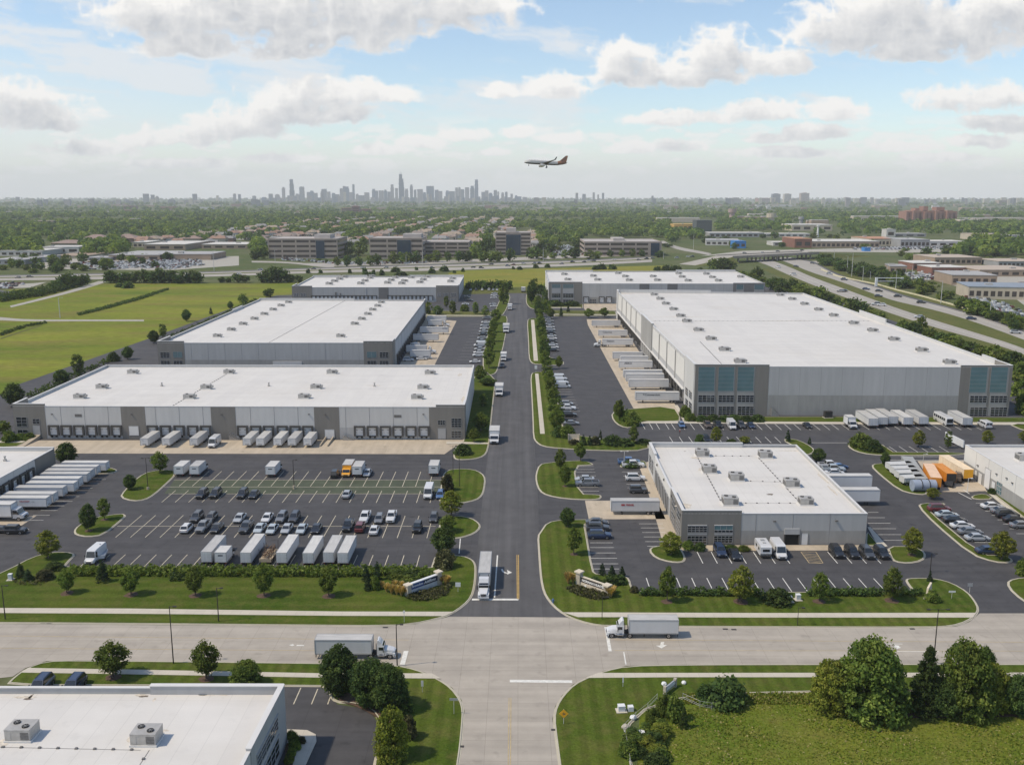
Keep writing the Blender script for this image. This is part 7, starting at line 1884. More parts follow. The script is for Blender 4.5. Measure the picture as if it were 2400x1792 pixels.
lamp(1263,722,690, "pale lamp post among the trees by the side street", None, 1, M_pole2)
lamp(1273,719,697, "pale lamp post at the rear warehouse's corner", None, 1, M_pole2, r=0.09)
lamp(1023,747,727, "pale lamp post behind the second warehouse's docks", None, 1, M_pole2, r=0.09)
lamp(1062,1112,1044, "thin dark lamp post at the upper striped island", "lamp posts by the park road", 1, r=0.07); lamp(1077,1140,1040, "taller dark lamp post on the upper striped island", "lamp posts by the park road", 1, r=0.08)
lamp(2267,1152,1120, "white lamp post at the corner of the east shed's apron", None, 1, M_signw, r=0.09)
lamp(2163,1088,1063, "pale post behind the orange trailer with a pale roof", None, 1, M_pole2, r=0.08)
GHP = "tall pale lamp posts of the highway"
hp = [(1953.8,619,587),(1985,639,600),(1996,648,592),(2022,657,625),(2039.5,654,636),(2078,646,616),(2099,679,634),(2137,655,622),(2205,711,658),(2320,742,701)]
for i, (x, a, c) in enumerate(hp): lamp(x, a, c, "tall pale highway lamp post, %s" % nth(i, len(hp), "from the left"), GHP, 1, M_pole2, r=0.26, head=1.4, arm=1.6, ang=rad(200))
GHP2 = "tall pale lamp posts behind the sheds"
hp = [(141,745,697),(502,636,587),(519,604,587),(645,616,586),(991,626,588),(952,622,596),(1273,613,580),(1625,585,548),(1555,607,590)]
for i, (x, a, c) in enumerate(hp): lamp(x, a, c, "tall pale lamp post beside the cross highway, %s" % nth(i, len(hp), "from the left"), GHP2,1, M_pole2, r=0.26, head=1.4, arm=1.5)
def post_sign(name, label, px, yb, yt, w_, h_, m, shape='rect', tx=None, z=0.13, group=None, face=0.0):
	p = P(px, yb, z); d = ray(px, yt); top = max(1.6, CAMZ+d.z*(p.y/d.y)-z)
	t = thing(name, label, "sign", p, face, group)
	b = MB(); b.tube((0,0,0),(0,0, top),0.04, n=6); b.build("post", M_pole2, t)
	c = MB()
	if shape == 'diamond':
		q = w_*0.72; zc = top-q; c.add([(0,-0.05, zc-q),(q, -0.05, zc),(0,-0.05, zc+q),(-q, -0.05, zc),(0,-0.02, zc-q),(q, -0.02, zc),(0,-0.02, zc+q),(-q, -0.02, zc)],[(0,1,2,3),(7,6,5,4),(0,4,5,1),(1,5,6,2),(2,6,7,3),(3,7,4,0)])
		bd = c.build("board", m, t)
		k = MB();
		for (x0, z0, x1, z1) in ((-0.1,-0.35,0.0,0.35),(-0.35,-0.05,0.35,0.05),(0.12,-0.25,0.28,0.1)): k.box(x0*q, -0.056, zc+z0*q, x1*q, -0.051, zc+z1*q)
		k.build("symbol", M_ink, bd)
	else:
		rr = 0.12 if shape == 'round' else 0.0
		c.box(-w_/2,-0.05, top-h_, w_/2,-0.02, top); bd = c.build("board", m, t)
	return t
post_sign("road_sign", "yellow diamond warning sign on the lawn beside the near street", 1321,1695,1661,0.95,0.95, M_signy, 'diamond')
post_sign("road_sign", "square pale sign on a post beside the blue entrance sign", 1073.5,1386,1364,1.0,0.9, M_signw)
post_sign("road_sign", "wide pale sign on a post beside the near street's west kerb", 1064,1672,1635,1.25,0.38, M_signg)
post_sign("road_sign", "narrow pale sign on the lawn south of the street crossing", 990,1621,1594,0.36,0.95, M_signw)
post_sign("road_sign", "pale sign at the east driveway's rounded lawn", 2272,1388,1366,0.95,0.65, M_signg)
post_sign("road_sign", "low white sign with blue writing on the east lawn", 2230,1402,1393,1.3,0.35, M_signw)
post_sign("road_sign", "narrow white marker post near the stop line's lawn", 1460,1608,1597,0.2,0.9, M_signw)
post_sign("road_sign", "pale signs on a short post at the verge by the crossing", 947.5,1457,1430,0.35,0.5, M_signw)
post_sign("road_sign", "white sign at the side street's mouth east of the park road", 1256,872,856,1.1,1.6, M_signw)
def monument(name, label, a_px, b_px, h, m_panel, m_band, cat="entrance sign"):
	a, c = P(*a_px, 0.12), P(*b_px, 0.12); L_ = (c-a).length
	t = thing(name, label, cat, a, math.atan2(c.y-a.y, c.x-a.x)); return t, L_
M_stone = mat("pale_stone", (0.43,0.39,0.32),0.85,0.12,2.0); M_stonecap = mat("stone_cap", (0.60,0.53,0.42),0.8,0.08,2.0); M_signblue = mat("sign_blue", (0.030,0.065,0.22),0.35,0.06,1); M_signnavy = mat("sign_dark_navy", (0.022,0.03,0.06),0.35,0.06,1); M_signbrown = mat("sign_dark_brown", (0.035,0.028,0.028),0.5,0.1,1); M_letter = mat("white_lettering", (0.78,0.78,0.76),0.5,0.02,1)
t, L_ = monument("entrance_sign", "blue entrance sign with white lettering between stone piers", (962,1393),(1025,1370),2, None, None)
b = MB(); b.box(0,-0.22,0, L_, 0.22,1.05); b.build("base_wall", mat("bluish_white_stone", (0.50,0.53,0.55),0.7,0.07,1.5), t)
b = MB(); b.box(0.02,-0.26,1.05, L_*0.46,0.2,2.15,0); b.box(L_*0.46,-0.26,1.05, L_-0.02,0.2,2.15,1); pn = b.build("panel", [M_signblue, M_signnavy], t)
b = MB(); b.box(0,-0.34,2.15, L_, 0.30,2.32); b.build("cap", M_signw, t)
text("Bromulton", 0.62, M_letter, pn, (0.25,-0.268,1.42),(PI/2,0,0), bold=0.015); text("AddSons", 0.80, M_letter, pn, (L_*0.475,-0.268,1.36),(PI/2,0,0), bold=0.02, shear=0.3)
for x in (-0.55, L_+0.3):
	b = MB(); b.box(x-0.45,-0.5,0, x+0.45,0.5,2.1 if x < 0 else 2.6); pr = b.build("pier", M_stone, t)
	k = MB(); zt = 2.1 if x < 0 else 2.6; k.box(x-0.65,-0.7, zt, x+0.65,0.7, zt+0.25); k.build("cap", M_stonecap, pr)
t, L_ = monument("entrance_sign", "dark entrance sign with pale raised lettering between stone piers", (1362,1370),(1418,1390),2, None, None)
b = MB(); b.box(0,-0.3,0, L_, 0.25,0.7); b.build("base_wall", M_stonecap, t)
b = MB(); b.box(0.02,-0.16,0.7, L_-0.02,0.16,1.75); pn = b.build("panel", M_signbrown, t)
b = MB(); b.box(0,-0.24,1.75, L_, 0.22,1.92); b.build("cap", M_stonecap, t)
text("NORMAN HUNTER", 0.66, M_letter, pn, (0.3,-0.168,0.95),(PI/2,0,0), bold=0.03)
for x in (-0.5, L_+0.5):
	b = MB(); zt = 2.5 if x < 0 else 1.7; b.box(x-0.5,-0.5,0, x+0.5,0.5, zt); pr = b.build("pier", M_stone, t)
	k = MB(); k.box(x-0.72,-0.72, zt, x+0.72,0.72, zt+0.3); k.build("cap", M_stonecap, pr)
p = P(1560,1627,0.03); q = P(1596,1598,0.03); t = thing("entrance_sign", "small pale panelled sign tilted across the lawn south of the street", "entrance sign", p, math.atan2(q.y-p.y, q.x-p.x)); L_ = (q-p).length*0.55
b = MB(); b.box(0,-0.12,0.35, L_, 0.12,1.3); pn = b.build("panel", M_signg, t)
k = MB()
for i in range(9): k.box(L_*(i+0.5)/9-0.14,-0.16,0.7, L_*(i+0.5)/9+0.12,-0.121,1.15)
k.build("lettering", M_letter, pn)
for x in (-0.25, L_+0.25):
	k = MB(); k.box(x-0.2,-0.22,0, x+0.2,0.22,1.5); k.build("pier", M_stone, t)
p = P(2176,1398,0.12); t = thing("entrance_sign", "pale leaning slab sign on the east island's bed", "entrance sign", p, 0.9)
b = MB(); b.add([(-1.3,-0.2,0),(1.3,-0.2,0),(1.1,-0.15,2.6),(-0.9,-0.15,2.1),(-1.3,0.25,0),(1.3,0.25,0),(1.1,0.2,2.6),(-0.9,0.2,2.1)],[(0,1,2,3),(7,6,5,4),(0,4,5,1),(1,5,6,2),(2,6,7,3),(3,7,4,0)]); b.build("slab", M_stonecap, t)
k = MB(); k.box(-1.6,-0.5,0,1.6,0.5,0.25); k.build("footing", M_stone, t)
p = P(1345,1034,0.12); t = thing("bench", "wooden bench with a high back in the curved bed by the park road", "bench", p, 0.0)
b = MB(); b.box(-1.7,-0.3,0.4,1.7,0.5,0.55); b.build("seat", M_stonecap, t)
b = MB(); b.box(-1.7,0.5,0.4,1.7,0.62,2.2); b.build("backrest", M_stonecap, t)
for s in (-1,1):
	k = MB(); k.box(s*1.7-0.12,-0.3,0, s*1.7+0.12,0.65,2.3); k.build("side_post", M_stone, t)
for i, (x, y, lab, w_, d_, h_) in enumerate([(1456,1665, "pale utility boxes on a concrete pad beside the near lawn", 0.5,0.4,0.9),(1850,1409, "white utility box at the small building's front hedge", 0.45,0.4,1.0),(1870,1405, "second white utility box near the clipped hedge", 0.4,0.4,1.1),(1501,1727, "white box half sunk in the overgrown corner", 0.55,0.5,0.8),(1940,978, "dark generator box before the largest warehouse's wall", 1.3,0.8,2.2),(25,1358, "small yellowish box in the left lawn's corner bed", 0.35,0.35,1.2)]):
	p = P(x, y, 0.12); t = thing("utility_box", lab, "utility box", p, 0.1)
	mm = M_chas if h_ > 2 else M_signw
	b = MB(); b.box(-w_, -d_, 0.1, w_, d_, h_); b.build("cabinet", mm, t)
	k = MB(); k.box(-w_-0.3,-d_-0.3,0, w_+0.3, d_+0.3,0.1); k.build("pad", M_walk, t)
	k = MB(); k.box(-w_-0.04,-d_-0.04, h_, w_+0.04, d_+0.04, h_+0.06); k.build("lid", mm, t)
	if i == 0:
		k = MB(); k.box(w_+0.5,-0.4,0, w_+1.3,0.35,0.75); k.build("cabinet", M_signw, t)
def fence(label, pts, h, m, step=2.5, z=0.03, mesh_m=None):
	pp = [P(x, y, z) for x, y in pts]; o = pp[0]; t = thing("fence", label, "fence", o, 0, "fences of the overgrown corner")
	r_ = MB(); n = 0
	for i in range(len(pp)-1):
		a, c = pp[i]-o, pp[i+1]-o; k = max(1, int((c-a).length/step))
		for s in ((h-0.05),0.35, h*0.5): r_.tube(a+Vector((0,0, s)), c+Vector((0,0, s)),0.018, n=5)
		for j in range(k+(i == len(pp)-2)):
			q = a.lerp(c, j/k); b = MB(); b.tube((q.x, q.y, 0),(q.x, q.y, h),0.035, n=6); b.build("post", m, t)
	r_.build("rail", m, t); return t
fence("thin pale fence along the overgrown corner's west side", [(1478,1800),(1470,1752),(1462,1712),(1490,1684),(1518,1662),(1540,1640)],1.1, M_pole2)
fence("thin grey fence running from the pavement side sign to the dark shrub", [(1600,1640),(1640,1658),(1668,1663),(1720,1648)],1.2, M_signg)
for i, (x, y, r_, lab) in enumerate([(1484,1683,0.5, "round white stone on the thin fence's bend"),(1466,1706,0.55, "pale broken boulder at the thin fence's corner"),(1556,1604,0.45, "white stone left of the pavement side sign"),(1603,1601,0.4, "grey stone right of the pavement side sign"),(1374,1374,0.5, "pale stone slab in the dark sign's bed"),(1314,1024,0.6, "white boulder at the curved bed's tip"),(1405,1030,0.5, "white boulder beside the bed's small conifer")]):
	p = P(x, y, 0.12); rng = np.random.default_rng(i); me = bmesh.new(); bmesh.ops.create_icosphere(me, subdivisions=2, radius=r_)
	for v in me.verts: v.co *= 0.8+0.35*rng.random(); v.co.z *= 0.75
	mesh = bpy.data.meshes.new("boulder"); me.to_mesh(mesh); me.free(); mesh.materials.append(M_signw if i != 1 else M_stone)
	tag(link("boulder", mesh, None, p+Vector((0,0, r_*0.4))), lab, "boulder")
p = P(1296,1412,0.13); t = thing("fire_hydrant", "small blue fire hydrant on the lawn's curve right of the road mouth", "fire hydrant", p)
b = MB(); b.tube((0,0,0),(0,0,0.7),0.17, n=10); b.tube((0,0,0.7),(0,0,0.9),0.2,0.06,10); b.build("barrel", PAINT['blue'], t)
b = MB(); b.tube((-0.3,0,0.5),(0.3,0,0.5),0.08, n=8); b.build("nozzle", PAINT['blue'], t)
p = P(2215,1030,0.03); q = P(2258,1052,0.03); t = thing("barrier", "white slatted barrier lying aslant at the east shed's back corner", "barrier", p, math.atan2(q.y-p.y, q.x-p.x)); L_ = (q-p).length
b = MB(); b.box(0,-0.15,0.4, L_, 0.15,2.6); b.build("panel", M_signw, t)
for x in (0.3, L_*0.5, L_-0.3):
	k = MB(); k.box(x-0.12,-0.5,0, x+0.12,0.5,0.45); k.build("foot", M_chas, t)
def person(px, yb, label, shirt, trousers, hgt_=1.75, rz=0.3):
	p = P(px, yb, 0.034)
	J = dict(pel=(0,0,0.95), wst=(0,0,1.10), chs=(0.02,0,1.36), nek=(0.02,0,1.50), hd=(0.03,0,1.60), top=(0.04,0,1.70), ls=(0.02,0.18,1.42), rs=(0.02,-0.18,1.42), le=(-0.03,0.25,1.15), re=(0.04,-0.25,1.15), lh=(0.10,0.24,0.92), rh=(0.16,-0.23,0.94), lt=(0.0,0.10,0.90), rt=(0.0,-0.10,0.90), lk=(0.07,0.10,0.50), rk=(0.0,-0.10,0.50), la=(0.02,0.10,0.08), ra=(-0.12,-0.10,0.08), lf=(0.16,0.11,0.04), rf=(0.02,-0.11,0.04))
	R_ = dict(pel=.15, wst=.14, chs=.16, nek=.06, hd=.105, top=.09, ls=.075, rs=.075, le=.05, re=.05, lh=.045, rh=.045, lt=.10, rt=.10, lk=.065, rk=.065, la=.045, ra=.045, lf=.04, rf=.04)
	E = [('pel', 'wst'),('wst', 'chs'),('chs', 'nek'),('nek', 'hd'),('hd', 'top'),('chs', 'ls'),('chs', 'rs'),('ls', 'le'),('rs', 're'),('le', 'lh'),('re', 'rh'),('pel', 'lt'),('pel', 'rt'),('lt', 'lk'),('rt', 'rk'),('lk', 'la'),('rk', 'ra'),('la', 'lf'),('ra', 'rf')]
	ks = list(J); me = bpy.data.meshes.new("body"); me.from_pydata([J[k] for k in ks],[(ks.index(a), ks.index(c)) for a, c in E],[])
	t = thing("person", label, "person", p, rz); o = link("body", me, t)
	md = o.modifiers.new("skin", 'SKIN');
	for i, k in enumerate(ks):
		me.skin_vertices[0].data[i].radius = (R_[k], R_[k]); me.skin_vertices[0].data[i].use_root = (k == 'pel')
	o.modifiers.new("smooth", 'SUBSURF').render_levels = 1
	dg = bpy.context.evaluated_depsgraph_get(); m2 = bpy.data.meshes.new_from_object(o.evaluated_get(dg)); o.modifiers.clear(); o.data = m2
	sk = mat("skin", (0.40,0.25,0.18),0.6,0.1,3)
	for mm in (shirt, trousers, sk): m2.materials.append(mm)
	for f_ in m2.polygons:
		z = f_.center.z; x_ = f_.center
		f_.material_index = 2 if (z > 1.46 or (abs(x_.y) > 0.19 and z < 1.05)) else 1 if z < 1.0 else 0
	hat = MB(); hat.loft([[(0.04+0.13*math.cos(2*PI*i/10),0.12*math.sin(2*PI*i/10),1.66) for i in range(10)],[(0.04+0.11*math.cos(2*PI*i/10),0.10*math.sin(2*PI*i/10),1.76) for i in range(10)]]); hat.box(0.1,-0.08,1.66,0.26,0.08,1.68); hat.build("cap", M_signw, t)
	return t
mat("red_cloth", (0.20,0.03,0.03),0.8,0.1,4); mat("dark_cloth", (0.03,0.03,0.035),0.8,0.1,4)
person(1593,1018, "person in dark red top and white cap walking before the blue hatchback", MATS["red_cloth"], MATS["dark_cloth"])

# ---------------------------------------------------------------- bridge over the highway
M_girder = mat("weathered_girder", (0.30,0.26,0.215),0.85,0.12,0.2)
def bridge():
	z = 7.5
	l0, l1 = P(1712,600, z), P(1888,591.5, z); u = (l1-l0); u.z = 0; L_ = u.length; u.normalize(); n_ = Vector((-u.y, u.x, 0))
	t = thing("road_bridge", "grey concrete road bridge carrying the cross highway over the main road", "bridge", (l0.x, l0.y, 0), math.atan2(u.y, u.x))
	W = 26
	b = MB(); b.box(-10,-W/2, z-0.9, L_+10, W/2, z); b.build("deck", M_hwy, t)
	for s in (-1,1):
		k = MB(); k.box(-10, s*W/2-0.2, z-1.9, L_+10, s*W/2+0.25, z+1.0); k.build("parapet", M_girder, t)
	for q in (0.02,0.30,0.52,0.66,0.98):
		k = MB();
		for j in range(4):
			y = -W/2+3+j*(W-6)/3; k.box(q*L_-0.8, y-0.8,0, q*L_+0.8, y+0.8, z-2.2)
		k.box(q*L_-0.9,-W/2+1, z-2.2, q*L_+0.9, W/2-1, z-0.91); k.build("pier", M_conc, t)
	for x0, x1 in ((-70,-10),(L_+10, L_+110)):
		e = MB(); za, zb = (0.1, z) if x0 < 0 else (z, 0.1)
		e.add([(x0,-W/2, za-0.05),(x1,-W/2, zb),(x1, W/2, zb),(x0, W/2, za-0.05),(x0,-W/2-14,0.05),(x1,-W/2-14,0.05),(x0, W/2+14,0.05),(x1, W/2+14,0.05)],[(0,1,2,3)],0)
		e.add([(x0,-W/2-12,0.04),(x1,-W/2-12,0.04),(x1,-W/2, zb-0.02),(x0,-W/2, za-0.06)],[(0,1,2,3)],1)
		e.build("approach", [M_hwy, M_verge], t)
bridge()

# ---------------------------------------------------------------- distant traffic
def far_car(col, kind):
	b = MB(); L_, W, H = (2.3,0.95,1.5) if kind == 'car' else (2.5,1.0,1.85)
	b.loft([ring8(-L_, W*0.9,0.35,0.9), ring8(-L_+0.4, W, 0.25,1.0), ring8(L_-0.7, W, 0.25,0.95), ring8(L_, W*0.85,0.35,0.75)],0)
	b.loft([[(-L_*0.85,-W*0.85,0.98),(-L_*0.85, W*0.85,0.98),(L_*0.45, W*0.85,0.96),(L_*0.45,-W*0.85,0.96)],[(-L_*0.6,-W*0.7, H),(-L_*0.6, W*0.7, H),(L_*0.15, W*0.7, H),(L_*0.15,-W*0.7, H)]],1)
	b.box(-L_*0.6+0.05,-W*0.68, H, L_*0.12, W*0.68, H+0.03,0)
	for x in (-1.4,1.4):
		for s in (-1,1): b.tube((x, s*W-0.2*s, 0.33),(x, s*W+0.02*s, 0.33),0.33, n=10, mi=2)
	return b.mesh("highway_car", [PAINT[col], M_cglass, M_tyre])
FC = {(c, k): far_car(c, k) for c in ('white', 'silver', 'black', 'dark', 'navy', 'grey', 'red') for k in ('car', 'suv')}
def hcar(px, py, col, kind, rz, label, group, z=0.09, sc=1.25):
	o = link("highway_car", FC[(col, kind)], None, P(px, py, z)); o.rotation_euler = (0,0, rz); o.scale = (sc,)*3
	tag(o, label, "car", group); return o
hw = [(42,651.5, 'black', 'car'),(70,650, 'black', 'suv'),(610,633, 'silver', 'car'),(850,628.5, 'white', 'car'),(905,628, 'silver', 'suv'),(1013,629, 'black', 'suv'),(1109,627.5, 'dark', 'car'),(1128,628.5, 'black', 'suv'),(1151,620.5, 'black', 'suv'),(1190,624, 'grey', 'suv'),(1203,621.5, 'red', 'car'),(1227,618.5, 'white', 'suv'),(1252,618.5, 'silver', 'suv'),(1265,618.5, 'black', 'suv'),(1316,619, 'dark', 'car'),(1342,615, 'black', 'suv'),(1369,615, 'dark', 'car'),(1381,611.5, 'silver', 'car'),(1391,612.5, 'dark', 'suv'),(1497,610, 'dark', 'car'),(1515,607.5, 'black', 'suv'),(1530,606, 'grey', 'car'),(1586,605, 'silver', 'suv'),(1613,602.5, 'white', 'car'),(1622,602.5, 'black', 'suv'),(560,643, 'white', 'car'),(735,631, 'dark', 'car'),(1440,609, 'white', 'car')]
for i, (x, y, c, k) in enumerate(hw): hcar(x, y, c, k, 0.0 if i % 2 else PI, "%s %s on the cross highway behind the sheds" % (CN[c], 'car' if k == 'car' else 'SUV'), "%s %ss on the cross highway" % (CN[c], k),0.10,1.2)
h2 = [(1905,618, 'dark', 'car', -0.9),(1944,643, 'silver', 'suv', -0.6),(1979,656.5, 'navy', 'suv', -0.55),(2030,679, 'navy', 'car', -0.45),(2060,683.5, 'black', 'car', -0.42),(2059,695.5, 'dark', 'car', -0.42),(2104,696, 'black', 'car', -0.4),(2159,710.5, 'black', 'suv', -0.4),(2276,748.5, 'navy', 'car', -0.38),(2380,781, 'silver', 'car', -0.38),(1970,684, 'grey', 'car', 2.6),(1977,683.5, 'black', 'car', 2.6),(2053,715, 'silver', 'suv', 2.7),(2066,716.5, 'white', 'car', 2.7),(2154,745, 'silver', 'car', 2.75),(1866,625.5, 'dark', 'car', -0.9),(1823,627, 'white', 'car', 2.3),(1858,645, 'white', 'suv', 2.4)]
for i, (x, y, c, k, a_) in enumerate(h2): hcar(x, y, c, k, a_, "%s %s on the curving main highway" % (CN[c], 'car' if k == 'car' else 'SUV'), "cars on the curving main highway", 0.12,1.35)
for (x, y, c, a_) in ((1745,598, 'grey', 0.1),(1788,597.5, 'white', 0.1),(1823,594, 'dark', 0.1),(1880,591.5, 'dark', 0.1)): hcar(x, y-4, c, 'car', a_, "%s car crossing the road bridge" % CN[c], "cars on the road bridge", 7.52,1.2)
def carfield(name, pts, n, seed, cols=('white', 'silver', 'grey', 'dark', 'white', 'silver', 'red', 'black', 'white')):
	A = np.array(pxpoly(pts)); rng = random.Random(seed); b = MB(); lo, hi = A.min(0), A.max(0); pal = [PAINT[c] for c in dict.fromkeys(cols)]; nm = list(dict.fromkeys(cols))
	def inside(x, y):
		c = False; j = len(A)-1
		for i in range(len(A)):
			if (A[i, 1] > y) != (A[j, 1] > y) and x < (A[j, 0]-A[i, 0])*(y-A[i, 1])/(A[j, 1]-A[i, 1])+A[i, 0]: c = not c
			j = i
		return c
	y = lo[1]
	while y < hi[1] and len(b.f) < n*14:
		x = lo[0]+rng.random()*4
		while x < hi[0]:
			if rng.random() < 0.72 and inside(x, y):
				k = nm.index(rng.choice(cols)); h = 1.5 if rng.random() < 0.8 else 2.4; w_ = 0.95
				b.box(x-w_, y-2.2,0.2, x+w_, y+2.2,0.95, k); b.box(x-w_*0.8, y-1.3,0.95, x+w_*0.8, y+1.0, h, k)
			x += 2.9
		y += 8.5
	o = b.build(name, pal); o['kind'] = 'stuff'; return o
carfield("distant_parked_cars", [(150,618),(300,613),(300,631),(215,633)],500,1); carfield("distant_parked_cars", [(300,612),(470,608),(480,622),(400,632),(300,628)],600,2)
carfield("distant_parked_cars", [(760,616),(1000,612),(1000,617),(780,621)],200,3); carfield("distant_parked_cars", [(1270,572),(1330,572),(1370,598),(1290,600)],300,4)
carfield("distant_parked_cars", [(2000,580),(2300,577),(2300,584),(2000,586)],400,5); carfield("distant_parked_cars", [(2120,640),(2190,636),(2200,655),(2140,660)],120,6); carfield("distant_parked_cars", [(2250,680),(2400,730),(2400,750),(2270,712)],150,7); carfield("distant_parked_cars", [(0,664),(70,664),(20,678),(0,678)],100,8,('red', 'white', 'red', 'dark')); carfield("distant_parked_cars", [(660,640-36),(760,612),(780,617),(660,610)],100,9)

# ---------------------------------------------------------------- mid-distance buildings
M_off = mat("office_concrete", (0.33,0.275,0.235),0.85,0.06,0.1); M_offr = mat("office_roof", (0.40,0.37,0.345),0.9,0.1,0.1); M_offg = mat("office_band_glass", (0.055,0.045,0.042),0.15,0.2,0.2, spec=0.7); M_offb = mat("blue_curtain_glass", (0.020,0.042,0.075),0.12,0.25,0.15, spec=0.8)
def office(label, x0, x1, yb, yt, depth, floors, glass=None, side=False, m=None, pent=None, roofm=None, group="office blocks beyond the cross highway", bays_=4):
	a, c = P(x0, yb), P(x1, yb); h = hgt((x0+x1)/2, yb, yt); L_ = c.x-a.x
	t = thing("office_building", label, "office building", (a.x, a.y, 0),0, group)
	b = MB(); b.box(0,0,0, L_, depth, h); b.build("wall", m or M_off, t)
	r_ = MB(); r_.box(0.8,0.8, h+0.004, L_-0.8, depth-0.8, h+0.3); r_.build("roof", roofm or M_offr, t)
	pr = MB(); pr.box(-0.15,-0.15, h-0.3, L_+0.15,0.6, h+0.8); pr.box(-0.15, depth-0.6, h-0.3, L_+0.15, depth+0.15, h+0.8); pr.box(-0.153,0.603, h-0.3,0.6, depth-0.603, h+0.797); pr.box(L_-0.6,0.603, h-0.3, L_+0.153, depth-0.603, h+0.797); pr.build("parapet", m or M_off, t)
	fh = h/floors
	for i in range(floors):
		for s in range(bays_):
			u0, u1 = L_*s/bays_+1.0, L_*(s+1)/bays_-1.0
			if glass and u1 > L_*glass[0] and u0 < L_*glass[1]:
				if u0 < L_*glass[0]-3: u1 = L_*glass[0]-0.5
				elif u1 > L_*glass[1]+3: u0 = L_*glass[1]+0.5
				else: continue
			k = MB(); k.box(u0,-0.06, fh*(i+0.32), u1,0.1, fh*(i+0.78)); k.build("window", M_offg, t)
		k = MB(); k.box(L_-0.1,2, fh*(i+0.32), L_+0.06, depth-2, fh*(i+0.78)); k.box(-0.06,2, fh*(i+0.32),0.1, depth-2, fh*(i+0.78)); k.build("window", M_offg, t)
	if glass:
		k = MB(); k.box(L_*glass[0],-0.5,0, L_*glass[1],0.1, h*0.93); g_ = k.build("glass_bay", M_offb, t)
		k = MB()
		for i in range(1, floors*2): k.box(L_*glass[0],-0.56, h*0.93*i/floors/2-0.06, L_*glass[1],-0.501, h*0.93*i/floors/2+0.06)
		k.build("mullion", M_offg, g_)
	if pent:
		k = MB(); k.box(L_*pent[0], depth*0.3, h+0.31, L_*pent[1], depth*0.75, h+pent[2]); k.build("penthouse", M_offr, t)
	return t
office("long pinkish grey office block, westernmost, with a blue glass strip", 630,792,606,560.5,70,4,(0.69,0.81), bays_=5, pent=(0.62,0.85,5))
office("pinkish grey office block with a wide blue glass middle", 867,991,607,559,60,4,(0.52,0.78), pent=(0.6,0.95,5), bays_=3)
office("lower office wing attached east of the blue glass block", 992,1100,603,568,60,4, None, bays_=4, pent=None)
office("tall square office block with a dark glass centre", 1161.5,1244,598,546,55,6,(0.30,0.71), bays_=2, pent=(0.30,0.58,6))
office("wide low office block, easternmost, beside the ramp", 1369,1550,600,567.5,90,3,(0.86,0.97), bays_=6, pent=(0.4,0.55,4))
def hall(label, x0, x1, yb, yt, depth, wallm, roofm, cat="building", group=None, yaw=0.0, nwin=0, unit=1, winm=None, name="commercial_building"):
	a, c = P(x0, yb), P(x1, yb); h = max(3.0, hgt((x0+x1)/2, yb, yt)); L_ = (c-a).length
	t = thing(name, label, cat, (a.x, a.y, 0), yaw, group)
	b = MB(); b.box(0,0,0, L_, depth, h); b.build("wall", wallm, t)
	r_ = MB(); r_.box(-0.3,-0.3, h+0.003, L_+0.3, depth+0.3, h+0.5); r_.build("roof", roofm, t)
	rr = random.Random(int(x0*3+yb))
	for i in range(nwin):
		u = L_*(i+0.5)/nwin; w_ = L_/nwin*0.32
		k = MB(); k.box(u-w_, -0.06, h*0.25, u+w_, 0.05, h*0.68); k.build("window", winm or M_offg, t)
	for i in range(unit):
		x = L_*rr.uniform(0.15,0.85); y = depth*rr.uniform(0.2,0.8); s = rr.uniform(1.5,3.5)
		k = MB(); k.box(x-s, y-s*0.7, h+0.5, x+s, y+s*0.7, h+0.5+rr.uniform(1.2,2.4)); k.build("rooftop_unit", M_unit, t)
	return t
def W_(n, c, v=0.08): return mat(n, c, 0.85, v, 0.15)
tan, cream, brick, pale, greyw, yel, dkg, blu = W_("tan_wall", (0.33,0.25,0.185)), W_("cream_wall", (0.47,0.41,0.32)), W_("brick_wall", (0.22,0.105,0.075)), W_("pale_wall", (0.52,0.50,0.47)), W_("grey_wall", (0.30,0.30,0.30)), W_("ochre_wall", (0.52,0.33,0.10)), W_("slate_wall", (0.07,0.085,0.085)), W_("bright_blue_wall", (0.04,0.20,0.50))
rw, rg, rt, rb = W_("pale_roof", (0.56,0.54,0.50)), W_("grey_roof", (0.36,0.355,0.35)), W_("tan_roof", (0.43,0.36,0.29)), W_("terracotta_roof", (0.42,0.22,0.13))
GCW = "commercial halls beyond the cross highway, west"
for (lab, *a_) in [
 ("tan brick hall with a pale roof, near the west car park", 255,375,610,598,90, tan, rg, 0.0,4),
 ("long low tan hall with white canopy", 372,495,609,596,60, tan, rg, 0.0,0),
 ("tan hall with a wide pale roof behind the car park", 338,435,586,573,110, tan, rw, 0.0,3),
 ("cream gabled hall beside the wide pale roof", 312,345,580,568,60, cream, rw, 0.0,3),
 ("tan hall with a bright roof, cut by dark trees", 473,580,583,573,70, tan, rw, 0.0,4),
 ("long white hall with pale blue end", 101,186,594,579,40, pale, pale, 0.0,3),
 ("low grey hall with dark roof at the west edge", -20,60,620,609,50, greyw, rg, 0.0,3),
 ("dark block beside the west car park", 60,106,615,603,40, greyw, rg, 0.0,0),
 ("white roofed terrace at the west edge", -30,100,600,588,60, pale, rw, 0.0,8),
 ("sand coloured lot wall behind the car park", 120,200,606,600,90, cream, tan, 0.0,0),
 ("grey shed roof beside the white car park", 205,260,611,604,30, greyw, rg, 0.0,2),
 ("long pale roof far at the west edge", -40,44,571,562,60, tan, rw, 0.0,0),
 ("small bright yellow shed among the far trees", 52,62,567,559,20, yel, yel, 0.0,0)]:
	x0, x1, yb, yt, dp, wm, rm_, yw_, nw_ = a_; hall(lab, x0, x1, yb, yt, dp, wm, rm_, group=GCW, yaw=yw_, nwin=nw_)
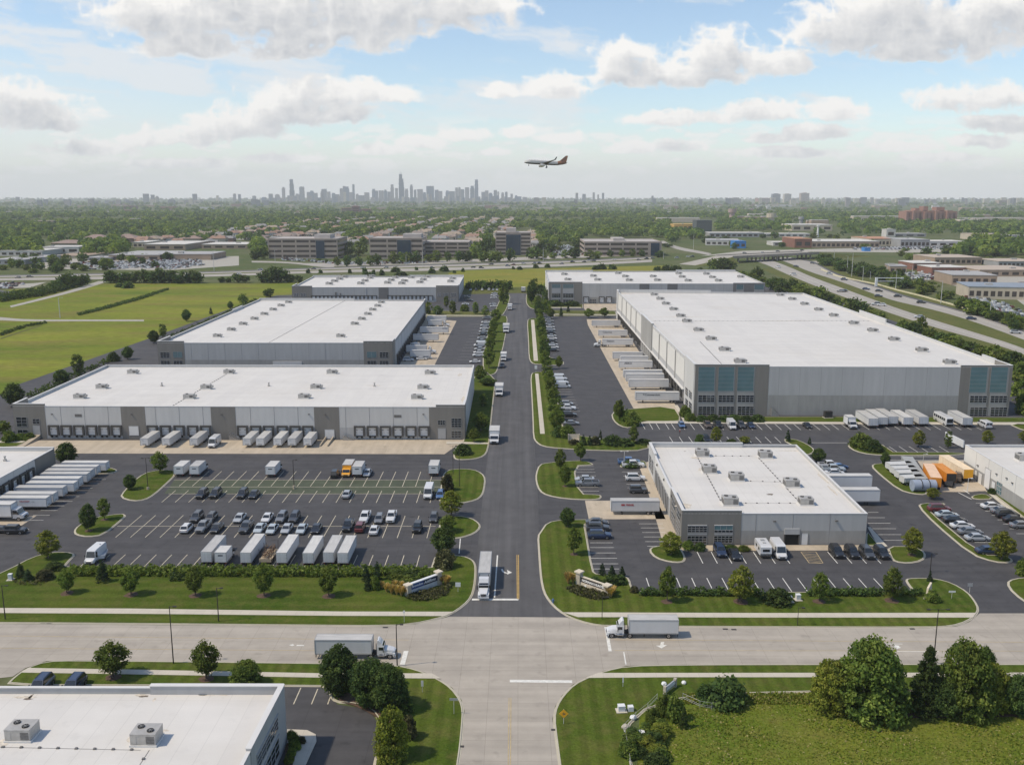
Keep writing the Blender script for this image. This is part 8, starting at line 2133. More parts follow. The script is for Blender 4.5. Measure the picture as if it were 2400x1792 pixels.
GCE = "commercial halls beyond the main highway, east"
for (lab, *a_) in [
 ("ochre building beside a dark slate block", 1580,1632,541,526,60, yel, yel, 0.0,5),
 ("dark slate cube beside the ochre building", 1632,1668,544,517,50, dkg, dkg, 0.0,0),
 ("long white hall with a bright blue front", 1654,1730,575,563,60, pale, rg, -0.18,6),
 ("bright blue corner block of the white hall", 1722,1748,582,566,30, blu, blu, 0.0,2),
 ("long pale grey terrace roof behind the blue hall", 1663,1790,556,546,50, greyw, rw, 0.0,10),
 ("white flat roofed row behind trees", 1750,1900,555,548,40, pale, rw, 0.0,10),
 ("ochre walled hall with a big pale roof", 1856,1950,541,527,90, cream, rw, 0.0,4),
 ("terracotta fronted shopping hall with dark glazing", 1862,1902,581,560,70, brick, rb, 0.0,2, ),
 ("long pale shopping hall with many dark shop windows", 1902,2060,581,566,80, tan, rw, 0.0,14),
 ("shopping hall with a curved terracotta roof", 2040,2110,577,560,90, cream, rb, 0.0,8),
 ("dark fronted pavilion beside the terracotta roof", 2110,2178,580,562,70, greyw, rg, 0.0,7),
 ("white box hall beside the pavilion", 2178,2262,578,566,50, pale, rw, 0.0,4),
 ("white tower like block above the terracotta roof", 2077,2098,556,538,25, pale, rw, 0.0,1),
 ("grey roofed hall behind the white block", 2095,2170,555,548,40, greyw, rg, 0.0,3),
 ("small white hall by the blue bin", 1812,1862,576,568,40, pale, rw, 0.0,2),
 ("square tan block among the far east trees", 2280,2345,562,549,50, cream, rt, 0.0,6),
 ("grey hall at the east edge among trees", 2372,2440,562,552,50, greyw, rg, 0.0,5),
 ("low tan hall with a broad pale roof near the highway", 2190,2300,620,604,60, tan, rt, 0.0,9),
 ("dark brick hall with a white roof edge", 2140,2205,633,617,40, brick, rw, 0.0,5),
 ("brick pavilion with a broad white roof", 2183,2262,643,627,35, brick, rw, 0.0,4),
 ("tan hall with a grey roof behind highway lamps", 2230,2330,668,645,50, tan, rg, -0.12,6),
 ("long office hall with a curved blue grey roof", 2268,2420,700,672,40, cream, W_("blue_grey_roof", (0.24,0.28,0.33)),-0.22,10),
 ("flat pale roofed hall at the east edge", 2295,2440,648,633,60, tan, rt, 0.0,6),
 ("dark windowed hall at the east edge behind the pale roof", 2340,2440,625,613,50, greyw, rt, 0.0,10),
 ("tan brick house behind the highway trees", 2085,2122,640,624,30, tan, rg, -0.2,3),
 ("orange brick hall cut by the east edge", 2382,2440,688,672,30, brick, rb, 0.0,2),
 ("blue container hall beside the shopping halls' road", 2026,2040,589,581,12, blu, blu, 0.0,0)]:
	x0, x1, yb, yt, dp, wm, rm_, yw_, nw_ = a_; hall(lab, x0, x1, yb, yt, dp, wm, rm_, group=GCE, yaw=yw_, nwin=nw_)
def mast(name, label, px, yb, yt, r, m, cat):
	p = P(px, yb); h = hgt(px, yb, yt); t = thing(name, label, cat, p); b = MB(); b.tube((0,0,0),(0,0, h), r, r*0.8,12); b.build("shaft", m, t)
	k = MB(); k.tube((0,0, h),(0,0, h+r*1.2), r*1.3, r*1.3,12); k.build("top", m, t)
mast("chimney_mast", "tall white chimney beside the terracotta fronted hall", 1916,556,531,2.2, M_cap, "chimney"); mast("chimney_mast", "pale grain silo with a domed top beyond the shopping halls", 1807,523,510,11, cream, "silo")
mast("chimney_mast", "pink stone tower standing among the far woods", 1715,517,498,10, W_("pink_stone", (0.36,0.26,0.24)), "tower"); mast("chimney_mast", "grey tower beside the ochre walled hall", 1877,527,514,6, greyw, "tower")
def pylon_sign():
	p = P(2053,671); h = hgt(2053,671,650); t = thing("gantry_sign", "pale gantry frame at the highway's edge", "gantry", p)
	for x in (0.0,22.0):
		b = MB(); b.box(x-1.0,-0.6,0, x+1.0,0.6, h); b.build("post", M_signw, t)
	b = MB(); b.box(1.0,-0.3, h*0.9,21.0,0.3, h*0.98); b.box(1.0,-0.3, h*0.55,21.0,0.3, h*0.62); b.build("beam", M_signw, t)
pylon_sign()
gw = [(1925,632),(1960,647),(2003,657),(2058,668),(2103,681),(2160,695),(2239,717),(2329,743),(2400,766),(2560,815)]
b = MB(); pp = [P(x, y) for x, y in gw]
for i in range(len(pp)-1):
	a, c = pp[i], pp[i+1]; n_ = Vector((-(c-a).y, (c-a).x, 0)).normalized()*0.25
	b.add([a-n_, a+n_, c+n_, c-n_]+[q+Vector((0,0,1.1)) for q in (a-n_, a+n_, c+n_, c-n_)],[(0,3,7,4),(1,5,6,2),(4,7,6,5)])
tag(b.build("barrier_wall", mat("pale_yellow_concrete", (0.60,0.55,0.36),0.85,0.06,0.3)), "pale yellow barrier wall along the main highway's outer edge", "barrier wall")
M_brk = W_("orange_brick", (0.30,0.165,0.125)); M_brk2 = W_("dull_brick", (0.27,0.16,0.13))
a = P(2123,523); L_ = P(2241,523).x-a.x; h = hgt(2180,523,495); t = thing("apartment_building", "broad red brick apartment slab rising above the east woods", "apartment building", a)
nb = 9
b = MB()
for i in range(nb):
	y = (i % 2)*-9.0; b.box(L_*i/nb, y, 0, L_*(i+1)/nb-(0.5 if i < nb-1 else 0),60, h+(2 if i % 3 == 1 else 0))
b.build("wall", M_brk, t)
for i in range(nb):
	y = (i % 2)*-9.0
	for q in (0.28,0.72):
		k = MB(); x = L_*(i+q)/nb; k.box(x-5, y-0.6,4, x+5, y+0.05, h-5); k.build("balcony_strip", M_brk2, t)
for x0, x1, e in ((0.2,0.28,9),(0.36,0.45,14),(0.62,0.78,12)):
	k = MB(); k.box(L_*x0,12, h+2.01, L_*x1,45, h+e); k.build("penthouse", M_brk, t)
def tower(label, x0, x1, yb, yt, m, group=None, name="tower_block", depth=None, cap=None):
	a, c = P(x0, yb), P(x1, yb); h = hgt((x0+x1)/2, yb, yt); L_ = c.x-a.x; t = thing(name, label, "tower", a, 0, group)
	b = MB(); b.box(0,0,0, L_, depth or L_*0.8, h); b.build("wall", m, t)
	k = MB(); nfl = max(5, int(h/7))
	for i in range(1, nfl): k.box(L_*0.04,-0.4, h*i/nfl, L_*0.96,0.02, h*i/nfl+h/nfl*0.45)
	k.build("window_band", M_offg, t)
	k = MB(); k.box(L_*0.25, L_*0.2, h, L_*0.75, L_*0.6, h+h*0.05); k.build("penthouse", m, t)
tower("dark blue glass tower, westernmost of three beyond the shopping halls", 1810,1828.5,477,454.5, M_offb, "three lone towers in the east"); tower("sand coloured tower, middle of three beyond the shopping halls", 1837.5,1854,476,454.5, cream, "three lone towers in the east"); tower("tan tower with a roof block, easternmost of three", 1876.6,1895.7,476.5,452.5, tan, "three lone towers in the east")
tower("broad reddish block beside the three lone towers", 1776,1808,477,464.5, M_brk, None); tower("small reddish block right of the three lone towers", 1902,1917,477,470, M_brk, None)
tower("small tan block near the east horizon", 2340,2364,482,469.5, tan, None); tower("brick block in the west woods before the skyline", 290,316,491,482, M_brk2, None); tower("pale pink block before the west skyline towers", 455,473,478,470, cream, None)
tower("pink block in the woods left of the five storey offices", 825,842,503,483, M_brk2, None); tower("tan apartment block beside the pink one", 800,826,503,487, tan, None); tower("low reddish block right of the pink one", 843,868,501,490, M_brk, None)

# ---------------------------------------------------------------- city skyline on the horizon
M_sk = [W_("hazy_tower_blue", (0.12,0.155,0.20)), W_("hazy_tower_grey", (0.17,0.18,0.20)), W_("hazy_tower_stone", (0.27,0.25,0.24)), W_("hazy_tower_dark", (0.06,0.085,0.12)), W_("hazy_tower_cream", (0.48,0.44,0.36))]
SKY_D = 13500.0
def sky_tower(x0, x1, yt, m, label, group=None, tiers=None, dist=None, yb=None, spire=None, name="skyscraper"):
	D = dist or SKY_D
	a = PD(x0, HORIZON, D); c = PD(x1, HORIZON, D); h = PD((x0+x1)/2, yt, D).z; L_ = c.x-a.x
	b = MB(); tiers = tiers or [(0,1,1.0)]
	zlast = 0
	for (f0, f1, q) in tiers:
		z = h*q; b.box(L_*f0, L_*0.35*(0.5-(f1-f0)/2), zlast, L_*f1, L_*0.35*(0.5+(f1-f0)/2)+L_*0.2, z); zlast = z+0.01
	if spire:
		for (f, zt) in spire: b.tube((L_*f, L_*0.25, h),(L_*f, L_*0.25, h*zt), L_*0.03, L_*0.01,6)
	o = b.build(name, m, None, (a.x, a.y, 0)); tag(o, label, "skyscraper", group); return o
zz = lambda x: 300+x/4.426
zz2 = lambda x: 750+x/4.426
yy = lambda y: 390+y/4.426
sky_tower(zz(1673), zz(1728), yy(136), M_sk[3], "dark tapering skyscraper, tallest of the skyline's west half", None, [(0.0,1.0,0.25),(0.06,0.92,0.55),(0.12,0.84,0.8),(0.16,0.74,1.0)], spire=[(0.35,1.06),(0.6,1.06)])
sky_tower(zz2(818), zz2(873), yy(80), M_sk[3], "tallest dark stepped skyscraper in the middle of the skyline", None, [(0.0,1.0,0.55),(0.03,0.92,0.72),(0.06,0.86,0.84),(0.10,0.66,1.0)], spire=[(0.28,1.10),(0.5,1.10)])
sky_tower(zz2(1603), zz2(1642), yy(138), M_sk[0], "slim blue skyscraper, tallest of the skyline's east half", None, [(0,1,0.6),(0.05,1.0,0.8),(0.12,0.95,1.0)], spire=[(0.6,1.05)])
sky_tower(zz2(338), zz2(360), yy(186), M_sk[1], "needle thin skyscraper with an antenna, west of the skyline's middle", None, spire=[(0.5,1.1)])
sky_tower(zz2(1104), zz2(1180), yy(204), M_sk[0], "wide blunt skyscraper east of the skyline's tallest", None)
sky_tower(zz2(733), zz2(766), yy(188), M_sk[2], "stone coloured skyscraper just west of the skyline's tallest", None, [(0,1,0.85),(0.1,0.9,1.0)])
sky_tower(zz2(935), zz2(964), yy(188), M_sk[1], "slim skyscraper with a rounded top just east of the tallest", None, [(0,1,0.9),(0.15,0.85,1.0)])
sky_tower(zz(1598), zz(1630), yy(213), M_sk[2], "pale slim tower left of the dark tapering skyscraper", None, [(0,1,0.93),(0.25,0.75,1.0)])
sky_tower(zz(1780), zz(1828), yy(210), M_sk[1], "grey tower right of the dark tapering skyscraper", None, [(0,1,0.95),(0.1,0.9,1.0)])
sky_tower(zz(155), zz(208), yy(284), M_sk[1], "wide grey tower, westernmost of three standing apart", "three towers standing apart in the west", dist=11500); sky_tower(zz(236), zz(270), yy(294), M_sk[1], "narrow grey tower, middle of three standing apart", "three towers standing apart in the west", dist=11500); sky_tower(zz(283), zz(315), yy(308), M_sk[2], "lowest of three towers standing apart", "three towers standing apart in the west", [(0,1, .9),(.2, .8,1)], dist=11500)
sky_tower(zz(668), zz(711), yy(285), M_sk[1], "lone dark tower west of the skyline", None, dist=11500)
sky_tower(zz(1090), zz(1118), yy(284), M_sk[2], "left one of a slim tower pair west of the skyline", "slim tower pair west of the skyline", dist=12000); sky_tower(zz(1142), zz(1168), yy(288), M_sk[1], "right one of a slim tower pair west of the skyline", "slim tower pair west of the skyline", dist=12000)
sky_tower(36,44,461.5, M_sk[1], "tiny lone tower at the far west horizon", None, dist=12000); sky_tower(zz(905), zz(948), yy(302), M_sk[4], "bright white stepped tower west of the skyline", None, [(0,1, .6),(.2, .7,1)], dist=11500)
mids = [(1290,1325,305),(1385,1432,318),(1458,1500,284),(1524,1570,288),(1855,1885,266),(1886,1928,252),(1930,1965,275),(1735,1775,283)]
for i, (x0, x1, y) in enumerate(mids): sky_tower(zz(x0), zz(x1), yy(y), M_sk[[1,0,1,2][i % 4]], "hazy mid height tower in the skyline's western part", "mid height towers in the skyline's western part", [(0,1, .9),(.15, .85,1)] if i % 2 else None)
m2 = [(5,40,258),(18,68,234),(75,108,262),(120,160,276),(160,200,290),(207,238,228),(262,302,210),(240,268,205),(300,340,268),(370,400,285),(400,455,300),(460,510,270),(540,575,234),(577,603,252),(610,660,250),(665,696,242),(700,732,262),(780,808,226),(880,915,232),(975,1000,242),(1010,1066,236),(1068,1100,268),(1190,1230,243),(1230,1268,256),(1303,1338,250),(1338,1398,258),(1403,1432,220),(1434,1462,216),(1463,1497,238),(1505,1548,218),(1558,1600,202),(1675,1712,264),(1712,1748,250),(1750,1790,275),(1802,1836,246),(1840,1858,262),(1880,1910,270),(1920,1946,264),(1975,2000,284),(2020,2050,300),(2060,2090,312),(2100,2150,318)]
for i, (x0, x1, y) in enumerate(m2): sky_tower(zz2(x0), zz2(x1), yy(y), M_sk[(i*7) % 3 if i % 9 else 2], "hazy tower of the crowded skyline, one of the lesser ones", "lesser towers of the crowded skyline", [(0,1, .88),(.12, .88,1)] if i % 3 == 0 else None)
rs = random.Random(77)
for i in range(70):
	x = rs.uniform(620,1240); w_ = rs.uniform(4,11); y = rs.uniform(458,470) if x > 650 else rs.uniform(462,471)
	sky_tower(x, x+w_, y, M_sk[rs.choice([0,1,2,2])], "low hazy block at the skyline's foot", "low blocks at the skyline's foot", dist=rs.uniform(12000,13200))
for (x0, x1, y, k) in [(zz2(242), zz2(270),450,4),(zz2(845), zz2(872),461,4),(zz2(1105), zz2(1125),455,4),(zz2(1140), zz2(1158),456,2),(zz2(1330), zz2(1342),456,4),(zz2(1580), zz2(1605),464,4),(zz2(1448), zz2(1460),462,4)]: sky_tower(x0, x1, y, M_sk[k], "bright block among the skyline's foot", "bright blocks at the skyline's foot", dist=11000)
et = [(1349,1355,452),(1365,1373,454.5),(1389,1394,451),(1411,1416,452),(1400,1404,456),(1527,1532,459),(1584,1587,462)]
for i, (x0, x1, y) in enumerate(et): sky_tower(x0, x1, y, M_sk[1 if i % 2 else 2], "small separate tower on the horizon east of the skyline, %s" % nth(i, len(et), "from the left"), "separate towers east of the skyline", dist=12500)
for i in range(60):
	x = rs.uniform(1240,2400); w_ = rs.uniform(4,16)
	sky_tower(x, x+w_, rs.uniform(462,468) , M_sk[rs.choice([2,4,1])], "tiny pale block on the eastern horizon", "tiny blocks on the eastern horizon", dist=rs.uniform(8000,11500), name="distant_block")
for i in range(26):
	x = rs.uniform(0,640); w_ = rs.uniform(5,16)
	sky_tower(x, x+w_, rs.uniform(466,471), M_sk[rs.choice([2,4,1])], "tiny pale block on the western horizon", "tiny blocks on the western horizon", dist=rs.uniform(8000,11500), name="distant_block")

# ---------------------------------------------------------------- houses beyond the offices
M_hw = [W_("house_wall_cream", (0.46,0.40,0.32)), W_("house_wall_white", (0.56,0.54,0.50)), W_("house_wall_brick", (0.27,0.17,0.13))]; M_hr = [W_("house_roof_brown", (0.27,0.22,0.185)), W_("house_roof_grey", (0.25,0.245,0.24)), W_("house_roof_red", (0.30,0.19,0.14)), W_("house_roof_tan", (0.33,0.265,0.20))]
def house_mesh(i):
	b = MB(); L_, W, h, r_ = 8.5,5.5,5.2,3.0
	b.box(-L_, -W, 0, L_, W, h, 0)
	b.add([(-L_-0.6,-W-0.6, h),(L_+0.6,-W-0.6, h),(L_+0.6, W+0.6, h),(-L_-0.6, W+0.6, h),(-L_*0.75,0, h+r_),(L_*0.75,0, h+r_)],[(0,1,5,4),(2,3,4,5),(1,2,5),(3,0,4),(3,2,1,0)],1)
	b.box(-L_*0.2,-W-3.5,0, L_*0.7,-W, h*0.75,0); b.add([(-L_*0.2-0.4,-W-4, h*0.75),(L_*0.7+0.4,-W-4, h*0.75),(L_*0.7+0.4,-W, h*0.75+0.1),(-L_*0.2-0.4,-W, h*0.75+0.1),(L_*0.25,-W-3.5, h*0.75+2.4),(L_*0.25,0, h+1.8)],[(0,1,4),(1,2,5,4),(3,0,4,5)],1)
	b.box(L_*0.3,1.0, h+0.5, L_*0.42,2.2, h+r_+1.2,0)
	for x in (-6,-2.5,3.5,6.5): b.box(x-0.7,-W-0.04,1.2, x+0.7,-W, 3.4,2)
	for y in (-3,0,3): b.box(-L_-0.04, y-0.6,1.2,-L_, y+0.6,3.4,2)
	return b.mesh("house", [M_hw[i % 3], M_hr[i % 4], M_offg])
HM = [house_mesh(i) for i in range(12)]
rs = random.Random(31); cnt = 0
HOUSE_ROWS = [(-620,1500),(-560,1560),(-500,1500),(-415,1480),(-335,1500),(-265,1480),(-195,1500),(-130,1480),(-75,1480),(-30,1520),(22,1460),(72,1480),(135,1520),(185,1460),(250,1480),(320,1540),(390,1500)]
for ci, (X, Y0) in enumerate(HOUSE_ROWS):
	y = Y0+rs.uniform(0,30); cr = 0
	while y < 3300 and cnt < 296:
		if rs.random() < 0.80:
			k = rs.randrange(12)
			o = link("house", HM[k], None, (X+rs.uniform(-9,9), y, 0)); o.rotation_euler = (0,0, rs.choice([0,0, PI/2, PI])+rs.uniform(-0.3,0.3)); s = rs.uniform(1.1,1.6); o.scale = (s, s, s*0.95)
			cr += 1; tag(o, "%s roofed house, %s from the front in the %s house row" % (["brown", "grey", "red", "tan"][k % 4], nth(cr-1,99, "").strip(), nth(ci, 99, "").strip()), "house", "houses with %s roofs behind the offices" % ["brown", "grey", "red", "tan"][k % 4]); cnt += 1
		y += rs.uniform(32,50)*(1+max(0, y-1900)/1800)
for i, (x0, x1, yb, yt) in enumerate([(188,250,571,550),(262,318,568,549),(120,190,577,563),(200,262,577,565),(420,470,566,552),(330,380,566,553),(560,620,561,549),(640,690,557,545)]):
	a, c = P(x0, yb), P(x1, yb); L_ = c.x-a.x; h = hgt((x0+x1)/2, yb, yt); t = thing("terrace_house", "long brown roofed terrace in the west woods, %s" % ["below the yellow shed", "beside the first", "nearest the highway", "behind the tan hall", "behind the cream hall", "between hall and woods", "left of the first office block", "just above the first office block"][i], "terrace", a, 0, "brown roofed terraces in the west woods")
	b = MB(); b.box(0,0,0, L_, 35, h*0.5); b.build("wall", M_hw[2 if i % 2 else 0], t)
	b = MB(); b.add([(-2,-2, h*0.5),(L_+2,-2, h*0.5),(L_+2,37, h*0.5),(-2,37, h*0.5),(16,18, h),(L_-16,18, h)],[(0,1,5,4),(2,3,4,5),(1,2,5),(3,0,4),(3,2,1,0)]); b.build("roof", W_("terrace_roof", (0.27,0.195,0.165)), t)
for i in range(130):
	x = rs.uniform(0,2400); y = rs.choice([rs.uniform(474,490), rs.uniform(478,505), rs.uniform(488,530)])
	if 640 < x < 1560 and y > 505: continue
	p = P(x, y); s = rs.uniform(12,34)*(1 if y > 495 else 1.8); b = MB(); h = rs.uniform(9,15)*(1 if y > 495 else 1.5)
	b.box(-s, -s*0.5,0, s, s*0.5, h, 0); b.box(-s*0.98,-s*0.48, h, s*0.98, s*0.48, h+1.2,1)
	o = b.build("distant_building", [rs.choice([pale, cream, tan, M_brk2]), rs.choice([rw, rw, M_cap, rt])], None, p); tag(o, "small pale flat roofed building far out in the woods", "building", "pale buildings far out in the woods")
for i, (x0, x1, y) in enumerate([(2240,2400,521),(1960,2070,500),(2000,2130,516),(1540,1640,521)]):
	a, c = P(x0, y), P(x1, y); b = MB(); L_ = c.x-a.x
	b.box(0,0,0, L_, 30,13,0); b.box(1,1,13, L_-1,29,14.2,1)
	tag(b.build("distant_building", [cream, rw], None, (a.x, a.y, 0)), "long low white row in the woods, %s" % ["east of the brick slab", "far beyond the shopping halls", "west of the brick slab", "beyond the ochre building"][i], "building", "long white rows in the woods")

# ---------------------------------------------------------------- woods: single trees near, one mass beyond
GWT = "single trees beyond the highways"
def belt(lst, label, group):
	for (k, x, yb, yt, w_) in lst:
		o = plant(k, x, yb, yt, w_, label, group, 0.05)
rb_ = random.Random(9)
belt([('far', x, 664-rb_.random()*2,664-rb_.uniform(26,38), rb_.uniform(26,38)) for x in (258,276,296,318,338,358,380,402,424,446,462)], "dark full tree in the belt at the meadow's far edge", "dark belt at the meadow's far edge")
belt([('far', x, y, y-h_, w_) for x, y, h_, w_ in [(191,669,25,27),(148,676,30,30),(166,673,34,34),(132,680,24,28)]], "dark round tree beside the slanting field road", "dark trees by the slanting field road")
belt([('farbush', 300,675,662,24),('farbush', 280,673,664,18)], "pale grey green bush at the top of the meadow", "pale bushes on the meadow")
belt([('far', x, 662,662-h_, w_) for x, h_, w_ in [(622,30,34),(640,38,40),(660,34,36),(678,20,26),(556,20,26),(575,18,22),(520,14,15),(536,12,14),(700,16,22)]], "dark tree behind the far west warehouse", "dark trees behind the far west warehouse")
belt([('farbush', x, y, y-h_, w_) for x, y, h_, w_ in [(722,640,9,9),(751,640,8,9),(820,640,9,8),(855,643,14,13),(875,643,10,9),(927,637,10,20),(976,633,7,8),(862,648,10,20),(940,646,9,26),(895,645,12,12),(1012,640,10,16),(1041,636,12,20),(1085,637,8,8),(1065,640,6,8),(1203,631,6,7),(1218,632,7,12),(1256,628,8,12),(1283,627,8,12),(1410,631,12,20),(1435,631,10,18),(1395,632,9,14),(1560,634,12,18),(1578,634,11,16),(1540,634,9,16),(1590,634,10,14)]], "dark bush along the cross highway's near edge", "bushes along the cross highway")
ot = [(813,624,27,15),(790,622,22,16),(842,622,22,16),(868,622,24,20),(883,622,26,22),(922,618,30,24),(938,618,28,20),(955,616,26,22),(973,616,28,24),(1005,614,20,20),(1022,614,28,26),(1050,613,24,16),(1076,613,26,22),(1096,613,26,22),(1130,613,26,22),(1150,613,24,24),(1168,613,25,24),(1196,613,30,22),(1190,596,20,14),(1205,594,14,30),(1244,606,26,20),(1256,607,28,26),(1272,608,22,22),(1297,606,16,18),(1325,605,20,22),(1347,605,26,26),(1382,607,22,26),(1400,606,18,20),(1430,601,16,14),(1458,601,17,14),(1482,601,18,14),(1505,601,17,14),(1546,603,16,20),(700,604,22,20),(720,605,16,14),(745,605,18,20),(770,605,20,22),(787,603,22,22),(672,600,14,14),(652,600,14,12),(617,606,32,26),(600,608,28,24),(748,613,8,12),(765,617,10,7),(1115,606,40,24),(1135,600,42,30),(1150,586,30,30),(840,600,36,26),(820,598,34,24),(852,596,38,22),(805,600,30,20),(1290,592,28,24),(1310,588,20,20),(1268,594,34,22),(1355,590,30,22)]
for (x, y, h_, w_) in ot: plant(rb_.choice(['far', 'fargreen', 'fargreen', 'farpoplar']), x, y, y-h_, w_, "green tree standing around the office blocks", "trees around the office blocks", 0.05)
belt([(rb_.choice(['far', 'fargreen']), x, y, y-h_, w_) for x, y, h_, w_ in [(1673,632,28,30),(1695,633,30,34),(1712,634,24,26),(1640,637,10,14),(1660,638,8,14),(1740,655,20,24),(1762,662,24,24),(1775,660,34,26),(1785,668,20,24),(1720,645,10,16),(1810,680,30,30),(1830,686,34,34),(1852,690,36,34),(1880,697,34,30),(1868,694,30,30),(1900,698,22,26),(1920,700,30,32),(1940,712,28,30),(1960,722,26,28),(1985,735,36,36),(2005,740,42,36),(2022,742,36,34),(2040,748,26,30),(2060,755,24,34)]], "bushy green tree between the largest warehouse and the highway", "green belt behind the largest warehouse")
belt([(rb_.choice(['fargreen', 'far', 'bush']), x, y, y-h_, w_) for x, y, h_, w_ in [(2115,776,24,34),(2140,785,32,36),(2158,780,38,26),(2180,798,26,40),(2205,808,30,40),(2228,815,34,44),(2250,822,26,36),(2275,832,30,40),(2300,842,34,40),(2325,848,40,46),(2350,855,36,42),(2375,862,40,44),(2398,905,60,50),(2392,940,50,40),(2400,970,46,36),(2380,885,40,40)]], "bushy green tree beside the largest warehouse's east side", "green belt beside the largest warehouse's east side")
for i in range(34):
	x = rb_.uniform(1925,2080); y = 612+(x-1925)*0.24+rb_.uniform(0,14)
	plant('far', x, y, y-rb_.uniform(16,26), rb_.uniform(20,30), "dark tree in the grove inside the highway curve", "dark grove inside the highway curve", 0.05)
for i in range(40):
	x = rb_.uniform(2090,2400); y = 655+(x-2090)*0.36+rb_.uniform(-4,16)
	plant(rb_.choice(['far', 'fargreen', 'fargreen']), x, y, y-rb_.uniform(14,30), rb_.uniform(18,34), "green tree between the main highway and the eastern halls", "trees before the eastern halls", 0.05)
for i in range(46):
	x = rb_.uniform(0,480); y = rb_.uniform(612,641) if x < 300 else rb_.uniform(606,632)
	plant(rb_.choice(['far', 'far', 'fargreen']), x, y, y-rb_.uniform(10,22), rb_.uniform(14,26), "dark tree around the western car parks", "trees around the western car parks", 0.05)
for i in range(40):
	x = rb_.uniform(1560,2400); y = rb_.uniform(585,612) if x > 2100 else rb_.uniform(556,592)
	plant(rb_.choice(['far', 'fargreen']), x, y, y-rb_.uniform(8,18), rb_.uniform(14,26), "green tree among the eastern shopping halls", "trees among the eastern shopping halls", 0.05)
def woods(name, spots, seed, faces=46):
	"""a far wood seen as one mass: crowns of leaf clumps"""
	rng = np.random.default_rng(seed); n = len(spots); S = np.array(spots)
	d = rng.normal(size=(n, faces, 3)); d[:, :, 2] = np.abs(d[:, :, 2])*0.9-0.15; d /= np.linalg.norm(d, axis=2, keepdims=True)
	rr = 0.72+0.34*rng.random((n, faces, 1)); c = d*rr*S[:, None, 2:3]*np.array([0.5,0.5,0.46]); c[:, :, 2] += S[:, None, 2]*0.42
	c[:, :, :2] += S[:, None, :2]
	c = c.reshape(-1,3); dd = d.reshape(-1,3); m = len(c); s = (S[:, 2].repeat(faces)*0.27*(0.6+0.8*rng.random(m)))[:, None]
	nrm = dd+rng.normal(size=(m, 3))*0.4; nrm /= np.linalg.norm(nrm, axis=1, keepdims=True); t = rng.normal(size=(m, 3)); t -= nrm*(t*nrm).sum(1, keepdims=True); t /= np.linalg.norm(t, axis=1, keepdims=True); b_ = np.cross(nrm, t)
	V = np.stack([c-t*s*.5-b_*s*.3, c+t*s*.1-b_*s*.5+nrm*s*.1, c+t*s*.5+b_*s*.3, c-t*s*.1+b_*s*.5+nrm*s*.1],1).reshape(-1,3)
	tone = rng.choice(6, size=n, p=[.16, .16, .10, .28, .18, .12]); mi = np.repeat(tone, faces); mi = np.where(rng.random(m) < 0.25,(mi//3)*3+rng.choice(3, size=m), mi)
	me = npmesh(name, V, np.arange(m*4).reshape(-1,4), LEAF['dark'][:1]+LEAF['dark'][1:2]+LEAF['dark'][2:]+LEAF['maple'][:1]+LEAF['maple'][1:2]+LEAF['maple'][2:], np.minimum(mi, 5)); o = link(name, me); o['kind'] = 'stuff'; return o
rw_ = np.random.default_rng(12)
KEEP = [(620,800,552,610),(860,1105,552,608),(1155,1250,540,600),(1365,1560,560,604),(300,590,568,615),(100,190,577,600),(1575,1672,516,546),(1652,1905,545,590),(1855,1955,526,545),(1900,2265,556,592),(2118,2245,490,520)]
def spots(n, y0, y1, x0=-150, x1=2550, size=(11,18), pw=1.0, gap=True):
	out = []
	while len(out) < n:
		y = y0+(y1-y0)*rw_.random()**pw; x = x0+(x1-x0)*rw_.random()
		if any(a-6 < x < b_+6 and c-2 < y < e for a, b_, c, e in KEEP): continue
		p = P(x, y)
		if gap and rw_.random() < 0.85 and any(abs(p.x-X) < 9 for X, Y0 in HOUSE_ROWS) and 1450 < p.y < 3300: continue
		if math.sin(p.x*0.0041+1.3)*math.sin(p.y*0.0023+0.4) > 0.62 and rw_.random() < 0.75: continue
		out.append((p.x, p.y, size[0]+(size[1]-size[0])*rw_.random()))
	return out
woods("woods", spots(2600,505,600, x1=660, pw=1.3),1); woods("woods", spots(2900,505,575, x0=640, x1=1580, pw=1.3, size=(10,17)),2); woods("woods", spots(2000,500,560, x0=1540, pw=1.3),3)
woods("woods", spots(3600,480,512, size=(14,24), gap=False),4,36); woods("woods", spots(2600,471,484, size=(20,44), gap=False),5,26); woods("woods", spots(1100,466.5,472, x0=-100, x1=2500, size=(40,90), gap=False),6,22)
woods("woods", spots(240,556,604, x0=2240, size=(12,20), gap=False),7)

# ---------------------------------------------------------------- airliner on its approach
M_fus = mat("airliner_pale", (0.50,0.50,0.48),0.35,0.05,0.4, spec=0.5); M_belly = mat("airliner_dark", (0.035,0.033,0.036),0.4,0.1,0.4); M_tan = mat("airliner_tail_brown", (0.33,0.145,0.06),0.4,0.25,0.5, col2=(0.14,0.09,0.07))
D = 860.0; nose, tail = PD(1228,382.5, D), PD(1329,380, D); Ls = (tail-nose).length
c = (nose+tail)/2
t = thing("airliner", "twin engine airliner with a brown tail flying low with its wheels down", "airplane", c, PI+0.10); t.rotation_euler = (rad(3), rad(-3.0), PI+0.10)
FL = Ls; r_ = FL*0.053
st = [(-0.5,0.10,0.30),(-0.47,0.30,0.22),(-0.40,0.62,0.16),(-0.28,0.92,0.05),(-0.15,1,0),(0.30,1,0),(0.38,0.95,-0.02),(0.44,0.72,-0.12),(0.48,0.42,-0.26),(0.5,0.08,-0.36)]
n = 16
def fring(x, s, dz, a0, a1, m_): return [(x*FL, r_*s*math.sin(a0+(a1-a0)*i/m_), r_*(s*math.cos(a0+(a1-a0)*i/m_)+dz)) for i in range(m_+1)]
up = MB(); lo = MB(); rear = MB()
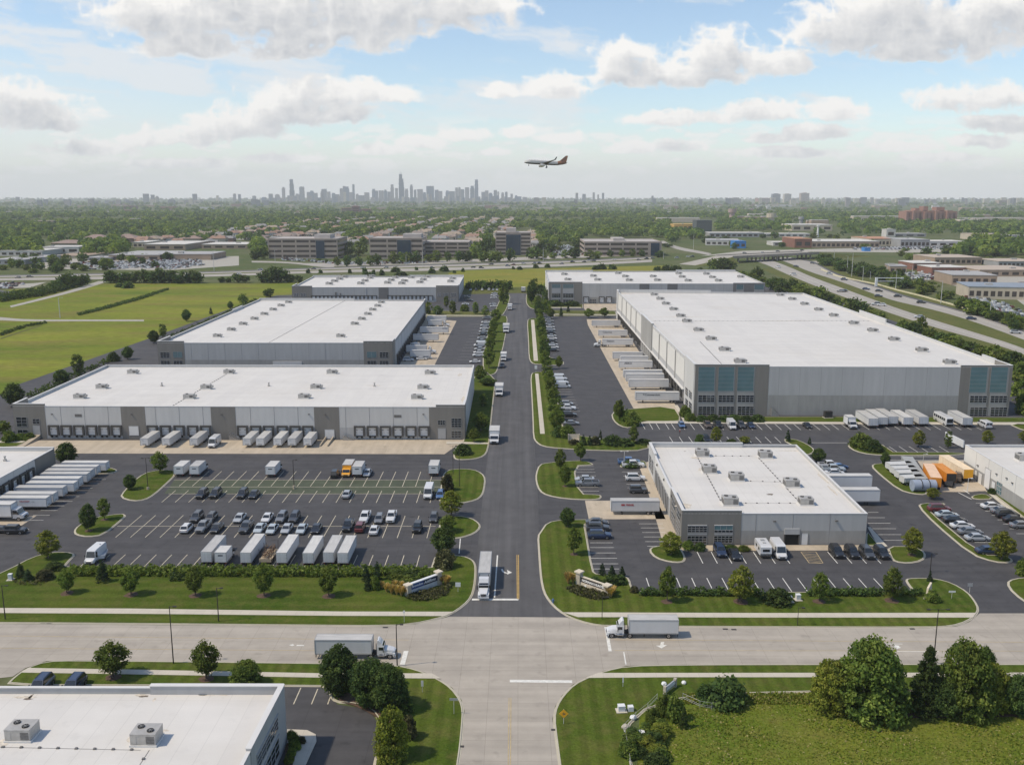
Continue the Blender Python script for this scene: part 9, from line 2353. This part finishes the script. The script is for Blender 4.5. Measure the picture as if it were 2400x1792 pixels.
for b_, a0, a1, seg in ((up, -PI*0.66, PI*0.66, st[3:]),(rear, -PI*0.66, PI*0.66, st[:4]),(lo, PI*0.66, PI*1.34, st)):
	rg_ = [fring(x, s, dz, a0, a1,12) for x, s, dz in seg]; m_ = 13; o = len(b_.v)
	for q in rg_: b_.v.extend(q)
	for k in range(len(rg_)-1):
		for i in range(12): b_.f.append((k*m_+i, k*m_+i+1,(k+1)*m_+i+1,(k+1)*m_+i)); b_.m.append(0)
up.build("fuselage", M_fus, t, smooth=True); rear.build("rear_fuselage", M_tan, t, smooth=True); lo.build("belly", M_belly, t, smooth=True)
def wing(name, root_x, root_y, root_z, tip_x, tip_y, tip_z, c0, c1, th, m, winglet=True):
	b = MB()
	def prof(x, y, z, ch): return [(x+ch*0.5, y, z),(x+ch*0.2, y, z+th*ch),(x-ch*0.5, y, z+th*ch*0.2),(x+ch*0.1, y, z-th*ch*0.5)]
	rings = [prof(root_x, root_y, root_z, c0), prof((root_x+tip_x)/2+c0*0.05,(root_y+tip_y)/2,(root_z+tip_z)/2,(c0+c1)*0.46), prof(tip_x, tip_y, tip_z, c1)]
	if winglet: rings.append(prof(tip_x-c1*0.9, tip_y*1.02, tip_z+FL*0.065, c1*0.45))
	b.loft(rings, 0); return b.build(name, m, t)
for s in (1,-1):
	wing("wing", 0.02*FL, s*r_*0.7,-r_*0.5,-0.16*FL, s*FL*0.44, FL*0.035, FL*0.16, FL*0.04,0.09, M_belly)
	wing("tailplane", -0.43*FL, s*r_*0.3, r_*0.35,-0.49*FL, s*FL*0.17, FL*0.015, FL*0.075, FL*0.03,0.08, M_belly, False)
	e = MB(); ex, ey, ez = 0.075*FL, s*FL*0.13,-r_*1.35; rr_ = r_*0.55
	def er(x, q): return [(ex+x, ey+rr_*q*math.cos(2*PI*i/14), ez+rr_*q*math.sin(2*PI*i/14)) for i in range(14)]
	e.loft([er(FL*0.06,0.86), er(FL*0.055,1.0), er(0,1.05), er(-FL*0.045,0.7), er(-FL*0.06,0.4)],0); en = e.build("engine", M_fus, t)
	k = MB(); k.loft([er(FL*0.0601,0.8), er(FL*0.061,0.2)],0); k.build("intake", M_belly, en)
	g_ = MB(); gx = -0.03*FL; g_.tube((gx, s*r_*0.9,-r_*0.9),(gx, s*r_*0.9,-r_*1.95), r_*0.09);
	for q in (-1,1): g_.tube((gx, s*r_*0.9+q*r_*0.12,-r_*2.0),(gx, s*r_*0.9+q*r_*0.3,-r_*2.0), r_*0.30, n=12)
	g_.build("landing_gear", M_trim, t)
g_ = MB(); g_.tube((0.39*FL, 0,-r_*0.8),(0.39*FL, 0,-r_*1.6), r_*0.07); g_.tube((0.39*FL, -r_*0.15,-r_*1.65),(0.39*FL, r_*0.15,-r_*1.65), r_*0.2, n=10); g_.build("landing_gear", M_trim, t)
b = MB(); fin = [(-0.30*FL, r_*0.85),(-0.40*FL, r_*1.1),(-0.505*FL, r_*3.35),(-0.545*FL, r_*3.4),(-0.50*FL, r_*0.5)]
fp = [(-0.29, .9),(-0.335,1.15),(-0.47,3.45),(-0.52,3.5),(-0.485, .55)]
b.loft([[(x*FL, -r_*0.13, z*r_) for x, z in fp],[(x*FL, r_*0.13, z*r_) for x, z in fp]],0); b.build("tail_fin", M_tan, t)
b = MB()
for i in range(26):
	x = 0.36*FL-i*0.024*FL
	for s in (1,-1): b.box(x-0.006*FL, s*r_*1.0-0.02, r_*0.22, x+0.004*FL, s*r_*1.0+0.03, r_*0.42) if s > 0 else b.box(x-0.006*FL, -r_-0.03, r_*0.22, x+0.004*FL, -r_+0.02, r_*0.42)
b.build("window", M_cglass, t)
k = MB(); k.add([(0.475*FL, -r_*0.30, r_*0.30),(0.475*FL, r_*0.30, r_*0.30),(0.445*FL, r_*0.42, r_*0.56),(0.445*FL, -r_*0.42, r_*0.56)],[(0,1,2,3)]); k.build("windscreen", M_cglass, t)

drop_protos()
alike = {}
for o in SC.objects:
	if o.parent is None and o.get('label'): alike.setdefault(o['label'],[]).append(o)
for lab, os_ in alike.items():
	if len(os_) > 1:
		os_.sort(key=lambda o: pix(o.location)[0])
		for i, o in enumerate(os_): o['label'] = "%s, %s from the left" % (lab, ordinal(i+1))
# ---------------------------------------------------------------- the air between
hb = MB(); hb.box(-14000,-300,-1.0,14000,17000,520.0)
hz_ = hb.build("haze", []); hz_['kind'] = 'stuff'
hm, ht = newmat("haze_air"); ho = N(ht, 'ShaderNodeOutputMaterial'); hv = N(ht, 'ShaderNodeVolumePrincipled')
hv.inputs['Color'].default_value = (0.93,0.955,1.0,1); hv.inputs['Density'].default_value = HAZE_DENSITY; hv.inputs['Anisotropy'].default_value = 0.0
ht.links.new(hv.outputs[0], ho.inputs['Volume']); hz_.data.materials.append(hm)
